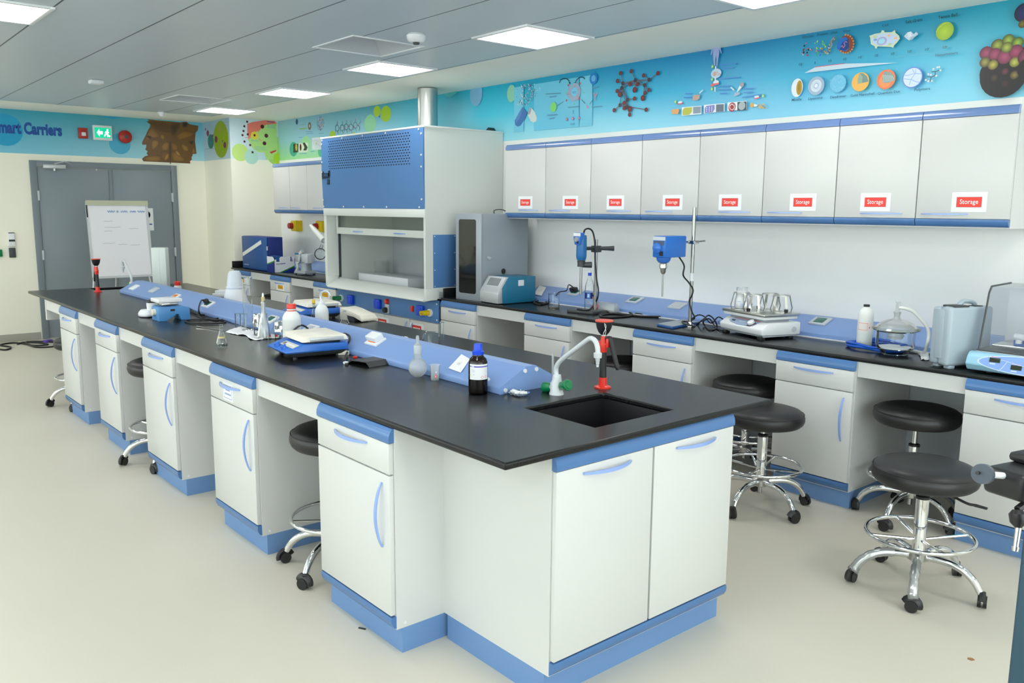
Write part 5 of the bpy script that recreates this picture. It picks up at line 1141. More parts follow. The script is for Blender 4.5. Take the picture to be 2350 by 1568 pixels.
# round flask with ground stopper
p = P0(959, 864, .9, 22); k = mpp(p); r = 21.5*k; hf = hz(p, 822)
t = T('round_flask', 'frosted round bottom flask with a glass stopper on the near worktop', 'flask', tuple(p))
pr = [(0, 0), (r*.35, .0)]+[(r*math.sin(a), r-r*math.cos(a)) for a in [x*.17 for x in range(3, 16)]]
pr = [q for q in pr if q[1] < 1.88*r]; nk = 8.5*k
m = MB(); m.lathe(pr+[(nk*1.02, 1.93*r), (nk, 2.05*r), (nk, hz(p, 804))], 32, cap1=False); m.build('bulb', 'frost', t)
m = MB(); m.lathe([(nk*1.0, hz(p, 812)), (nk*1.08, hz(p, 796)), (nk*1.0, hz(p, 792))], 24, cap0=False, cap1=False); m.build('ground_neck', 'lightgrey', t)
m = MB(); m.lathe([(nk*.7, hz(p, 806)), (nk*1.0, hz(p, 792)), (nk*.85, hz(p, 789)), (nk*.42, hz(p, 786)), (nk*.5, hz(p, 778)), (nk*.36, hz(p, 771)), (0, hz(p, 770))], 20, X=Matrix.Identity(4)); m.build('stopper', 'frost', t)
p = P0(998, 869.5); k = mpp(p); r = 11.3*k; h = hz(p, 837)
t = vessel('small frosted plastic beaker with a red mark beside the round flask', 'small_beaker', 'beaker', p, [(0, 0), (r*.84, 0), (r*.88, .002), (r*.97, h*.92), (r*1.1, h)], 'frost', rim=False)
a = camdir(p); m = MB(); patch(m, r*.95, h*.18, h*.38, a-.0, a+.55, S(230, 120, 110)); patch(m, r*.952, h*.22, h*.32, a+.1, a+.3, S(245, 225, 225)); patch(m, r*.955, h*.5, h*.60, a+.15, a+.4, S(240, 240, 240)); m.build('print', 'col', t)
# amber bottle
p = P0(1097, 893, .9, 23); k = mpp(p); r = 22*k; h = lambda py: hz(p, py)
t = T('amber_bottle', 'brown glass bottle with bright blue cap and white label near the sink', 'bottle', tuple(p))
m = MB(); m.lathe([(0, .002), (r*.9, 0), (r*.98, .004), (r, .01), (r, h(838)), (r*.97, h(830)), (r*.86, h(823)), (r*.62, h(818)), (r*.56, h(815)), (r*.56, h(806))], 36, cap1=False); m.build('glass_body', 'amber', t)
m = MB(); m.lathe([(0, .004), (r*.92, .004), (r*.94, h(862)), (0, h(862))], 28); m.build('contents', mat('dark brown liquid', (.05, .016, .006, 1), .3), t)
m = MB(); m.lathe([(r*.60, h(813.5)), (r*.61, h(806.5)), (r*.52, h(805)), (r*.47, h(803)), (r*.445, h(791)), (r*.42, h(789)), (0, h(788.6))], 32); m.build('cap', 'bluecap', t)
a = camdir(p); a0, a1 = a-.98, a+1.25; z0, z1 = h(868), h(833)
m = MB(); patch(m, r*1.012, z0, z1, a0, a1, S(232, 232, 236)); patch(m, r*1.016, z1-(z1-z0)*.17, z1-(z1-z0)*.12, a0+.35*.0, a0+.28, S(70, 70, 160)); patch(m, r*1.016, z1-(z1-z0)*.19, z1-(z1-z0)*.12, a0+.55, a1-.02, S(88, 84, 178)); patch(m, r*1.016, z1-(z1-z0)*.19, z1-(z1-z0)*.1, a0+.3, a0+.52, S(205, 210, 228))
for z_, w_ in ((.62, .4), (.56, .46), (.50, .38)): patch(m, r*1.016, z0+(z1-z0)*z_, z0+(z1-z0)*(z_+.025), a0+.28, a0+.28+w_, S(196, 210, 205))
vs = [(r*1.016*math.cos(a0+q), r*1.016*math.sin(a0+q), z0+(z1-z0)*z_) for q, z_ in ((.02, .06), (.38, .2), (.16, .3), (.12, .42), (.02, .25))]; m.add(vs, [(0, 1, 2, 3, 4)], 0, S(196, 226, 150)); patch(m, r*1.016, z0+(z1-z0)*.30, z0+(z1-z0)*.36, a0+.5, a0+.6, S(190, 195, 205))
for q in (1.42, 1.86):
    c_ = a0+q; zc = z0+(z1-z0)*.17; hw = .17; hh = (z1-z0)*.105
    for s2, cc in ((1, S(232, 150, 150)), (.68, S(240, 232, 234))):
        m.add([(r*(1.018+(1-s2)*.01)*math.cos(c_+hw*s2*u), r*(1.018+(1-s2)*.01)*math.sin(c_+hw*s2*u), zc+hh*s2*v) for u, v in ((0, -1), (1, 0), (0, 1), (-1, 0))], [(0, 1, 2, 3)], 0, cc)
m.build('bottle_label', 'col', t)
# watch glass with white sticks
p = P0(1191, 908); k = mpp(p); r = 26*k
t = T('watch_glass', 'shallow glass dish of white pieces at the end of the island ridge', 'dish', tuple(p))
m = MB(); m.lathe([(0, .001), (r*.5, .001), (r*.85, .006), (r, .013)], 30, cap1=False); m.build('dish', 'glass', t)
m = MB(); m.tube([(r*math.cos(2*PI*i/36), r*math.sin(2*PI*i/36), .013) for i in range(36)], .0016, 5, True); m.build('rim', 'glassedge', t)
wp = one(MB().box(-.001, .001, -.001, .001, 0, .001), 'tmp', 'plastic', 'x', 'x'); bpy.data.objects.remove(wp)
for i in range(7):
    a = random.random()*6.28; q = r*.45*random.random(); m = MB(); L_ = random.uniform(.035, .055); m.box(-L_/2, L_/2, -.006, .006, -.005, .005, .002, X=Matrix.Translation((q*math.cos(a), q*math.sin(a), .010+.004*(i % 3))) @ Matrix.Rotation(random.uniform(-.6, .6)+.3, 4, 'Z') @ Matrix.Rotation(random.uniform(-.2, .2), 4, 'Y'))
    tag(m.build('chalk_stick', 'plastic'), 'short white stick lying in the shallow glass dish', 'stick', 'white sticks in the dish').location = tuple(p)
# card lying on the ridge
c4 = [slope_pt(*q)+SN*.003 for q in ((1030, 847), (1058, 857), (1079, 826), (1060, 815))]
m = MB(); m.add([tuple(c) for c in c4]+[tuple(c+SN*.002) for c in c4], [(0, 1, 2, 3), (4, 5, 6, 7), (0, 1, 5, 4), (1, 2, 6, 5), (2, 3, 7, 6), (3, 0, 4, 7)], 0, col=S(240, 240, 242))
cc = sum(c4, V())/4; u_ = (c4[1]-c4[0]).normalized(); v_ = (c4[3]-c4[0]).normalized()
for i in range(8): m.tube([cc+SN*.0052+u_*random.uniform(-.02, .02)+v_*random.uniform(-.02, .01) for _ in range(2)], .0006, 4, col=S(190, 188, 186))
one(m, 'paper_card', 'col', 'white card with faint drawing lying on the ridge beside the brown bottle', 'card')
# folded black sheet
o, rz, L, D = frame3(W(797, 834), W(848, 845), W(890, 835)); t = T('folded_sheet', 'folded black sheet lying against the island ridge', 'sheet', tuple(o), rz)
m = MB(); m.prism([(0, .002), (L*.2, .022), (L*.85, .026), (L, .004), (L, .0), (L*.84, .022), (L*.22, .018), (0, 0)], 1, 0, D); m.build('sheet', mat('black card', (.03, .032, .035, 1), .55), t)
m = MB(); m.lathe([(0, 0), (.012, .002), (.014, .012), (0, .016)], 12, (L*.1, -.022, 0)); m.build('white_edge', 'plastic', t)
for q, l, cname, mt in ((( 878, 884), 'x', 'x', 'red'),): pass
p = P0(807, 822); m = MB(); m.lathe([(0, 0), (.011, 0), (.012, .008), (0, .012)], 12); one(m, 'bottle_cap', 'red', 'small red cap behind the folded black sheet', 'cap', loc=(p.x+.01, p.y+.015, .9))
p = P0(785, 815); m = MB(); m.box(-.03, .03, -.018, .018, 0, .022, .005); one(m, 'plug_adapter', 'cream', 'cream adapter beside the blue hotplate under the ridge', 'adapter', loc=(p.x, p.y+.01, .9), rz=.9)
# adapter and cord at the orange socket
X = socks[862]; o = X @ V((0, 0, .016)); m = MB(); m.box(-.052, .048, -.02, .034, .012, .042, .006, X=X); one(m, 'plug_adapter', 'plastic', 'white plug adapter wrapped in tape on the orange ridge socket', 'adapter')
s0 = X @ V((-.02, -.015, .03)); cord([s0, W(845, 808)+V((0, 0, .035)), W(815, 802)+V((0, 0, .03)), W(800, 812)+V((0, 0, .02)), W(792, 828)+V((0, 0, .006)), W(796, 840)+V((0, 0, .005)), W(803, 826)+V((0, 0, .005))], 'black cord from the taped adapter to the worktop', .0052)
hb = hp1.matrix_basis if False else None
def lift(px, py, z): return onz(px, py, z)
cord([lift(640, 792, .945), lift(655, 778, .97), lift(672, 760, .99), lift(690, 747, 1.0), lift(704, 752, .985), lift(713, 764, .965)], 'black cord arching behind the blue hotplate to a ridge socket', .0055)
cord([lift(775, 772, .985), lift(790, 766, .99), lift(802, 772, .98), lift(800, 785, .955), lift(787, 798, .93)], 'black cord loop at the right end of the blue hotplate', .0055)
# cord coil behind the sky blue stirrer, plugged into the ridge
s0 = socks[479] @ V((-.02, 0, .03)); m = MB(); m.box(-.035, .012, -.016, .016, .014, .045, .006, X=socks[479]); one(m, 'plug', 'black', 'black plug in the ridge socket above the coiled cord', 'plug')
zq = lambda px, py, z=.907: onz(px, py, z)
cord([s0, lift(462, 690, 1.0), lift(456, 712, .96), zq(465, 727), zq(495, 735), zq(520, 730), zq(500, 722), zq(462, 722), zq(440, 715), zq(432, 706, .93), zq(440, 712, .92), zq(470, 730), zq(515, 736), zq(505, 742), zq(450, 742), zq(425, 738), zq(440, 734), zq(490, 732), zq(512, 728)], 'coiled black cord on the worktop beside the sky blue stirrer', .0055)
# clutter in front of the ridge
m = MB(); m.tube([W(452, 751)+V((0, 0, .006)), W(470, 754)+V((0, 0, .004)), W(516, 760)+V((0, 0, .004))], [.007, .0035, .003], 8, flat=.6); one(m, 'spatula', 'steel', 'thin steel spatula lying on the worktop left of the tissue', 'spatula')
tp_ = [(518, 763), (538, 754), (552, 752), (575, 757), (600, 760), (622, 764), (642, 772), (640, 777), (612, 779), (592, 782), (574, 780), (566, 772), (548, 770), (535, 768)]
b = bmesh.new(); vs_ = [b.verts.new(tuple(W(*q)+V((0, 0, .002)))) for q in tp_]; b.faces.new(vs_); bmesh.ops.triangulate(b, faces=b.faces[:]); bmesh.ops.subdivide_edges(b, edges=b.edges[:], cuts=3, use_grid_fill=True)
for v in b.verts: v.co.z = .9015+.010*random.random()*(.3+.7*abs(math.sin(v.co.x*23+v.co.y*31)))
m = MB(); m.bm(b, col=S(244, 245, 247))
ti = one(m, 'tissue', 'paper', 'crumpled white tissue under the foil covered glassware', 'tissue'); sd = ti.modifiers.new('t', 'SOLIDIFY'); sd.thickness = .0012
p = P0(509, 793); k = mpp(p)
def erlen(label, p, r, htop, stop=None, liq=None):
    t = T('conical_flask', label, 'flask', tuple(p), 0, 'conical flasks'); n = r*.30
    m = MB(); m.lathe([(0, 0), (r*.94, 0), (r, .006), (r*.97, htop*.14), (n*1.15, htop*.66), (n, htop*.74), (n, htop*.96), (n*1.25, htop)], 28, cap1=False); m.build('wall', 'glass', t)
    m = MB(); m.tube([(r*.98*math.cos(2*PI*i/28), r*.98*math.sin(2*PI*i/28), .003) for i in range(28)], .002, 5, True); m.tube([(n*1.25*math.cos(2*PI*i/20), n*1.25*math.sin(2*PI*i/20), htop) for i in range(20)], .0015, 5, True); m.build('rim', 'glassedge', t)
    if stop: m = MB(); m.lathe([(n*.9, htop*.92), (n*1.15, htop*1.02), (n*1.3, htop*1.12), (n*.7, htop*1.2), (0, htop*1.2)], 16); m.build('stopper', stop, t)
    if liq: m = MB(); m.lathe([(r*.74, htop*.36), (r*.66, htop*.44)], 24, cap0=False, cap1=False); m.build('print_band', liq, t)
    return t
erlen('small conical flask with an amber band on the near worktop', p, 12.5*k, hz(p, 745), liq='tan')
p = P0(571, 746, .9, 16); k = mpp(p); r = 10*k
vessel('tall clear measuring cylinder in front of the white shaker', 'measuring_cylinder', 'cylinder', p, [(0, 0), (r*1.5, 0), (r*1.5, .006), (r, .012), (r, hz(p, 640)), (r*1.25, hz(p, 637))])
for px, py, rr, top, l in ((549, 752, 8.5, 721, 'small empty glass beaker, left one of the pair before the ridge'), (560, 755, 8, 722, 'small empty glass beaker, right one of the pair before the ridge')):
    p = P0(px, py, .9, rr+2); k = mpp(p); r = rr*k; vessel(l, 'small_beaker', 'beaker', p, [(0, 0), (r*.94, 0), (r, .004), (r, hz(p, top)), (r*1.08, hz(p, top)+.003)], group='glass beakers')
def foil_cap(m, r, z0, z1, c=(0, 0, 0), cone=None):
    n = 26; prof = [(r*1.03, z0), (r*1.06, z0+(z1-z0)*.3), (r*1.06, z0+(z1-z0)*.65), (r*1.03, z1), (r*.6, z1+.003), (.0, z1+.002)] if not cone else cone
    b = MB(); b.lathe(prof, n, c)
    for i, v in enumerate(b.v):
        dx, dy = v[0]-c[0], v[1]-c[1]; rr = math.hypot(dx, dy)
        if rr > .001: s = 1+random.uniform(-.13, .13); b.v[i] = (c[0]+dx*s, c[1]+dy*s, v[2]+random.uniform(-.006, .006))
    m.add(b.v, b.f)
for px, py, rr, top, l in ((599, 770, 15.5, 722, 'glass beaker with a crumpled foil cover left of the white bottle'), (643, 779, 11.5, 738, 'foil covered beaker partly hidden by the white bottle')):
    p = P0(px, py, .9, rr+2); k = mpp(p); r = rr*k; h = hz(p, top); t = vessel(l, 'foil_beaker', 'beaker', p, [(0, 0), (r*.94, 0), (r, .004), (r, h*.95)], group='glass beakers')
    m = MB(); foil_cap(m, r, h*.45, h); m.build('foil_cover', 'foil', t, sharp=12)
p = P0(607, 777, .9, 15); k = mpp(p); t = T('wrapped_flask', 'flask wrapped in clear film with a dropper in its neck', 'flask', tuple(p)); n = 4.6*k
m = MB(); foil_cap(m, 1, 0, 1, cone=[(0, .002), (14*k, .0), (15*k, .012), (11*k, hz(p, 745)), (n*1.3, hz(p, 728)), (n, hz(p, 715)), (n, hz(p, 695)), (n*.95, hz(p, 692))]); m.build('film_wrap', 'wrap', t, sharp=20)
m = MB(); m.lathe([(0, .004), (12*k, .004), (9*k, hz(p, 750)), (n*.9, hz(p, 730)), (n*.8, hz(p, 692))], 20); m.build('flask', 'glass', t)
m = MB(); m.lathe([(n*.85, hz(p, 693)), (n*.9, hz(p, 682)), (n*.6, hz(p, 681))], 16); m.build('rubber_collar', 'tan', t)
m = MB(); m.lathe([(n*.55, hz(p, 682)), (n*.5, hz(p, 676)), (n*.25, hz(p, 672.5)), (0, hz(p, 672.5))], 14); m.build('dropper_tip', 'milky', t)
m = MB(); m.tube([W(621, 768)+V((0, .01, .008)), onz(640, 728, 1.005)], .010, 10); one(m, 'test_tube', 'glass', 'clear tube leaning on the ridge between the film wrapped flask and white bottle', 'tube')
p = P0(671, 779, .9, 21); k = mpp(p); r = 20.5*k; h = lambda py: hz(p, py)
t = T('plastic_bottle', 'white plastic bottle with red screw cap behind the blue hotplate', 'bottle', tuple(p))
m = MB(); m.lathe([(0, 0), (r*.93, 0), (r, .008), (r, h(735)), (r*1.02, h(733)), (r*.99, h(728)), (r*.8, h(720)), (r*.52, h(714)), (r*.5, h(713)), (r*.5, h(709))], 32, cap1=False); m.build('body', 'milky', t)
m = MB(); m.lathe([(0, .003), (r*.9, .003), (r*.94, h(742)), (0, h(742))], 24); m.build('contents', mat('white powder', (.82, .82, .78, 1), .8), t)
m = MB(); m.lathe([(r*.53, h(713.5)), (r*.53, h(711.5))], 28, cap0=False, cap1=False); m.lathe([(r*.50, h(708)), (r*.50, h(699)), (r*.46, h(697.5)), (0, h(697))], 28); m.build('cap', 'red', t)
m = MB(); m.tube([W(637, 776)+V((0, 0, .014)), W(631, 776)+V((0, 0, .014))], [.007, .006], 8); one(m, 'pen_cap', 'red', 'tiny red pen cap lying on the tissue', 'cap')
# ---- behind the ridge
p = P0(362, 662); a = onz(346, 663, .9); b = onz(379, 663, .9); hh = hz((p.x, p.y+.06, .9), 568)
m = MB(); u = (b-a); rz = math.atan2(u.y, u.x); L = u.length; m.box(0, L, 0, .10, 0, hh, .006); m.box(L*.48, L*.56, -.002, .001, 0, hh*.97); one(m, 'foam_block', mat('white translucent plastic', (.70, .76, .72, 1), .4), 'tall white upright box behind the far end of the ridge', 'box', loc=(a.x, a.y+.02, .9), rz=rz)
p = P0(541, 702, .9, 31); k = mpp(p); h = lambda py: hz(p, py); t = T('shaker_jar', 'white cone shaped jar with domed lid standing behind the ridge', 'jar', tuple(p))
m = MB(); m.lathe([(0, 0), (31*k, 0), (31*k, .01), (27*k, h(690)), (21*k, h(665)), (20*k, h(662)), (0, h(662))], 32); m.build('body', 'plastic', t)
m = MB(); m.lathe([(20.5*k, h(663)), (20.5*k, h(659)), (18*k, h(656)), (16.5*k, h(640)), (14*k, h(627)), (11*k, h(622)), (0, h(621))], 32); m.build('lid', mat('pale grey plastic', (.66, .70, .76, 1), .25), t)
p = P0(408, 664); k = mpp(p); h = lambda py: hz(p, py); t = T('small_bottle', 'little white bottle with red cap behind the ridge near the tall white box', 'bottle', tuple(p))
m = MB(); m.lathe([(0, 0), (8*k, 0), (8.4*k, .006), (8.4*k, h(658)), (6.5*k, h(655)), (6.5*k, h(653)), (0, h(653))], 22); m.build('body', 'milky', t)
m = MB(); m.lathe([(7*k, h(655)), (7*k, h(647)), (6*k, h(646)), (0, h(646))], 20); m.build('cap', 'red', t)
a = onz(479, 682, .9); m = MB(); m.box(0, .2, 0, .12, 0, .03, .004); m.box(.02, .2, .01, .1, .03, .055, .004); one(m, 'small_box', 'plastic', 'flat white box behind the ridge left of the cone shaped jar', 'box', loc=(a.x, a.y+.03, .9), rz=.7)
p = P0(739, 742, .9, 16); k = mpp(p); h = lambda py: hz(p, py); r = 15.5*k
t = T('wash_bottle', 'white squeeze bottle with bent spout behind the ridge', 'bottle', tuple(p))
m = MB(); m.lathe([(0, 0), (r, 0), (r, h(716)), (r*.92, h(709)), (r*.7, h(703)), (r*.45, h(699)), (r*.42, h(697)), (r*.42, h(694)), (0, h(694))], 28); m.build('body', 'milky', t)
m = MB(); m.lathe([(r*.46, h(699)), (r*.44, h(694)), (r*.2, h(690)), (r*.16, h(686)), (0, h(686))], 20); m.build('cap', 'plastic', t)
e = lambda px, py: on(1, p.y, px, py)-p
m = MB(); m.tube(smooth([(0, 0, h(690)), tuple(e(735, 680)), tuple(e(738, 672)), tuple(e(746, 668)), tuple(e(753, 670)), tuple(e(758, 679))], 6), [.0055]*25+[.004]*6, 8); m.build('spout_tube', 'milky', t)
p = P0(721, 740); k = mpp(p); erlen('conical flask with yellow stopper beside the white squeeze bottle', p, 9.5*k, hz(p, 696), 'yellow')
p = P0(791, 746); k = mpp(p); erlen('open conical flask behind the ridge in front of the cream meter', p, 11*k, hz(p, 714))
a = P0(765, 735); b = P0(815, 742); rz = math.atan2(b.y-a.y, b.x-a.x); t = T('bench_meter', 'cream bench meter with sloped arm behind the ridge', 'meter', (a.x, a.y+.05, .9), rz); L = (b-a).length
m = MB(); m.prism([(0, 0), (L*.3, 0), (L*.3, .035), (L*.62, .03), (L, .004), (L, .02), (L*.9, .045), (L*.35, .075), (0, .085)], 1, 0, .14, bev=.005); m.build('body', 'cream', t)
m = MB(); m.prism([(L*.3, .0), (L*.62, .0), (L*.62, .028), (L*.3, .034)], 1, .01, .13); m.build('keypad', 'darkgrey', t)
p = P0(990, 800, .9, 22); k = mpp(p); r = 20*k; h = hz(p, 764)
t = vessel('wide clear glass beaker standing behind the near part of the ridge', 'glass_beaker', 'beaker', p, [(0, 0), (r*.94, 0), (r, .006), (r, h*.97), (r*1.05, h)], group='glass beakers')
p = P0(1014, 800); k = mpp(p); r = 4.3*k
vessel('slim clear graduated tube beside the wide beaker behind the ridge', 'measuring_cylinder', 'cylinder', p, [(0, 0), (r*1.9, 0), (r*1.9, .005), (r, .010), (r, hz(p, 745)), (r*1.3, hz(p, 740))])
p = P0(1268, 884); k = mpp(p); t = T('volumetric_flask', 'thin long necked flask between the ridge end and the tap', 'flask', tuple(p)); r = 10*k; n = 2.7*k
m = MB(); m.lathe([(0, 0), (r*.8, 0), (r, .008), (r*.8, .022), (n*1.3, hz(p, 860)), (n, hz(p, 855)), (n, hz(p, 818)), (n*1.4, hz(p, 815))], 20, cap1=False); m.build('wall', 'frost', t)
p = onz(916, 772, .95); m = MB(); foil_cap(m, .025, 0, .02, (0, 0, 0)); m2 = one(m, 'crumpled_tissue', 'paper', 'small crumpled white scrap behind the ridge left of the wide beaker', 'tissue', loc=(p.x-.1, p.y+.1, .9))
# ------------------------------------------------------------------ wall bench, left of the hood
Q0 = lambda px, py: (lambda p: V((p.x, p.y, ZT)))(onz(px, py, ZT))
def hb_(p, py): return vert((p[0], p[1]), 0, py)-p[2]
bx1, by0 = -8.02, 2.87; bx0 = ony(557, 600, by0).x; by1 = onx(650, 600, bx1).y; bh = vert((bx1, by0), 0, 545)
by1 = min(by1, 3.27)
t = T('blue_cabinet', 'tall navy blue cabinet with a white diagonal stripe on the corner bench', 'cabinet', (bx0, by0, ZT))
m = MB(); m.box(bx0, bx1, by0+.02, by1, ZT, bh, .004); m.build('body', 'navy', t, True)
m = MB(); m.box(bx0, bx1-.012, by0, by0+.018, ZT+.01, bh-.004, .003); dr = m.build('cabinet_door', 'midblue', t, True)
Lc = V(t.location)
def sub2(m, nm, mt, par, L_): o = m.build(nm, mt, par); o.data.transform(Matrix.Translation(-L_)); return o
m = MB(); w_ = bx1-bx0; h_ = bh-ZT
m.add([(bx0+w_*.01, by0-.001, ZT+h_*.48), (bx0+w_*.02, by0-.001, ZT+h_*.37), (bx0+w_*.80, by0-.001, ZT+h_*.80), (bx0+w_*.78, by0-.001, ZT+h_*.91)], [(0, 1, 2, 3)], 0, S(232, 234, 228))
m.box(bx0+w_*.07, bx0+w_*.25, by0-.002, by0, ZT+h_*.12, ZT+h_*.145, col=S(150, 175, 215)); sub2(m, 'stripe', 'col', dr, Lc)
for z in (.25, .62): m = MB(); m.cyl((bx1-.006, by0+.008, ZT+h_*z), (bx1-.006, by0+.008, ZT+h_*(z+.12)), .008, n=10); sub2(m, 'hinge', 'silver', t, Lc)
cx1, cy0 = -7.80, 2.86; cx0 = max(ony(605, 620, cy0).x, bx1+.012); cy1 = min(onx(676, 610, cx1).y, 3.26); ch = vert((cx1, cy0), 0, 597); ch2 = vert((cx1, cy1), 0, 590)
t = T('carton', 'open white and blue carton with green stripe in front of the navy cabinet', 'carton', (cx0, cy0, ZT)); hh = ch-ZT
m = MB(); g = S(60, 150, 40); nv = S(10, 40, 130); wt = S(228, 232, 238); Y = lambda a: cy0+(cy1-cy0)*a; Zz = lambda a: ZT+hh*a
def face(pts, c, o): m.add([(cx1+o, Y(a), Zz(z)) for a, z in pts], [tuple(range(len(pts)))], 0, c)
m.box(cx0, cx1, cy0, cy1, ZT, ZT+.004, col=nv)
for x0, x1, y0, y1, zt_ in ((cx0, cx0+.004, cy0, cy1, 1.12), (cx0, cx1, cy1-.004, cy1, 1.05)): m.box(x0, x1, y0, y1, ZT, Zz(zt_), col=wt)
prof_ = [(0, 0), (1, 0), (1, 1.22), (.92, 1.24), (.92, .85), (.80, .85), (.80, 1.26), (.32, 1.24), (.26, 1.12), (.26, .85), (.10, .85), (.10, 1.04), (0, 1.0)]
m.prism([(Y(a), Zz(z)) for a, z in prof_], 0, cx1-.004, cx1, col=wt)
face(((.22, 0), (1, 0), (1, .52)), g, .001); face(((.34, 0), (1, 0), (1, .42)), nv, .002); face(((.08, .62), (.55, .68), (.55, .74), (.08, .70)), S(150, 160, 180), .0015); face(((.30, .65), (.55, .68), (.55, .74), (.30, .72)), S(90, 105, 150), .002)
m.prism([(cx0+(cx1-cx0)*a, Zz(z)) for a, z in ((0, 0), (1, 0), (1, .98), (.8, 1.24), (0, 1.24))], 1, cy0, cy0+.004, col=wt)
def f2(pts, c, o): m.add([(cx0+(cx1-cx0)*a, cy0-o, Zz(z)) for a, z in pts], [tuple(range(len(pts)))], 0, c)
f2(((0, .66), (0, .56), (1, .86), (1, .96)), g, .001); f2(((0, 0), (1, 0), (1, .86), (0, .56)), nv, .0015)
m.build('box_body', 'col', t, True)
m = MB(); m.box(cx0+.03, cx1-.03, Y(.12), Y(.35), ZT+.006, Zz(1.3)); m.box(cx0+.03, cx1-.03, Y(.80), Y(.9), ZT+.006, Zz(1.2)); m.build('contents', 'midblue', t, True)
# grey rotary instrument
p = Q0(700, 633); p.y = 3.02; p.x = ony(700, 633, 3.02).x; k = mpp(p); h = lambda py: vert((p.x, p.y), 0, py)-ZT
t = T('rotary_evaporator', 'grey bench instrument with tilted glass condenser and round flask', 'evaporator', tuple(p), .15)
m = MB(); m.hexa([(-22*k, -16*k), (22*k, -16*k), (22*k, 16*k), (-22*k, 16*k)], [(-20*k, -14*k), (20*k, -14*k), (20*k, 14*k), (-20*k, 14*k)], .018, .05, .006); m.build('base', 'grey', t)
m = MB()
for x in (-18, 18):
    for y in (-12, 12): m.cyl((x*k, y*k, 0), (x*k, y*k, .02), .014, n=10)
m.build('feet', 'black', t)
m = MB(); m.lathe([(13*k, .045), (12*k, h(610)), (12.5*k, h(603)), (0, h(603))], 24, (3*k, 2*k, 0)); m.build('bath', 'steelgrey', t)
m = MB(); m.prism([(-22*k, .03), (-12*k, .03), (-6*k, h(612)), (-8*k, h(602)), (-14*k, h(604)), (-12*k, h(615))], 1, -14*k, -10*k); m.build('front_plate', 'lightgrey', t)
m = MB(); m.box(-2*k, 24*k, -9*k, 12*k, h(602), h(583), .012); m.lathe([(9*k, h(603)), (9*k, h(583)), (8*k, h(582)), (0, h(582))], 20, (16*k, 0, 0)); m.build('drive_head', 'lightgrey', t)
m = MB(); m.tube([(-16*k, -4*k, h(588)), (-3*k, -2*k, h(576))], [6.5*k, 4.8*k], 18); m.build('motor', 'silver', t)
m = MB(); m.box(-22*k, -8*k, -10*k, 4*k, h(600), h(586), .01); m.box(-22*k, -16*k, -8*k, 0, h(606), h(598), .004); m.build('control_head', 'steelgrey', t)
m = MB(); m.box(-22*k, -10*k, -11*k, -6*k, h(585), h(581), .003); m.build('display', 'teal', t)
m = MB(); m.tube(smooth([(-16*k, -12*k, h(603)), (-4*k, -13*k, h(602)), (-1*k, -13*k, h(592)), (0, -12*k, h(586))], 5), .011, 8); m.build('lift_handle', 'lightgrey', t)
m = MB(); m.box(-24*k, -19*k, -9*k, -4*k, h(600), h(596), .004); m.build('red_knob', 'red', t)
R_ = Matrix.Rotation(-.15, 3, 'Z'); loc = lambda px, py, y=3.05: R_ @ (ony(px, py, y)-p)
m = MB(); a, b = loc(713, 518), loc(743, 552); m.tube([a, a.lerp(b, .15), a.lerp(b, .25), b], [4*k, 4.5*k, 6*k, 6.5*k], 16); m.build('condenser', 'milky', t)
m = MB(); m.ball(a, 3.2*k, 8); m.build('condenser_cap', 'red', t)
m = MB(); m.ball(loc(735, 583), 13*k, 12); m.tube([loc(735, 572), loc(739, 563)], [4*k, 3*k], 12); m.build('receiving_flask', 'glass', t)
m = MB(); m.tube([b, loc(752, 560), loc(752, 590)], .02, 10); m.tube([loc(752, 540), loc(755, 632)], .014, 8); m.build('stand_column', 'steelgrey', t)
for (x0, y0, x1, y1), l in (((672, 506, 685, 531), 'yellow isolator switch with red knob, left one of the two on the corner wall'), ((729, 507, 744, 533), 'yellow isolator switch with red knob, right one of the two beside the fume hood')):
    a = ony(x0, y0, YW-.06); b = ony(x1, y1, YW-.06); t = T('isolator_switch', l, 'switch', ((a.x+b.x)/2, YW, (a.z+b.z)/2), 0, 'isolator switches')
    m = MB(); cy = YW-.095; m.prism([(a.x, a.z-.012), (a.x+.02, a.z), (b.x-.0, a.z), (b.x, b.z), (a.x+.02, b.z), (a.x, b.z+.015)], 1, cy, YW-.001, bev=.006); m.build('case', 'yellow', t, True)
    m = MB(); zc = (a.z+b.z)/2; m.cyl((a.x+(b.x-a.x)*.3, cy, zc), (a.x+(b.x-a.x)*.3, cy-.05, zc), .042, .036, 18); m.build('knob', 'redpaint', t, True)
m = MB(); m.box(-6.42, -6.2, 2.84, 3.05, 0, .03, .008); o = one(m, 'white_tray', 'plastic', 'shallow white tray on the bench at the left foot of the fume hood', 'tray', loc=(0, 0, ZT))

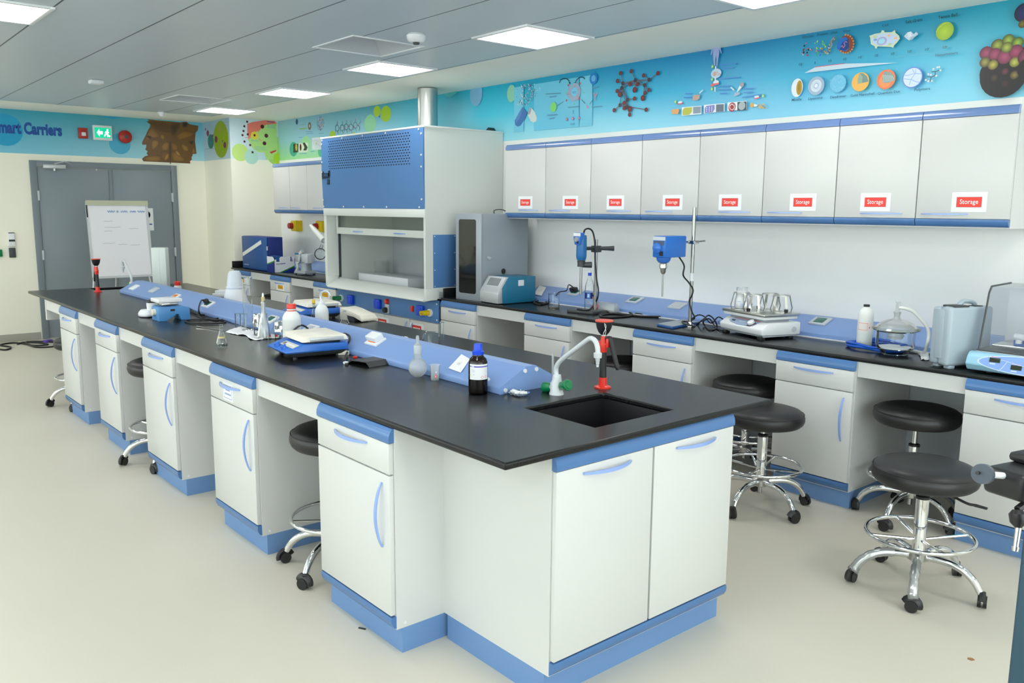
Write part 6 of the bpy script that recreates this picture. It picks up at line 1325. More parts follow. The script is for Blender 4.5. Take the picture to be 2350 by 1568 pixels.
# ------------------------------------------------------------------ inside the fume hood
FZ = ZT+.012
def hood_box(x0, x1, y0, y1, h, mt, label, name='storage_box', bev=.004, cat='box'):
    m = MB(); m.box(-(x1-x0)/2, (x1-x0)/2, 0, y1-y0, 0, h, bev); return one(m, name, mt, label, cat, loc=((x0+x1)/2, y0, FZ))
a = ony(823, 640, 2.95); b = ony(936, 655, 2.95)
hood_box(a.x, b.x, 2.95, 3.2, .10, 'plastic', 'long flat white box on the fume hood floor')
hood_box(-4.74, -4.50, 3.02, 3.2, .13, 'plastic', 'small white box at the right inside the fume hood')
hood_box(-5.75, -5.58, 3.05, 3.12, .06, 'redpaint', 'small dark red bundle at the left on the fume hood floor', 'red_bundle', .02, 'bundle')
p = V((ony(876, 636, 3.3).x, 3.3, FZ)); m = MB(); m.lathe([(0, 0), (.07, 0), (.075, .01), (.075, .20), (.08, .21)], 24, cap1=False); one(m, 'hood_beaker', 'frost', 'frosted beaker standing at the back of the fume hood', 'beaker', loc=tuple(p))
p = ony(890, 583, 3.44); t = T('hood_outlet', 'small white outlet nozzle on the back wall of the fume hood', 'outlet', tuple(p)); m = MB(); m.cyl((0, .02, 0), (0, -.02, 0), .05, n=18); m.build('flange', 'plastic', t); m = MB(); m.cyl((0, -.02, 0), (.05, -.10, -.01), .022, n=12); m.build('nozzle', 'cream', t)

# ------------------------------------------------------------------ wall bench, right of the hood
o, rz, L, D = frame3(Q0(1044, 686), Q0(1108, 692), Q0(1165, 671))
rz = .06; o = V((-4.115, 2.862, ZT)); L = .335; D = .56; hh = vert((o.x, o.y), 0, 490)-ZT
t = T('grey_cabinet', 'tall grey metal cabinet with long dark window beside the fume hood', 'cabinet', tuple(o), rz)
m = MB(); m.box(0, L, .02, D, 0, hh, .004); m.build('body', 'steelgrey', t)
m = MB(); m.box(0, L, 0, .02, 0.0, hh, .003); dr = m.build('cabinet_door', 'steelgrey', t)
m = MB(); x0, x1, z0, z1 = L*.13, L*.80, hh*.08, hh*.935; r_ = .02; pl = []
for cx_, cz_, a0 in ((x1-r_, z1-r_, 0), (x0+r_, z1-r_, 90), (x0+r_, z0+r_, 180), (x1-r_, z0+r_, 270)):
    for q in range(5): a = math.radians(a0+q*22.5); pl.append((cx_+r_*math.cos(a), cz_+r_*math.sin(a)))
m.prism(pl, 1, -.002, .004); m.build('window', 'darkglass', dr)
m = MB(); m.cyl((L, .08, hh*.50), (L+.018, .08, hh*.50), .014, n=14); m.box(L+.012, L+.022, .06, .10, hh*.50-.006, hh*.50+.006, .002); m.build('lock', 'silver', t)
m = MB(); m.cyl((L, .26, hh*.335), (L+.004, .26, hh*.335), .024, n=16); m.cyl((L, .26, hh*.27), (L+.004, .26, hh*.27), .02, n=16); m.build('cable_holes', 'black', t)
m = MB(); m.tube(smooth([(L*.5, .3, hh), (L*.52, .3, hh+.03), (L*.75, .32, hh+.035), (L*.95, .36, hh+.0)], 6), .004, 6); m.build('top_wire', 'rubber', t)
o, rz, L, D = frame3(Q0(1112, 693), Q0(1151, 700), Q0(1222, 688)); rz = -.05; L = .27; o = V((-3.775, 2.862, ZT)); D = .40
hh = vert((o.x+L, o.y+.1), 0, 637)-ZT
t = T('chiller', 'teal bench instrument with silver front and slanted screen', 'instrument', tuple(o), rz)
m = MB(); m.prism([(.05, .004), (D, .004), (D, hh), (.11, hh), (.045, hh*.6)], 0, .006, L-.004, bev=.006); m.build('case', 'teal', t)
m = MB(); m.prism([(.0, .006), (.06, .006), (.06, hh*.47), (.12, hh*1.005), (.085, hh*1.005), (.02, hh*.58), (.0, hh*.42)], 0, 0, L-.012, bev=.006); fr = m.build('front_panel', 'silver', t)
sl_ = math.atan2(hh*(1.005-.58), .065); X = Matrix.Translation((L*.5, .02, hh*.58)) @ Matrix.Rotation(sl_, 4, 'X'); ln = math.hypot(.065, hh*.425)
m = MB(); m.box(-L*.30, L*.30, ln*.22, ln*.86, -.001, .0025, .001, X=X); m.build('screen', 'screen', fr)
m = MB(); m.box(-L*.38, L*.38, ln*.12, ln*.95, -.002, .0012, .001, X=X); m.build('bezel', 'lightgrey', fr)
m = MB(); m.box(L-.006, L-.002, .21, .27, hh*.66, hh*.88); m.build('rating_plate', 'plastic', t)
p = Q0(1271, 708); k = mpp(p); r = 13*k; h = hz(p, 674)
t = vessel('glass beaker with a little brown liquid on the wall bench', 'glass_beaker', 'beaker', p, [(0, 0), (r*.94, 0), (r, .005), (r, h*.97), (r*1.08, h)], group='glass beakers')
m = MB(); m.lathe([(0, .004), (r*.92, .004), (r*.92, .012), (0, .012)], 20); m.build('liquid', mat('brown residue', (.14, .09, .05, 1), .2), t)
c4 = [wslope(*q)+WN*.004 for q in ((1226, 677), (1243, 680), (1254, 661), (1238, 657))]
m = MB(); m.add([tuple(c) for c in c4]+[tuple(c+WN*.003) for c in c4], [(0, 1, 2, 3), (4, 5, 6, 7), (0, 1, 5, 4), (1, 2, 6, 5), (2, 3, 7, 6), (3, 0, 4, 7)], 0, col=S(232, 232, 228)); cc = sum(c4, V())/4
for i in range(5): m.tube([cc+WN*.008+V((random.uniform(-.02, .02), 0, 0))+WV*random.uniform(-.02, .02) for _ in range(2)], .001, 4, col=S(190, 190, 186))
one(m, 'paper_card', 'col', 'white card propped on the wall socket channel beside the teal instrument', 'card')
zb = lambda px, py, z=.881: onz(px, py, z)
cord([zb(1215, 690), zb(1235, 694), zb(1255, 696), zb(1245, 690), zb(1225, 694), zb(1240, 699), zb(1262, 694), zb(1275, 688)], 'black cord bunched behind the teal instrument on the wall bench', .008)
s0 = wsock[1323] @ V((-.01, 0, .05)); m = MB(); m.box(-.05, .02, -.02, .02, .013, .05, .006, X=wsock[1323]); one(m, 'plug', 'black', 'black plug in the wall bench socket nearest the teal instrument', 'plug')
cord([s0, s0+V((-.05, -.01, .02)), onz(1300, 667, 1.0), onz(1283, 671, .97), onz(1272, 684, .91), zb(1268, 692)], 'black cord from the plugged wall socket behind the beaker', .005)
# homogeniser on its stand
A_, Bn, Cr, Dk = Q0(1300, 717), Q0(1360, 723), Q0(1418, 714), Q0(1356, 704)
rod = bench_at(1365, 3.12, ZT)
t = T('homogeniser', 'blue hand homogeniser clamped on a steel rod with black base', 'homogeniser', tuple(rod)); R0 = V(rod)
cbp = (A_+Bn+Cr)/3; A_, Bn = V(A_), V(Bn); Cr = V((Bn.x-.005, 3.165, ZT)); Dk = V((rod.x-.05, 3.15, ZT)); A_.x = min(A_.x, rod.x-.01)
for q in (A_, Bn, Cr, Dk): q.y = min(q.y, 3.262)
loP = [tuple((q-R0).xy) for q in (A_, Bn, Cr, Dk)]
m = MB(); m.hexa(loP, loP, .0, .024, .005); m.build('base_plate', 'darkgrey', t)
zr = lambda py: vert((rod.x, rod.y), 0, py)-ZT
m = MB(); m.cyl((0, 0, .02), (0, 0, zr(550)), .012, n=14); m.build('stand_rod', 'rod', t)
front = (A_+Bn)/2; s_ = 0
for i in range(60):
    q = R0.lerp(front, i/60); 
    if abs(proj((q.x, q.y, 1.3))[0]-1336) < 2: s_ = i/60
if not s_: s_ = .6
hq = R0.lerp(front, s_); hv = V((hq.x-R0.x, hq.y-R0.y, 0)); zh = lambda py: vert((hq.x, hq.y), 0, py)-ZT; k = mpp((hq.x, hq.y, 1.3))
m = MB(); r = 12*k; m.lathe([(r*.82, zh(597)), (r*.95, zh(592)), (r, zh(588)), (r*.98, zh(545)), (r*.9, zh(540)), (0, zh(540))], 26, tuple(hv)); bd = m.build('motor_body', mat('homogeniser blue', (.012, .15, .42, 1), .35), t)
a = camdir(hq)-.75; dv = V((math.cos(a), math.sin(a), 0)); Xc = Matrix.Translation(hv+dv*r*.55) @ Matrix.Rotation(a+PI/2, 4, 'Z')
m = MB(); zt0, zt1 = zh(562), zh(534); m.prism([(-r*.95, zt1), (r*.95, zt1), (r*.95, zt1-(zt1-zt0)*.2), (r*.6, zt0), (-r*.6, zt0), (-r*.95, zt1-(zt1-zt0)*.5)], 1, -r*.75, r*.35, X=Xc, bev=.004); hd = m.build('control_head', 'ikablue', t)
m = MB(); m.box(-r*.9, r*.9, -r*.8, -r*.74, zt1-.026, zt1-.002, col=S(228, 232, 236), X=Xc); m.box(-r*.6, r*.1, -r*.82, -r*.74, zt1-.05, zt1-.034, col=S(70, 85, 110), X=Xc); m.box(.0, r*.4, -r*.82, -r*.74, zt0+.01, zt0+.04, col=S(20, 24, 34), X=Xc); m.build('face_plate', 'col', hd)
m = MB(); m.cyl((0, -r*.74, (zt0+zt1)/2-.005), (0, -r*1.1, (zt0+zt1)/2-.005), .02, .017, 14, X=Xc); m.build('dial', 'grey', hd)
m = MB(); m.lathe([(r*.80, zh(598)), (r*.72, zh(604)), (r*.74, zh(612)), (0, zh(613))], 22, tuple(hv)); m.tube([hv+V((0, 0, zh(608))), hv-hv*.35+V((.035, .02, zh(608)))], [.02, .024], 10); m.build('coupling', 'darkgrey', t)
m = MB(); m.cyl(hv+V((0, 0, zh(613))), hv+V((0, 0, zh(676))), .010, n=14); m.build('shaft', 'rod', t)
zc = zr(570); m = MB(); m.tube([hv*.75+V((0, 0, zc)), V((0, 0, zc))], .014, 8); m.box(-.03, .03, -.03, .03, zc-.03, zc+.02, .006); m.tube([V((0, 0, zc)), -hv*.15+V((.06, .04, zc)), -hv*.2+V((.09, .07, zc))], [.014, .016, .02], 8); m.build('clamp', 'darkgrey', t)
cp_ = lambda px, py, y: ony(px, py, y)-R0
m = MB(); yk = R0.y-.03
m.tube(smooth([hv+V((.01, .01, zh(538))), cp_(1342, 528, hq.y), cp_(1351, 525, yk-.05), cp_(1360, 532, yk), cp_(1365, 556, yk), cp_(1366, 600, yk), cp_(1369, 640, yk), cp_(1373, 665, yk), cp_(1371, 685, yk-.02), zb(1362, 702, .91)-R0, zb(1348, 712, .905)-R0, zb(1325, 710, .905)-R0], 7), .0065, 8); m.build('cable', 'rubber', t)
p = Q0(1352, 705); p.y = min(p.y, 3.24); p.x = ony(1352, 705, p.y).x; k = mpp(p); r = 10.5*k; h = lambda py: hz(p, py)
t = T('water_bottle', 'clear plastic drink bottle with dark blue label and blue cap behind the homogeniser', 'bottle', tuple(p))
m = MB(); m.lathe([(0, .004), (r*.8, 0), (r, .012), (r, h(684)), (r*.94, h(680)), (r, h(672)), (r, h(668)), (r*.93, h(655)), (r*.55, h(642)), (r*.32, h(635)), (r*.32, h(631))], 26, cap1=False); m.build('body', 'petg', t)
m = MB(); m.lathe([(r*.40, h(633)), (r*.40, h(626)), (0, h(625.5))], 18); m.build('cap', 'bluecap', t)
m = MB(); m.lathe([(r*.30, h(626)), (r*.26, h(621)), (0, h(620.5))], 14); m.build('cap_top', 'plastic', t)
a = camdir(p); m = MB(); z0, z1 = h(685), h(671); patch(m, r*1.02, z0, z1, a-1.6, a+1.6, S(25, 30, 110), n=24); patch(m, r*1.03, z0+.004, z1-.004, a-.55, a+.2, S(70, 150, 235)); patch(m, r*1.03, z0, z0+(z1-z0)*.35, a+.7, a+1.3, S(230, 140, 40)); patch(m, r*1.03, z1-(z1-z0)*.3, z1, a+.8, a+1.2, S(235, 200, 50)); patch(m, r*1.034, z0+.012, z1-.012, a-.4, a, S(190, 225, 245)); m.build('bottle_label', 'col', t)
o, rz, L, D = frame3(Q0(1366, 711), Q0(1372, 714), Q0(1408, 707)); p = bench_at(1392, 3.215, ZT)
t = T('plastic_pack', 'clear plastic pack with red ring mark lying behind the homogeniser base', 'packet', tuple(p), .05)
m = MB(); m.hexa([(-.11, -.04), (.11, -.04), (.11, .04), (-.11, .04)], [(-.09, -.03), (.10, -.025), (.10, .025), (-.09, .03)], 0, .075, .015, seg=2); m.build('pack', 'frost', t)
m = MB(); X = Matrix.Translation((-.075, -.045, .04)) @ Matrix.Rotation(PI/2, 4, 'X'); m.tube([(.022*math.cos(2*PI*i/20), .022*math.sin(2*PI*i/20), 0) for i in range(20)], .004, 5, True, X=X); m.build('red_ring', 'red', t)
m = MB(); m.box(-.02, .08, -.03, .03, .005, .05, .01); m.build('contents', 'lightgrey', t)
cord([zb(1375, 722), zb(1390, 718), zb(1415, 712), zb(1440, 716), zb(1450, 724), zb(1420, 728), zb(1385, 728), zb(1378, 724), zb(1400, 720), zb(1430, 722), zb(1470, 726), zb(1505, 727), zb(1523, 727), zb(1500, 724), zb(1460, 720), zb(1447, 714)], 'coil of black cord on the wall bench between the two stands', .008)
p = zb(1447, 713, .874); m = MB(); m.box(-.022, .022, -.035, .035, 0, .045, .008); m.cyl((-.01, .03, .02), (-.01, .055, .02), .006, n=8); one(m, 'plug', 'black', 'loose black plug standing on the coiled cord of the wall bench', 'plug', loc=tuple(p), rz=.6)
# overhead stirrer
A_, Bn, Cr = Q0(1507, 749), Q0(1543, 756), Q0(1606, 744); rod = Q0(1583, 749)
t = T('overhead_stirrer', 'blue box shaped overhead stirrer on a tall steel rod with blue base plate', 'stirrer', tuple(rod)); R0 = V(rod); Dk = A_+Cr-Bn
lo = [tuple((q-R0).xy) for q in (A_, Bn, Cr, Dk)]
m = MB(); m.hexa(lo, lo, 0, .016, .004); m.build('base_rim', 'midblue', t)
ins = lambda q: tuple(((q-R0).lerp((A_+Cr)/2-R0, .06)).xy); m = MB(); l2 = [ins(q) for q in (A_, Bn, Cr, Dk)]; m.hexa(l2, l2, .012, .019, .001); m.build('base_plate', 'steelgrey', t)
zr = lambda py: vert((rod.x, rod.y), 0, py)-ZT
m = MB(); m.lathe([(.04, .0), (.04, .006), (.022, .012), (.02, .03), (0, .03)], 22, (0, 0, .0)); m.build('rod_foot', 'steel', t)
m = MB(); m.cyl((0, 0, .01), (0, 0, zr(476)), .0125, n=16); m.build('stand_rod', 'rod', t)
m = MB(); m.cyl((0, 0, zr(645)), (0, 0, zr(627)), .0145, n=14); m.build('tape_band', 'plastic', t)
mx, my0, my1 = -.045, -.30, -.085; zt_, zb_ = zr(541), zr(589)
m = MB(); m.box(mx-.056, mx+.056, my0, my1, zb_, zt_, .008); md = m.build('motor_box', mat('stirrer blue', (.018, .16, .60, 1), .35), t)
m = MB(); y = my0-.001; m.box(mx-.052, mx+.052, y-.002, y, zt_-.028, zt_-.004, col=S(206, 214, 222)); m.box(mx-.045, mx+.04, y-.002, y, zt_-.06, zt_-.032, col=S(78, 92, 108)); m.box(mx+.005, mx+.035, y-.002, y, zb_+.012, zb_+.042, col=S(15, 20, 40)); m.build('face_plate', 'col', md)
m = MB(); m.lathe([(.036, 0), (.034, .012), (.02, .018), (0, .02)], 20, X=Matrix.Translation((mx-.012, y, (zt_+zb_)/2-.008)) @ Matrix.Rotation(PI/2, 4, 'X')); m.build('dial', 'ikablue', md)
sx, sy = mx, my0+.05
m = MB(); m.lathe([(.05, zb_), (.045, zb_-.02), (.032, zb_-.035), (0, zb_-.035)], 20, (sx, sy, 0)); m.build('motor_neck', 'ikablue', t)
m = MB(); m.lathe([(.020, zb_-.034), (.026, zb_-.045), (.026, zb_-.07), (.019, zb_-.078), (.017, zb_-.10), (.008, zb_-.112), (0, zb_-.112)], 18, (sx, sy, 0)); m.build('chuck', 'brushed', t)
m = MB(); zz = vert((R0.x+sx, R0.y+sy), 0, 681)-ZT; m.cyl((sx, sy, zb_-.11), (sx, sy, zz), .0055, n=10); m.build('stirring_shaft', 'rod', t)
m = MB(); zc = zr(556); m.tube([(mx+.02, my1, zc), (mx+.03, -.03, zc)], .009, 8); m.box(-.022, .03, -.03, .03, zc-.012, zc+.012, .004); m.tube([(.03, 0, zc+.004), (.085, .02, zc+.012)], .009, 8, flat=.6); m.build('clamp', 'steel', t)
cp_ = lambda px, py, y: ony(px, py, y)-R0
m = MB(); ym = R0.y-.03; m.tube(smooth([(mx+.03, my1-.04, zb_), cp_(1570, 610, R0.y-.12), cp_(1568, 632, R0.y-.12), cp_(1580, 648, ym), cp_(1590, 664, ym), cp_(1588, 678, ym-.005), cp_(1582, 692, ym), cp_(1588, 716, ym), cp_(1594, 730, ym), zb(1580, 738, .90)-R0, zb(1566, 738, .90)-R0, zb(1572, 744, .90)-R0, zb(1590, 748, .895)-R0], 7), .0055, 8); m.build('cable', 'rubber', t)
cord([zb(1590, 750), zb(1600, 744), zb(1612, 735, .93), zb(1626, 724, .95), zb(1640, 735, .93), zb(1645, 752), zb(1630, 758), zb(1618, 748), zb(1614, 738, .91), zb(1628, 732, .92), zb(1640, 748), zb(1650, 757), zb(1660, 759)], 'loops of black cord between the tall rod and the orbital shaker', .0055)
cord([zb(1580, 738, .89), zb(1600, 724, .95), zb(1615, 726, .94), zb(1632, 742, .90), zb(1648, 728, .95), zb(1662, 735, .93)], 'thin black cord arching into the back of the orbital shaker', .0045)
# orbital shaker
o, rz, L, D = frame3(Q0(1651, 762), Q0(1747, 783), Q0(1808, 769))
D *= .9
t = T('orbital_shaker', 'white orbital shaker with a steel tray of flask clamps', 'shaker', tuple(o), rz)
m = MB()
for x in (.03, L-.04):
    for y in (.03, D-.05): m.box(x-.018, x+.018, y-.018, y+.018, 0, .02, .003)
m.build('feet', 'black', t)
hB = .105
m = MB(); m.prism([(.03, .016), (D-.01, .016), (D-.01, .03), (.02, .03)], 0, .02, L-.02); m.build('under_tray', 'lightgrey', t)
m = MB(); m.prism([(.005, .03), (D, .026), (D, hB), (.055, hB), (-.004, .068)], 0, 0, L, bev=.007); bd = m.build('body', 'plastic', t)
sl_ = math.atan2(hB-.068, .059); X = Matrix.Translation((L*.5, -.004, .068)) @ Matrix.Rotation(sl_, 4, 'X'); ln = math.hypot(.059, hB-.068)
m = MB(); w2 = L*.30; pts = [(-w2*1.0, ln*.95), (w2*1.05, ln*.95), (w2*.86, ln*.25), (w2*.4, ln*.12), (-w2*.3, ln*.10), (-w2*.9, ln*.28), (-w2*1.2, ln*.55)]
m.prism(pts, 2, .0005, .002, col=S(150, 165, 190), X=X); m.box(-w2*.98, w2*1.04, ln*.95, ln*1.02, .0005, .0025, col=S(232, 120, 105), X=X); m.box(-w2*.95, -w2*.7, ln*.5, ln*.66, .002, .003, col=S(30, 40, 50), X=X); m.box(-w2*.4, w2*.1, ln*.58, ln*.64, .002, .003, col=S(205, 212, 222), X=X); m.prism([(w2*.42, ln*.14), (w2*.7, ln*.16), (w2*.95, ln*.6), (w2*.85, ln*.75), (w2*.5, ln*.5)], 2, .001, .003, col=S(70, 62, 70), X=X); m.build('control_panel', 'col', bd)
m = MB(); m.lathe([(.024, 0), (.023, .014), (.012, .019), (0, .02)], 20, X=X @ Matrix.Translation((w2*.55, ln*.62, .001))); m.build('dial', 'plastic', bd)
m = MB(); m.lathe([(.018, 0), (.018, .002), (0, .002)], 20, X=Matrix.Translation((L, D-.05, .06)) @ Matrix.Rotation(PI/2, 4, 'Y')); m.build('side_badge', 'lightgrey', bd)
m = MB(); m.box(.03, L-.05, .06, D-.05, hB-.002, hB+.02, .004); m.build('drive_plinth', 'grey', t)
m = MB(); m.box(-.005, L-.02, .03, D-.01, hB+.018, hB+.038, .003); m.build('platform', 'plastic', t)
m = MB(); m.box(-.012, L-.012, .024, D-.002, hB+.036, hB+.054, .002); m.build('tray', 'brushed', t); z0 = hB+.054
ck = [(.085, .10), (.085+.115, .235), (L-.185, .085), (L-.095, .225)]
cl = []
for i, (x, y) in enumerate(ck):
    m = MB(); rr = .052; n_ = 4
    m.lathe([(.03, 0), (.062, 0), (.062, .003), (.03, .003)], 20, (x, y, z0)); zt_ = z0+.105
    m.lathe([(rr-.012, zt_-.002), (rr, zt_-.002), (rr, zt_+.003), (rr-.012, zt_+.003), (rr-.012, zt_-.002)], 24, (x, y, 0), cap0=False, cap1=False)
    for j in range(n_):
        a = PI/4+j*PI/2+.5; c_, s2 = math.cos(a), math.sin(a); q = V((-s2, c_, 0)); pr_ = [(.062, 0), (.070, .028), (.064, .045), (rr-.002, .105)]
        vs_ = []
        for r2, z2 in pr_:
            for sg in (-1, 1):
                for th in (0, .002): vs_.append(V((x, y, z0))+V((c_*(r2+th), s2*(r2+th), z2))+q*(sg*.008))
        fs_ = []
        for g_ in range(3):
            b0 = g_*4
            fs_ += [(b0, b0+2, b0+6, b0+4), (b0+1, b0+5, b0+7, b0+3), (b0, b0+4, b0+5, b0+1), (b0+2, b0+3, b0+7, b0+6)]
        m.add(vs_, fs_)
    m.build('flask_clamp', 'brushed', t)
    m = MB(); a = [2.9, -2.2, -1.2, -.3][i]; m.lathe([(.011, 0), (.013, .02), (0, .022)], 12, (x+.07*math.cos(a), y+.07*math.sin(a), z0+.004)); m.build('clamp_screw', 'black', t)
Xs = Matrix.Translation(o) @ Matrix.Rotation(rz, 4, 'Z'); p = Xs @ V((ck[0][0], ck[0][1], z0+.004))
t = T('capped_bottle', 'white labelled bottle held in the left clamp of the orbital shaker', 'bottle', tuple(p))
m = MB(); m.lathe([(0, 0), (.040, 0), (.045, .008), (.045, .04), (.036, .085), (.036, .098), (.036, .115), (0, .115)], 24); m.build('body', 'plastic', t)
m = MB(); m.lathe([(.036, .112), (.036, .135), (.038, .137)], 22, cap0=False, cap1=False); m.build('glass_rim', 'glass', t)
a = camdir(p); m = MB(); patch(m, .0455, .045, .05, a-.6, a-.1, S(180, 205, 235)); patch(m, .0452, .012, .036, a-.2, a+.5, S(205, 218, 238)); m.build('print', 'col', t)
# bottle with black cap
p = Q0(1983, 785); p.y = min(p.y, 3.21); p.x = ony(1983, 785, p.y).x; k = mpp(p); r = 17*k; h = lambda py: hz(p, py)
t = T('squeeze_bottle', 'translucent plastic bottle with black cap and pink label at the right of the wall bench', 'bottle', tuple(p))
m = MB(); m.lathe([(0, 0), (r*.95, 0), (r, .008), (r, h(722)), (r*.95, h(715)), (r*.7, h(709)), (r*.38, h(705)), (r*.36, h(703))], 28, cap1=False); m.build('body', 'milky', t)
m = MB(); m.lathe([(r*.40, h(704)), (r*.40, h(699)), (0, h(698.7))], 22); m.build('cap', 'black', t)
a = camdir(p); m = MB(); patch(m, r*1.01, h(758), h(738), a-1.1, a+1.2, S(240, 232, 226)); 
for q in ((h(756), h(755), -1.0, .3), (h(741), h(740), -1.0, .3)): patch(m, r*1.014, q[0], q[1], a+q[2], a+q[3], S(235, 150, 150))
for q in (-1.0, .28): patch(m, r*1.014, h(756), h(740), a+q, a+q+.03, S(235, 150, 150))
patch(m, r*1.014, h(752), h(748), a+.5, a+.6, S(225, 60, 60)); m.build('bottle_label', 'col', t)
p = Q0(1963, 785); p.y = 3.2; p.x = ony(1963, 785, 3.2).x; m = MB(); m.lathe([(0, 0), (.011, 0), (.011, .012), (0, .014)], 12); one(m, 'bottle_cap', 'red', 'tiny red cap on the wall bench left of the black capped bottle', 'cap', loc=tuple(p))
# desiccator
p = Q0(2052, 813); k = mpp(p); h = lambda py: hz(p, py); r = 42*k
t = T('desiccator', 'glass desiccator bowl with domed lid and rubber hose', 'desiccator', tuple(p))
m = MB(); m.lathe([(0, .003), (r*.62, 0), (r*.70, .012), (r*.80, h(803)), (r*.84, h(801)), (r*.97, h(796)), (r, h(790)), (r, h(764)), (r*1.03, h(760)), (r*1.16, h(757))], 40, cap1=False); m.build('bowl', 'glass', t)
m = MB(); m.tube([(r*.66*math.cos(2*PI*i/36), r*.66*math.sin(2*PI*i/36), .004) for i in range(36)], .004, 6, True); m.tube([(r*.9*math.cos(2*PI*i/36), r*.9*math.sin(2*PI*i/36), h(799)) for i in range(36)], .003, 6, True); m.build('bowl_edge', 'glassedge', t)
m = MB(); m.lathe([(0, h(798)), (r*.88, h(798)), (r*.88, h(796)), (0, h(796))], 30); m.build('plate', 'plastic', t)
rim_m = glass('yellowish ground glass', (.82, .83, .66), .25, .15, .08, milky=.35)
m = MB(); m.lathe([(r*1.02, h(758)), (r*1.20, h(757)), (r*1.24, h(755)), (r*1.16, h(751)), (r*1.02, h(751))], 40, cap0=False, cap1=False); m.build('ground_rim', rim_m, t)
m = MB(); m.lathe([(r*1.05, h(752)), (r*.98, h(747)), (r*.8, h(741)), (r*.5, h(735)), (r*.22, h(732)), (r*.16, h(729)), (r*.15, h(724)), (r*.19, h(718)), (r*.20, h(716))], 40, cap0=False, cap1=False); m.build('lid', 'frost', t)
m = MB(); m.lathe([(r*.15, h(730)), (r*.17, h(716)), (r*.11, h(714)), (r*.10, h(696)), (r*.14, h(693)), (r*.15, h(692))], 22, cap0=False, cap1=False); m.build('tap_stem', 'frost', t)
m = MB(); e = lambda px, py, dy=0: ony(px, py, p.y+dy)-p
m.tube(smooth([(r*.1, 0, h(706)), e(2075, 708), e(2095, 715, .03), e(2115, 735, .05), e(2128, 752, .06), e(2131, 770, .06), e(2128, 790, .05), bench_at(2120, 3.20, .885)-p, bench_at(2100, 3.21, .885)-p, bench_at(2080, 3.20, .885)-p], 6), .0095, 10); m.build('hose', 'milky', t)
m = MB(); a0 = e(2052, 772); m.lathe([(0, -.01), (.035, -.006), (.045, .012), (.03, .03), (0, .035)], 18, (0, 0, h(775))); m.build('inner_cup', 'frost', t)
q = Q0(2040, 796); q.y = min(q.y, 3.155); pc = V((q.x, q.y, ZT))
m = MB(); rr = .155
pts = [pc+V((rr*(1+.06*math.sin(i*1.7))*math.cos(2*PI*i/20)*1.05, rr*.62*math.sin(2*PI*i/20)*(1+.05*math.cos(i*2.3)), .014+.014*(i//20)+.004*math.sin(i))) for i in range(48)]
m.tube(smooth(pts, 4), .0085, 8); one(m, 'rubber_tubing', mat('blue rubber hose', (.008, .10, .55, 1), .35), 'coil of blue rubber tubing behind the desiccator', 'tubing')
q = Q0(2118, 822); m = MB(); b = bmesh.new(); pl = [(2106, 814), (2130, 812), (2132, 828), (2114, 828), (2112, 820)]; b.faces.new([b.verts.new(tuple(Q0(*w)+V((0, 0, .003)))) for w in pl]); bmesh.ops.triangulate(b, faces=b.faces[:]); bmesh.ops.subdivide_edges(b, edges=b.edges[:], cuts=3, use_grid_fill=True)
for v in b.verts: v.co.z += random.random()*.012
m.bm(b); ti = one(m, 'crumpled_tissue', 'paper', 'crumpled white tissue under the translucent grey case', 'tissue'); ti.modifiers.new('t', 'SOLIDIFY').thickness = .001
# translucent grey carry case
o, rz, L, D = frame3(Q0(2128, 838), Q0(2174, 849), Q0(2234, 824)); D = .27; L *= .95; hh = vert((o.x, o.y), 0, 702)-ZT
t = T('carry_case', 'upright translucent grey plastic carry case beside the desiccator', 'case', tuple(o), rz)
m = MB(); m.box(0, L*.45, 0, D, .014, hh, .018, 3); m.build('half_shell', 'casegrey', t)
m = MB(); m.box(L*.47, L, -.002, D, .014, hh*1.02, .018, 3); m.build('half_shell', 'casegrey', t)
m = MB(); m.box(L*.3, L*.7, -.006, D-.02, .05, hh*.96, .004); m.build('seam_rib', 'casegrey', t)
m = MB()
for x in (L*.25, L*.8): m.box(x-.018, x+.018, .02, .06, 0, .018, .004); m.box(x-.018, x+.018, D-.08, D-.04, 0, .018, .004)
m.build('feet', 'casegrey', t)
m = MB(); m.box(L*.35, L*.95, .02, .12, hh*1.005, hh*1.04, .006); m.build('latch', 'darkgrey', t)
m = MB(); m.box(L*.6, L*.9, D-.12, D-.06, hh*1.01, hh*1.03, .004); m.build('latch', 'darkgrey', t)
m = MB(); m.tube(smooth([(L*.5, .10, hh), (L*.5, .12, hh*1.07), (L*.5, D*.5, hh*1.09), (L*.5, D-.08, hh*1.07), (L*.5, D-.06, hh)], 6), .014, 8, flat=.8); m.build('carry_handle', 'casegrey', t)
m = MB(); m.box(L*.2, L*.8, .03, D-.05, .06, hh*.45, .01); m.build('contents', 'lightgrey', t)
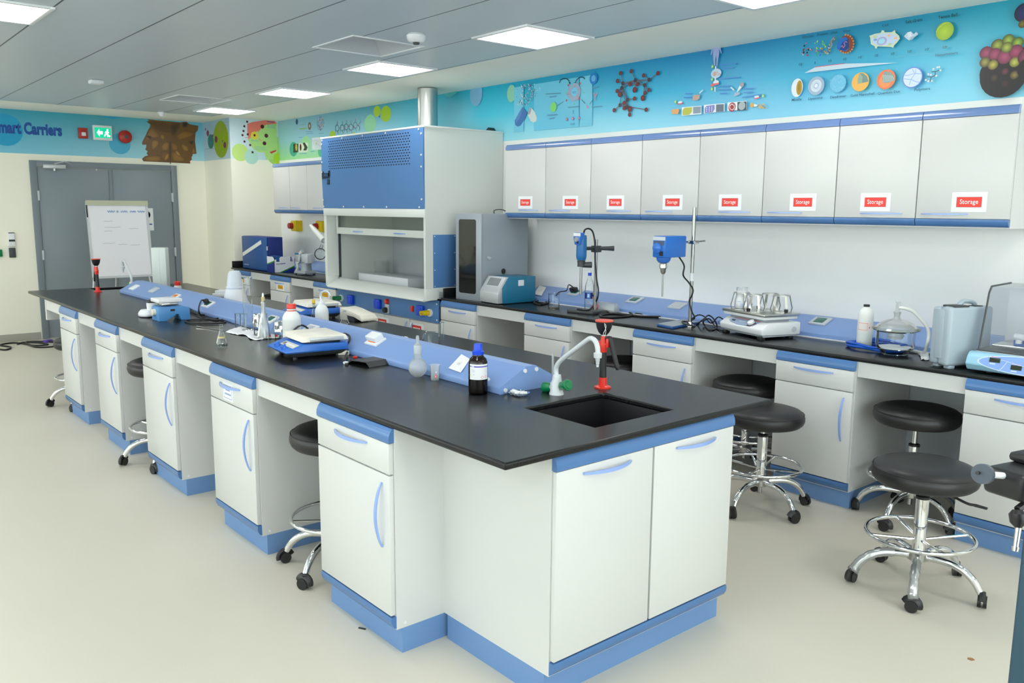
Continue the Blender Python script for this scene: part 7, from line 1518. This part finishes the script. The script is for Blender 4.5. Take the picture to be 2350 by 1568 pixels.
# incubator shaker at the right edge
sx0, sy0 = Q0(2219, 852).x, 2.862; sx1 = sx0+.62; sy1 = 3.27
t = T('incubator_shaker', 'pale blue bench shaker with clear smoked cover at the right edge of the photo', 'shaker', (sx0, sy0, ZT)); Lc = V(t.location); zb0 = ZT+.025; zb1 = vert((sx0, sy0), 0, 805); zt1 = vert((sx0, sy0+.11), 0, 657)
m = MB(); m.box(sx0+.012, sx1, sy0+.03, sy1, zb0, zb1, .01); m.build('base', 'plastic', t, True)
m = MB()
for x in (sx0+.08, sx1-.08):
    for y in (sy0+.08, sy1-.06): m.cyl((x, y, ZT), (x, y, ZT+.03), .025, n=12)
m.build('feet', 'black', t, True)
m = MB(); zc = (zb0+zb1)/2; hz2 = (zb1-zb0)/2; pl = [(sy0+.035, zb1+.002), (sy0+.006, zb1-.004), (sy0-.012, zc+.02), (sy0-.03, zc-.02), (sy0-.022, zb0+.012), (sy0-.006, zb0-.012), (sy0+.035, zb0-.008)]
m.prism(pl, 0, sx0, sx1, bev=.008); fr = m.build('front_bezel', 'palecyan', t, True)
X = Matrix.Translation(((sx0+sx1)/2, sy0-.021, zc)) @ Matrix.Rotation(PI/2-.33, 4, 'X')
m = MB(); m.lathe([(1, 0), (1, .003), (0, .003)], 40, X=X @ Matrix.Diagonal((.255, .046, 1, 1)), col=S(215, 230, 245)); m.lathe([(1, .003), (1, .005), (0, .005)], 40, X=X @ Matrix.Diagonal((.246, .042, 1, 1)), col=S(135, 170, 230))
Xd = X @ Matrix.Translation((0, 0, .0055))
for x, y in ((-.175, .012), (-.075, -.012), (.035, -.008), (.15, .005)): m.box(x-.024, x+.024, y-.011, y+.011, 0, .002, col=S(28, 40, 22), X=Xd); m.box(x-.02, x+.015, y+.014, y+.017, 0, .001, col=S(230, 170, 190), X=Xd); m.box(x-.02, x+.005, y-.022, y-.015, 0, .001, col=S(200, 215, 245), X=Xd)
for pp in ([(-.21, .026), (-.12, .012), (-.05, -.002), (.02, .0), (.12, .006), (.23, .012)], [(-.12, .010), (-.135, -.02), (-.15, -.04)], [(.0, -.0), (.004, -.03), (.004, -.05)], [(.10, .004), (.11, -.02), (.12, -.045)]): m.tube([(a, b, .0005) for a, b in pp], .0017, 4, X=Xd, col=S(210, 226, 250))
m.build('control_panel', 'col', fr).data.transform(Matrix.Translation(-Lc))
m = MB(); m.box(sx0+.02, sx0+.11, sy0+.002, sy0+.0045, zb1-.020, zb1-.010, col=S(238, 130, 110), X=Matrix.Identity(4)); m.build('red_badge', 'col', fr).data.transform(Matrix.Translation(-Lc))
m = MB(); m.box(sx0+.02, sx1-.01, sy0+.045, sy1-.10, zb1-.001, zb1+.006, .002); m.build('gasket', 'darkgrey', t, True)
m = MB(); cy_ = [(sy0+.05, zb1+.004), (sy0+.115, zt1-.03), (sy0+.14, zt1), (sy1-.02, zt1+.005), (sy1-.02, zb1+.004)]
for a_, b_ in zip(cy_, cy_[1:]): m.add([(sx0+.03, a_[0], a_[1]), (sx1-.02, a_[0], a_[1]), (sx1-.02, b_[0], b_[1]), (sx0+.03, b_[0], b_[1])], [(0, 1, 2, 3)])
for x in (sx0+.03, sx1-.02): m.add([(x, y, z) for y, z in cy_], [tuple(range(5))])
m.build('cover', 'smoke', t, True)
m = MB(); m.tube([(sx0+.03, y, z) for y, z in cy_[:4]], .005, 6); m.build('cover_edge', 'darkgrey', t, True)
m = MB(); m.box(sx0+.03, sx1-.02, sy1-.03, sy1, zb1, zt1-.01); m.build('rear_wall', 'plastic', t, True)
m = MB(); vx = sx0+.33
for k in range(4): m.box(vx, vx+.10, sy1-.036, sy1-.03, zt1-.215+k*.043, zt1-.178+k*.043)
m.build('vent_grille', 'grey', t, True)
m = MB(); m.tube([(sx0+.20, sy1-.06, zb1+.05), (sx0+.23, sy1-.06, zb1+.20)], .013, 8); m.build('gas_strut', 'darkgrey', t, True)
m = MB(); m.box(sx0+.07, sx1-.05, sy0+.10, sy1-.08, zb1+.02, zb1+.035, .003); m.build('platform', 'steel', t, True)
m = MB(); m.box(sx0+.16, sx0+.40, sy0+.12, sy0+.26, zb1+.035, zb1+.08, .004); bl = m.build('tube_rack', 'ikablue', t, True)
m = MB()
for k in range(4): x = sx0+.19+k*.055; m.tube([(x, sy0+.105, zb1+.05), (x, sy0+.105, zb1+.085)], .016, 10)
m.tube([(sx0+.17, sy0+.10, zb1+.082), (sx0+.39, sy0+.10, zb1+.078)], .016, 12); m.build('tube', 'plastic', bl).data.transform(Matrix.Translation(-Lc))

# ------------------------------------------------------------------ things at the right edge, close to the camera
def at_dist(px, py, d): r = ray(px, py).normalized(); return CAM+r*d
p = at_dist(2256, 1088, 1.30); q = at_dist(2330, 1095, 1.36); k = mpp(p)
t = T('tripod', 'black tripod clamp with round knob cut off by the right edge of the photo', 'tripod', (q+RT*.16+FW*.05).to_tuple()[:2]+(0,)); L0 = V(t.location); side = (q-p).normalized()
head = V((L0.x, L0.y, q.z))
n = (CAM-p).normalized(); n = (n+RT*(-.35)).normalized(); e1 = n.orthogonal().normalized(); e2 = n.cross(e1)
def disk(m, c, r, a, b, n_=26): m.tube([c+n*a, c+n*b], r, n_)
m = MB(); disk(m, p, 23*k, -.006, .006); m.tube([p-n*.006+e1*0, p-n*.012], [23*k, 18*k], 26); kn = m.build('knob', mat('knob plastic', (.06, .075, .10, 1), .45), t, True)
m = MB(); disk(m, p+UP*(2*k)+RT*(6*k), 11*k, .004, .0075); m.build('knob_inset', mat('knob inset', (.13, .16, .20, 1), .5), kn).data.transform(Matrix.Translation(-L0))
m = MB(); disk(m, p-RT*(9*k)+UP*(2*k), 4.2*k, .004, .009, 14); m.build('knob_stub', 'black', kn).data.transform(Matrix.Translation(-L0))
m = MB(); m.tube([p-n*.008, q], .0045, 10); m.build('screw', 'plastic', t, True)
m = MB(); sd_ = V((side.x, side.y, 0)).normalized(); up = V((0, 0, 1)); dp = sd_.cross(up)
c0 = q-sd_*.02; X = Matrix(((sd_.x, dp.x, 0, c0.x), (sd_.y, dp.y, 0, c0.y), (0, 0, 1, c0.z), (0, 0, 0, 1)))
m.box(-.006, .20, -.03, .03, -.026, .012, .008, 3, X=X); m.box(.045, .20, -.03, .03, .012, .026, .006, X=X); hd = m.build('clamp_head', 'black', t, True)
pl_ = at_dist(2335, 1170, 1.34); pm = at_dist(2337, 1212, 1.34); pn_ = at_dist(2331, 1255, 1.34)
m = MB(); m.tube([pl_, pl_.lerp(pm, .25), pl_.lerp(pm, .7), pm], [.006, .011, .010, .004], 12); m.build('lever', 'black', t, True)
m = MB(); m.tube([pm, pn_], [.0042, .0035], 10); m.tube([pn_-UP*.0, pn_.lerp(pm, -.25)], [.005, .004], 10); m.build('lever_tip', 'brushed', t, True)
m = MB(); m.tube([pl_, pl_+(q-pl_)*.5+RT*.03, q+RT*.04-UP*.02], .005, 8); m.build('lever_arm', 'black', t, True)
m = MB(); m.cyl((head.x, head.y, .02), (head.x, head.y, head.z), .016, n=14); m.build('column', 'black', t, True)
m = MB(); m.lathe([(.10, 0), (.10, .012), (.03, .028), (0, .03)], 28); m.build('foot', 'black', t)
# dark teal floor unit whose left edge closes the bottom right corner
c = ray(2313, 1568); d_ = V((c.x, c.y, 0)).normalized(); e = at_dist(2313, 1568, .95)
ang = math.atan2(d_.y, d_.x)-PI/2; ztop = vert((e.x, e.y), 0, 1292)
t = T('teal_unit', 'dark teal panelled unit just inside the bottom right corner of the photo', 'unit', (e.x, e.y, 0), ang)
m = MB(); m.box(0, .30, 0, .20, 0.0, ztop, .004); m.build('body', 'darkteal', t)
m = MB(); m.box(.015, .285, -.004, .002, .08, ztop-.02, .003); m.build('front_panel', 'darkteal', t)

# small things on the floor
p = onz(2228, 1514, 0); m = MB(); m.prism([(-.012, -.004), (.002, -.010), (.013, 0), (.004, .010), (-.010, .006)], 2, 0, .003); one(m, 'floor_scrap', mat('brown scrap', (.32, .16, .07, 1), .8), 'tiny brown scrap on the floor at the lower right', 'scrap', loc=(p.x, p.y, 0), rz=.4)
p = onz(833, 1443, 0); m = MB(); m.box(-.016, .016, -.004, .004, 0, .004, .001); one(m, 'cable_tie', 'black', 'tiny black strip on the floor beside the near cabinet plinth', 'strip', loc=(p.x, p.y-.004, 0), rz=.5)
# ------------------------------------------------------------------ world, camera, view
w = bpy.data.worlds.new('World'); SC.world = w; w.use_nodes = True
w.node_tree.nodes['Background'].inputs[0].default_value = (.95, .965, 1, 1); w.node_tree.nodes['Background'].inputs[1].default_value = 7.4
cd = bpy.data.cameras.new('camera'); co = bpy.data.objects.new('camera', cd); COL.objects.link(co)
cd.sensor_width = 36; cd.lens = FPX*36/2350; cd.clip_start = .05
co.matrix_world = Matrix(((RT.x, UP.x, -FW.x, CAM.x), (RT.y, UP.y, -FW.y, CAM.y), (RT.z, UP.z, -FW.z, CAM.z), (0, 0, 0, 1)))
SC.camera = co
vs = SC.view_settings; vs.view_transform = 'Standard'; vs.look = 'None'; vs.gamma = 1; vs.exposure = 0; vs.use_curve_mapping = False
SC.cycles.use_denoising = True
SC.cycles.max_bounces = 8; SC.cycles.diffuse_bounces = 5; SC.cycles.glossy_bounces = 4; SC.cycles.transparent_max_bounces = 24
SC.cycles.sample_clamp_indirect = 6; SC.cycles.caustics_reflective = False; SC.cycles.caustics_refractive = False
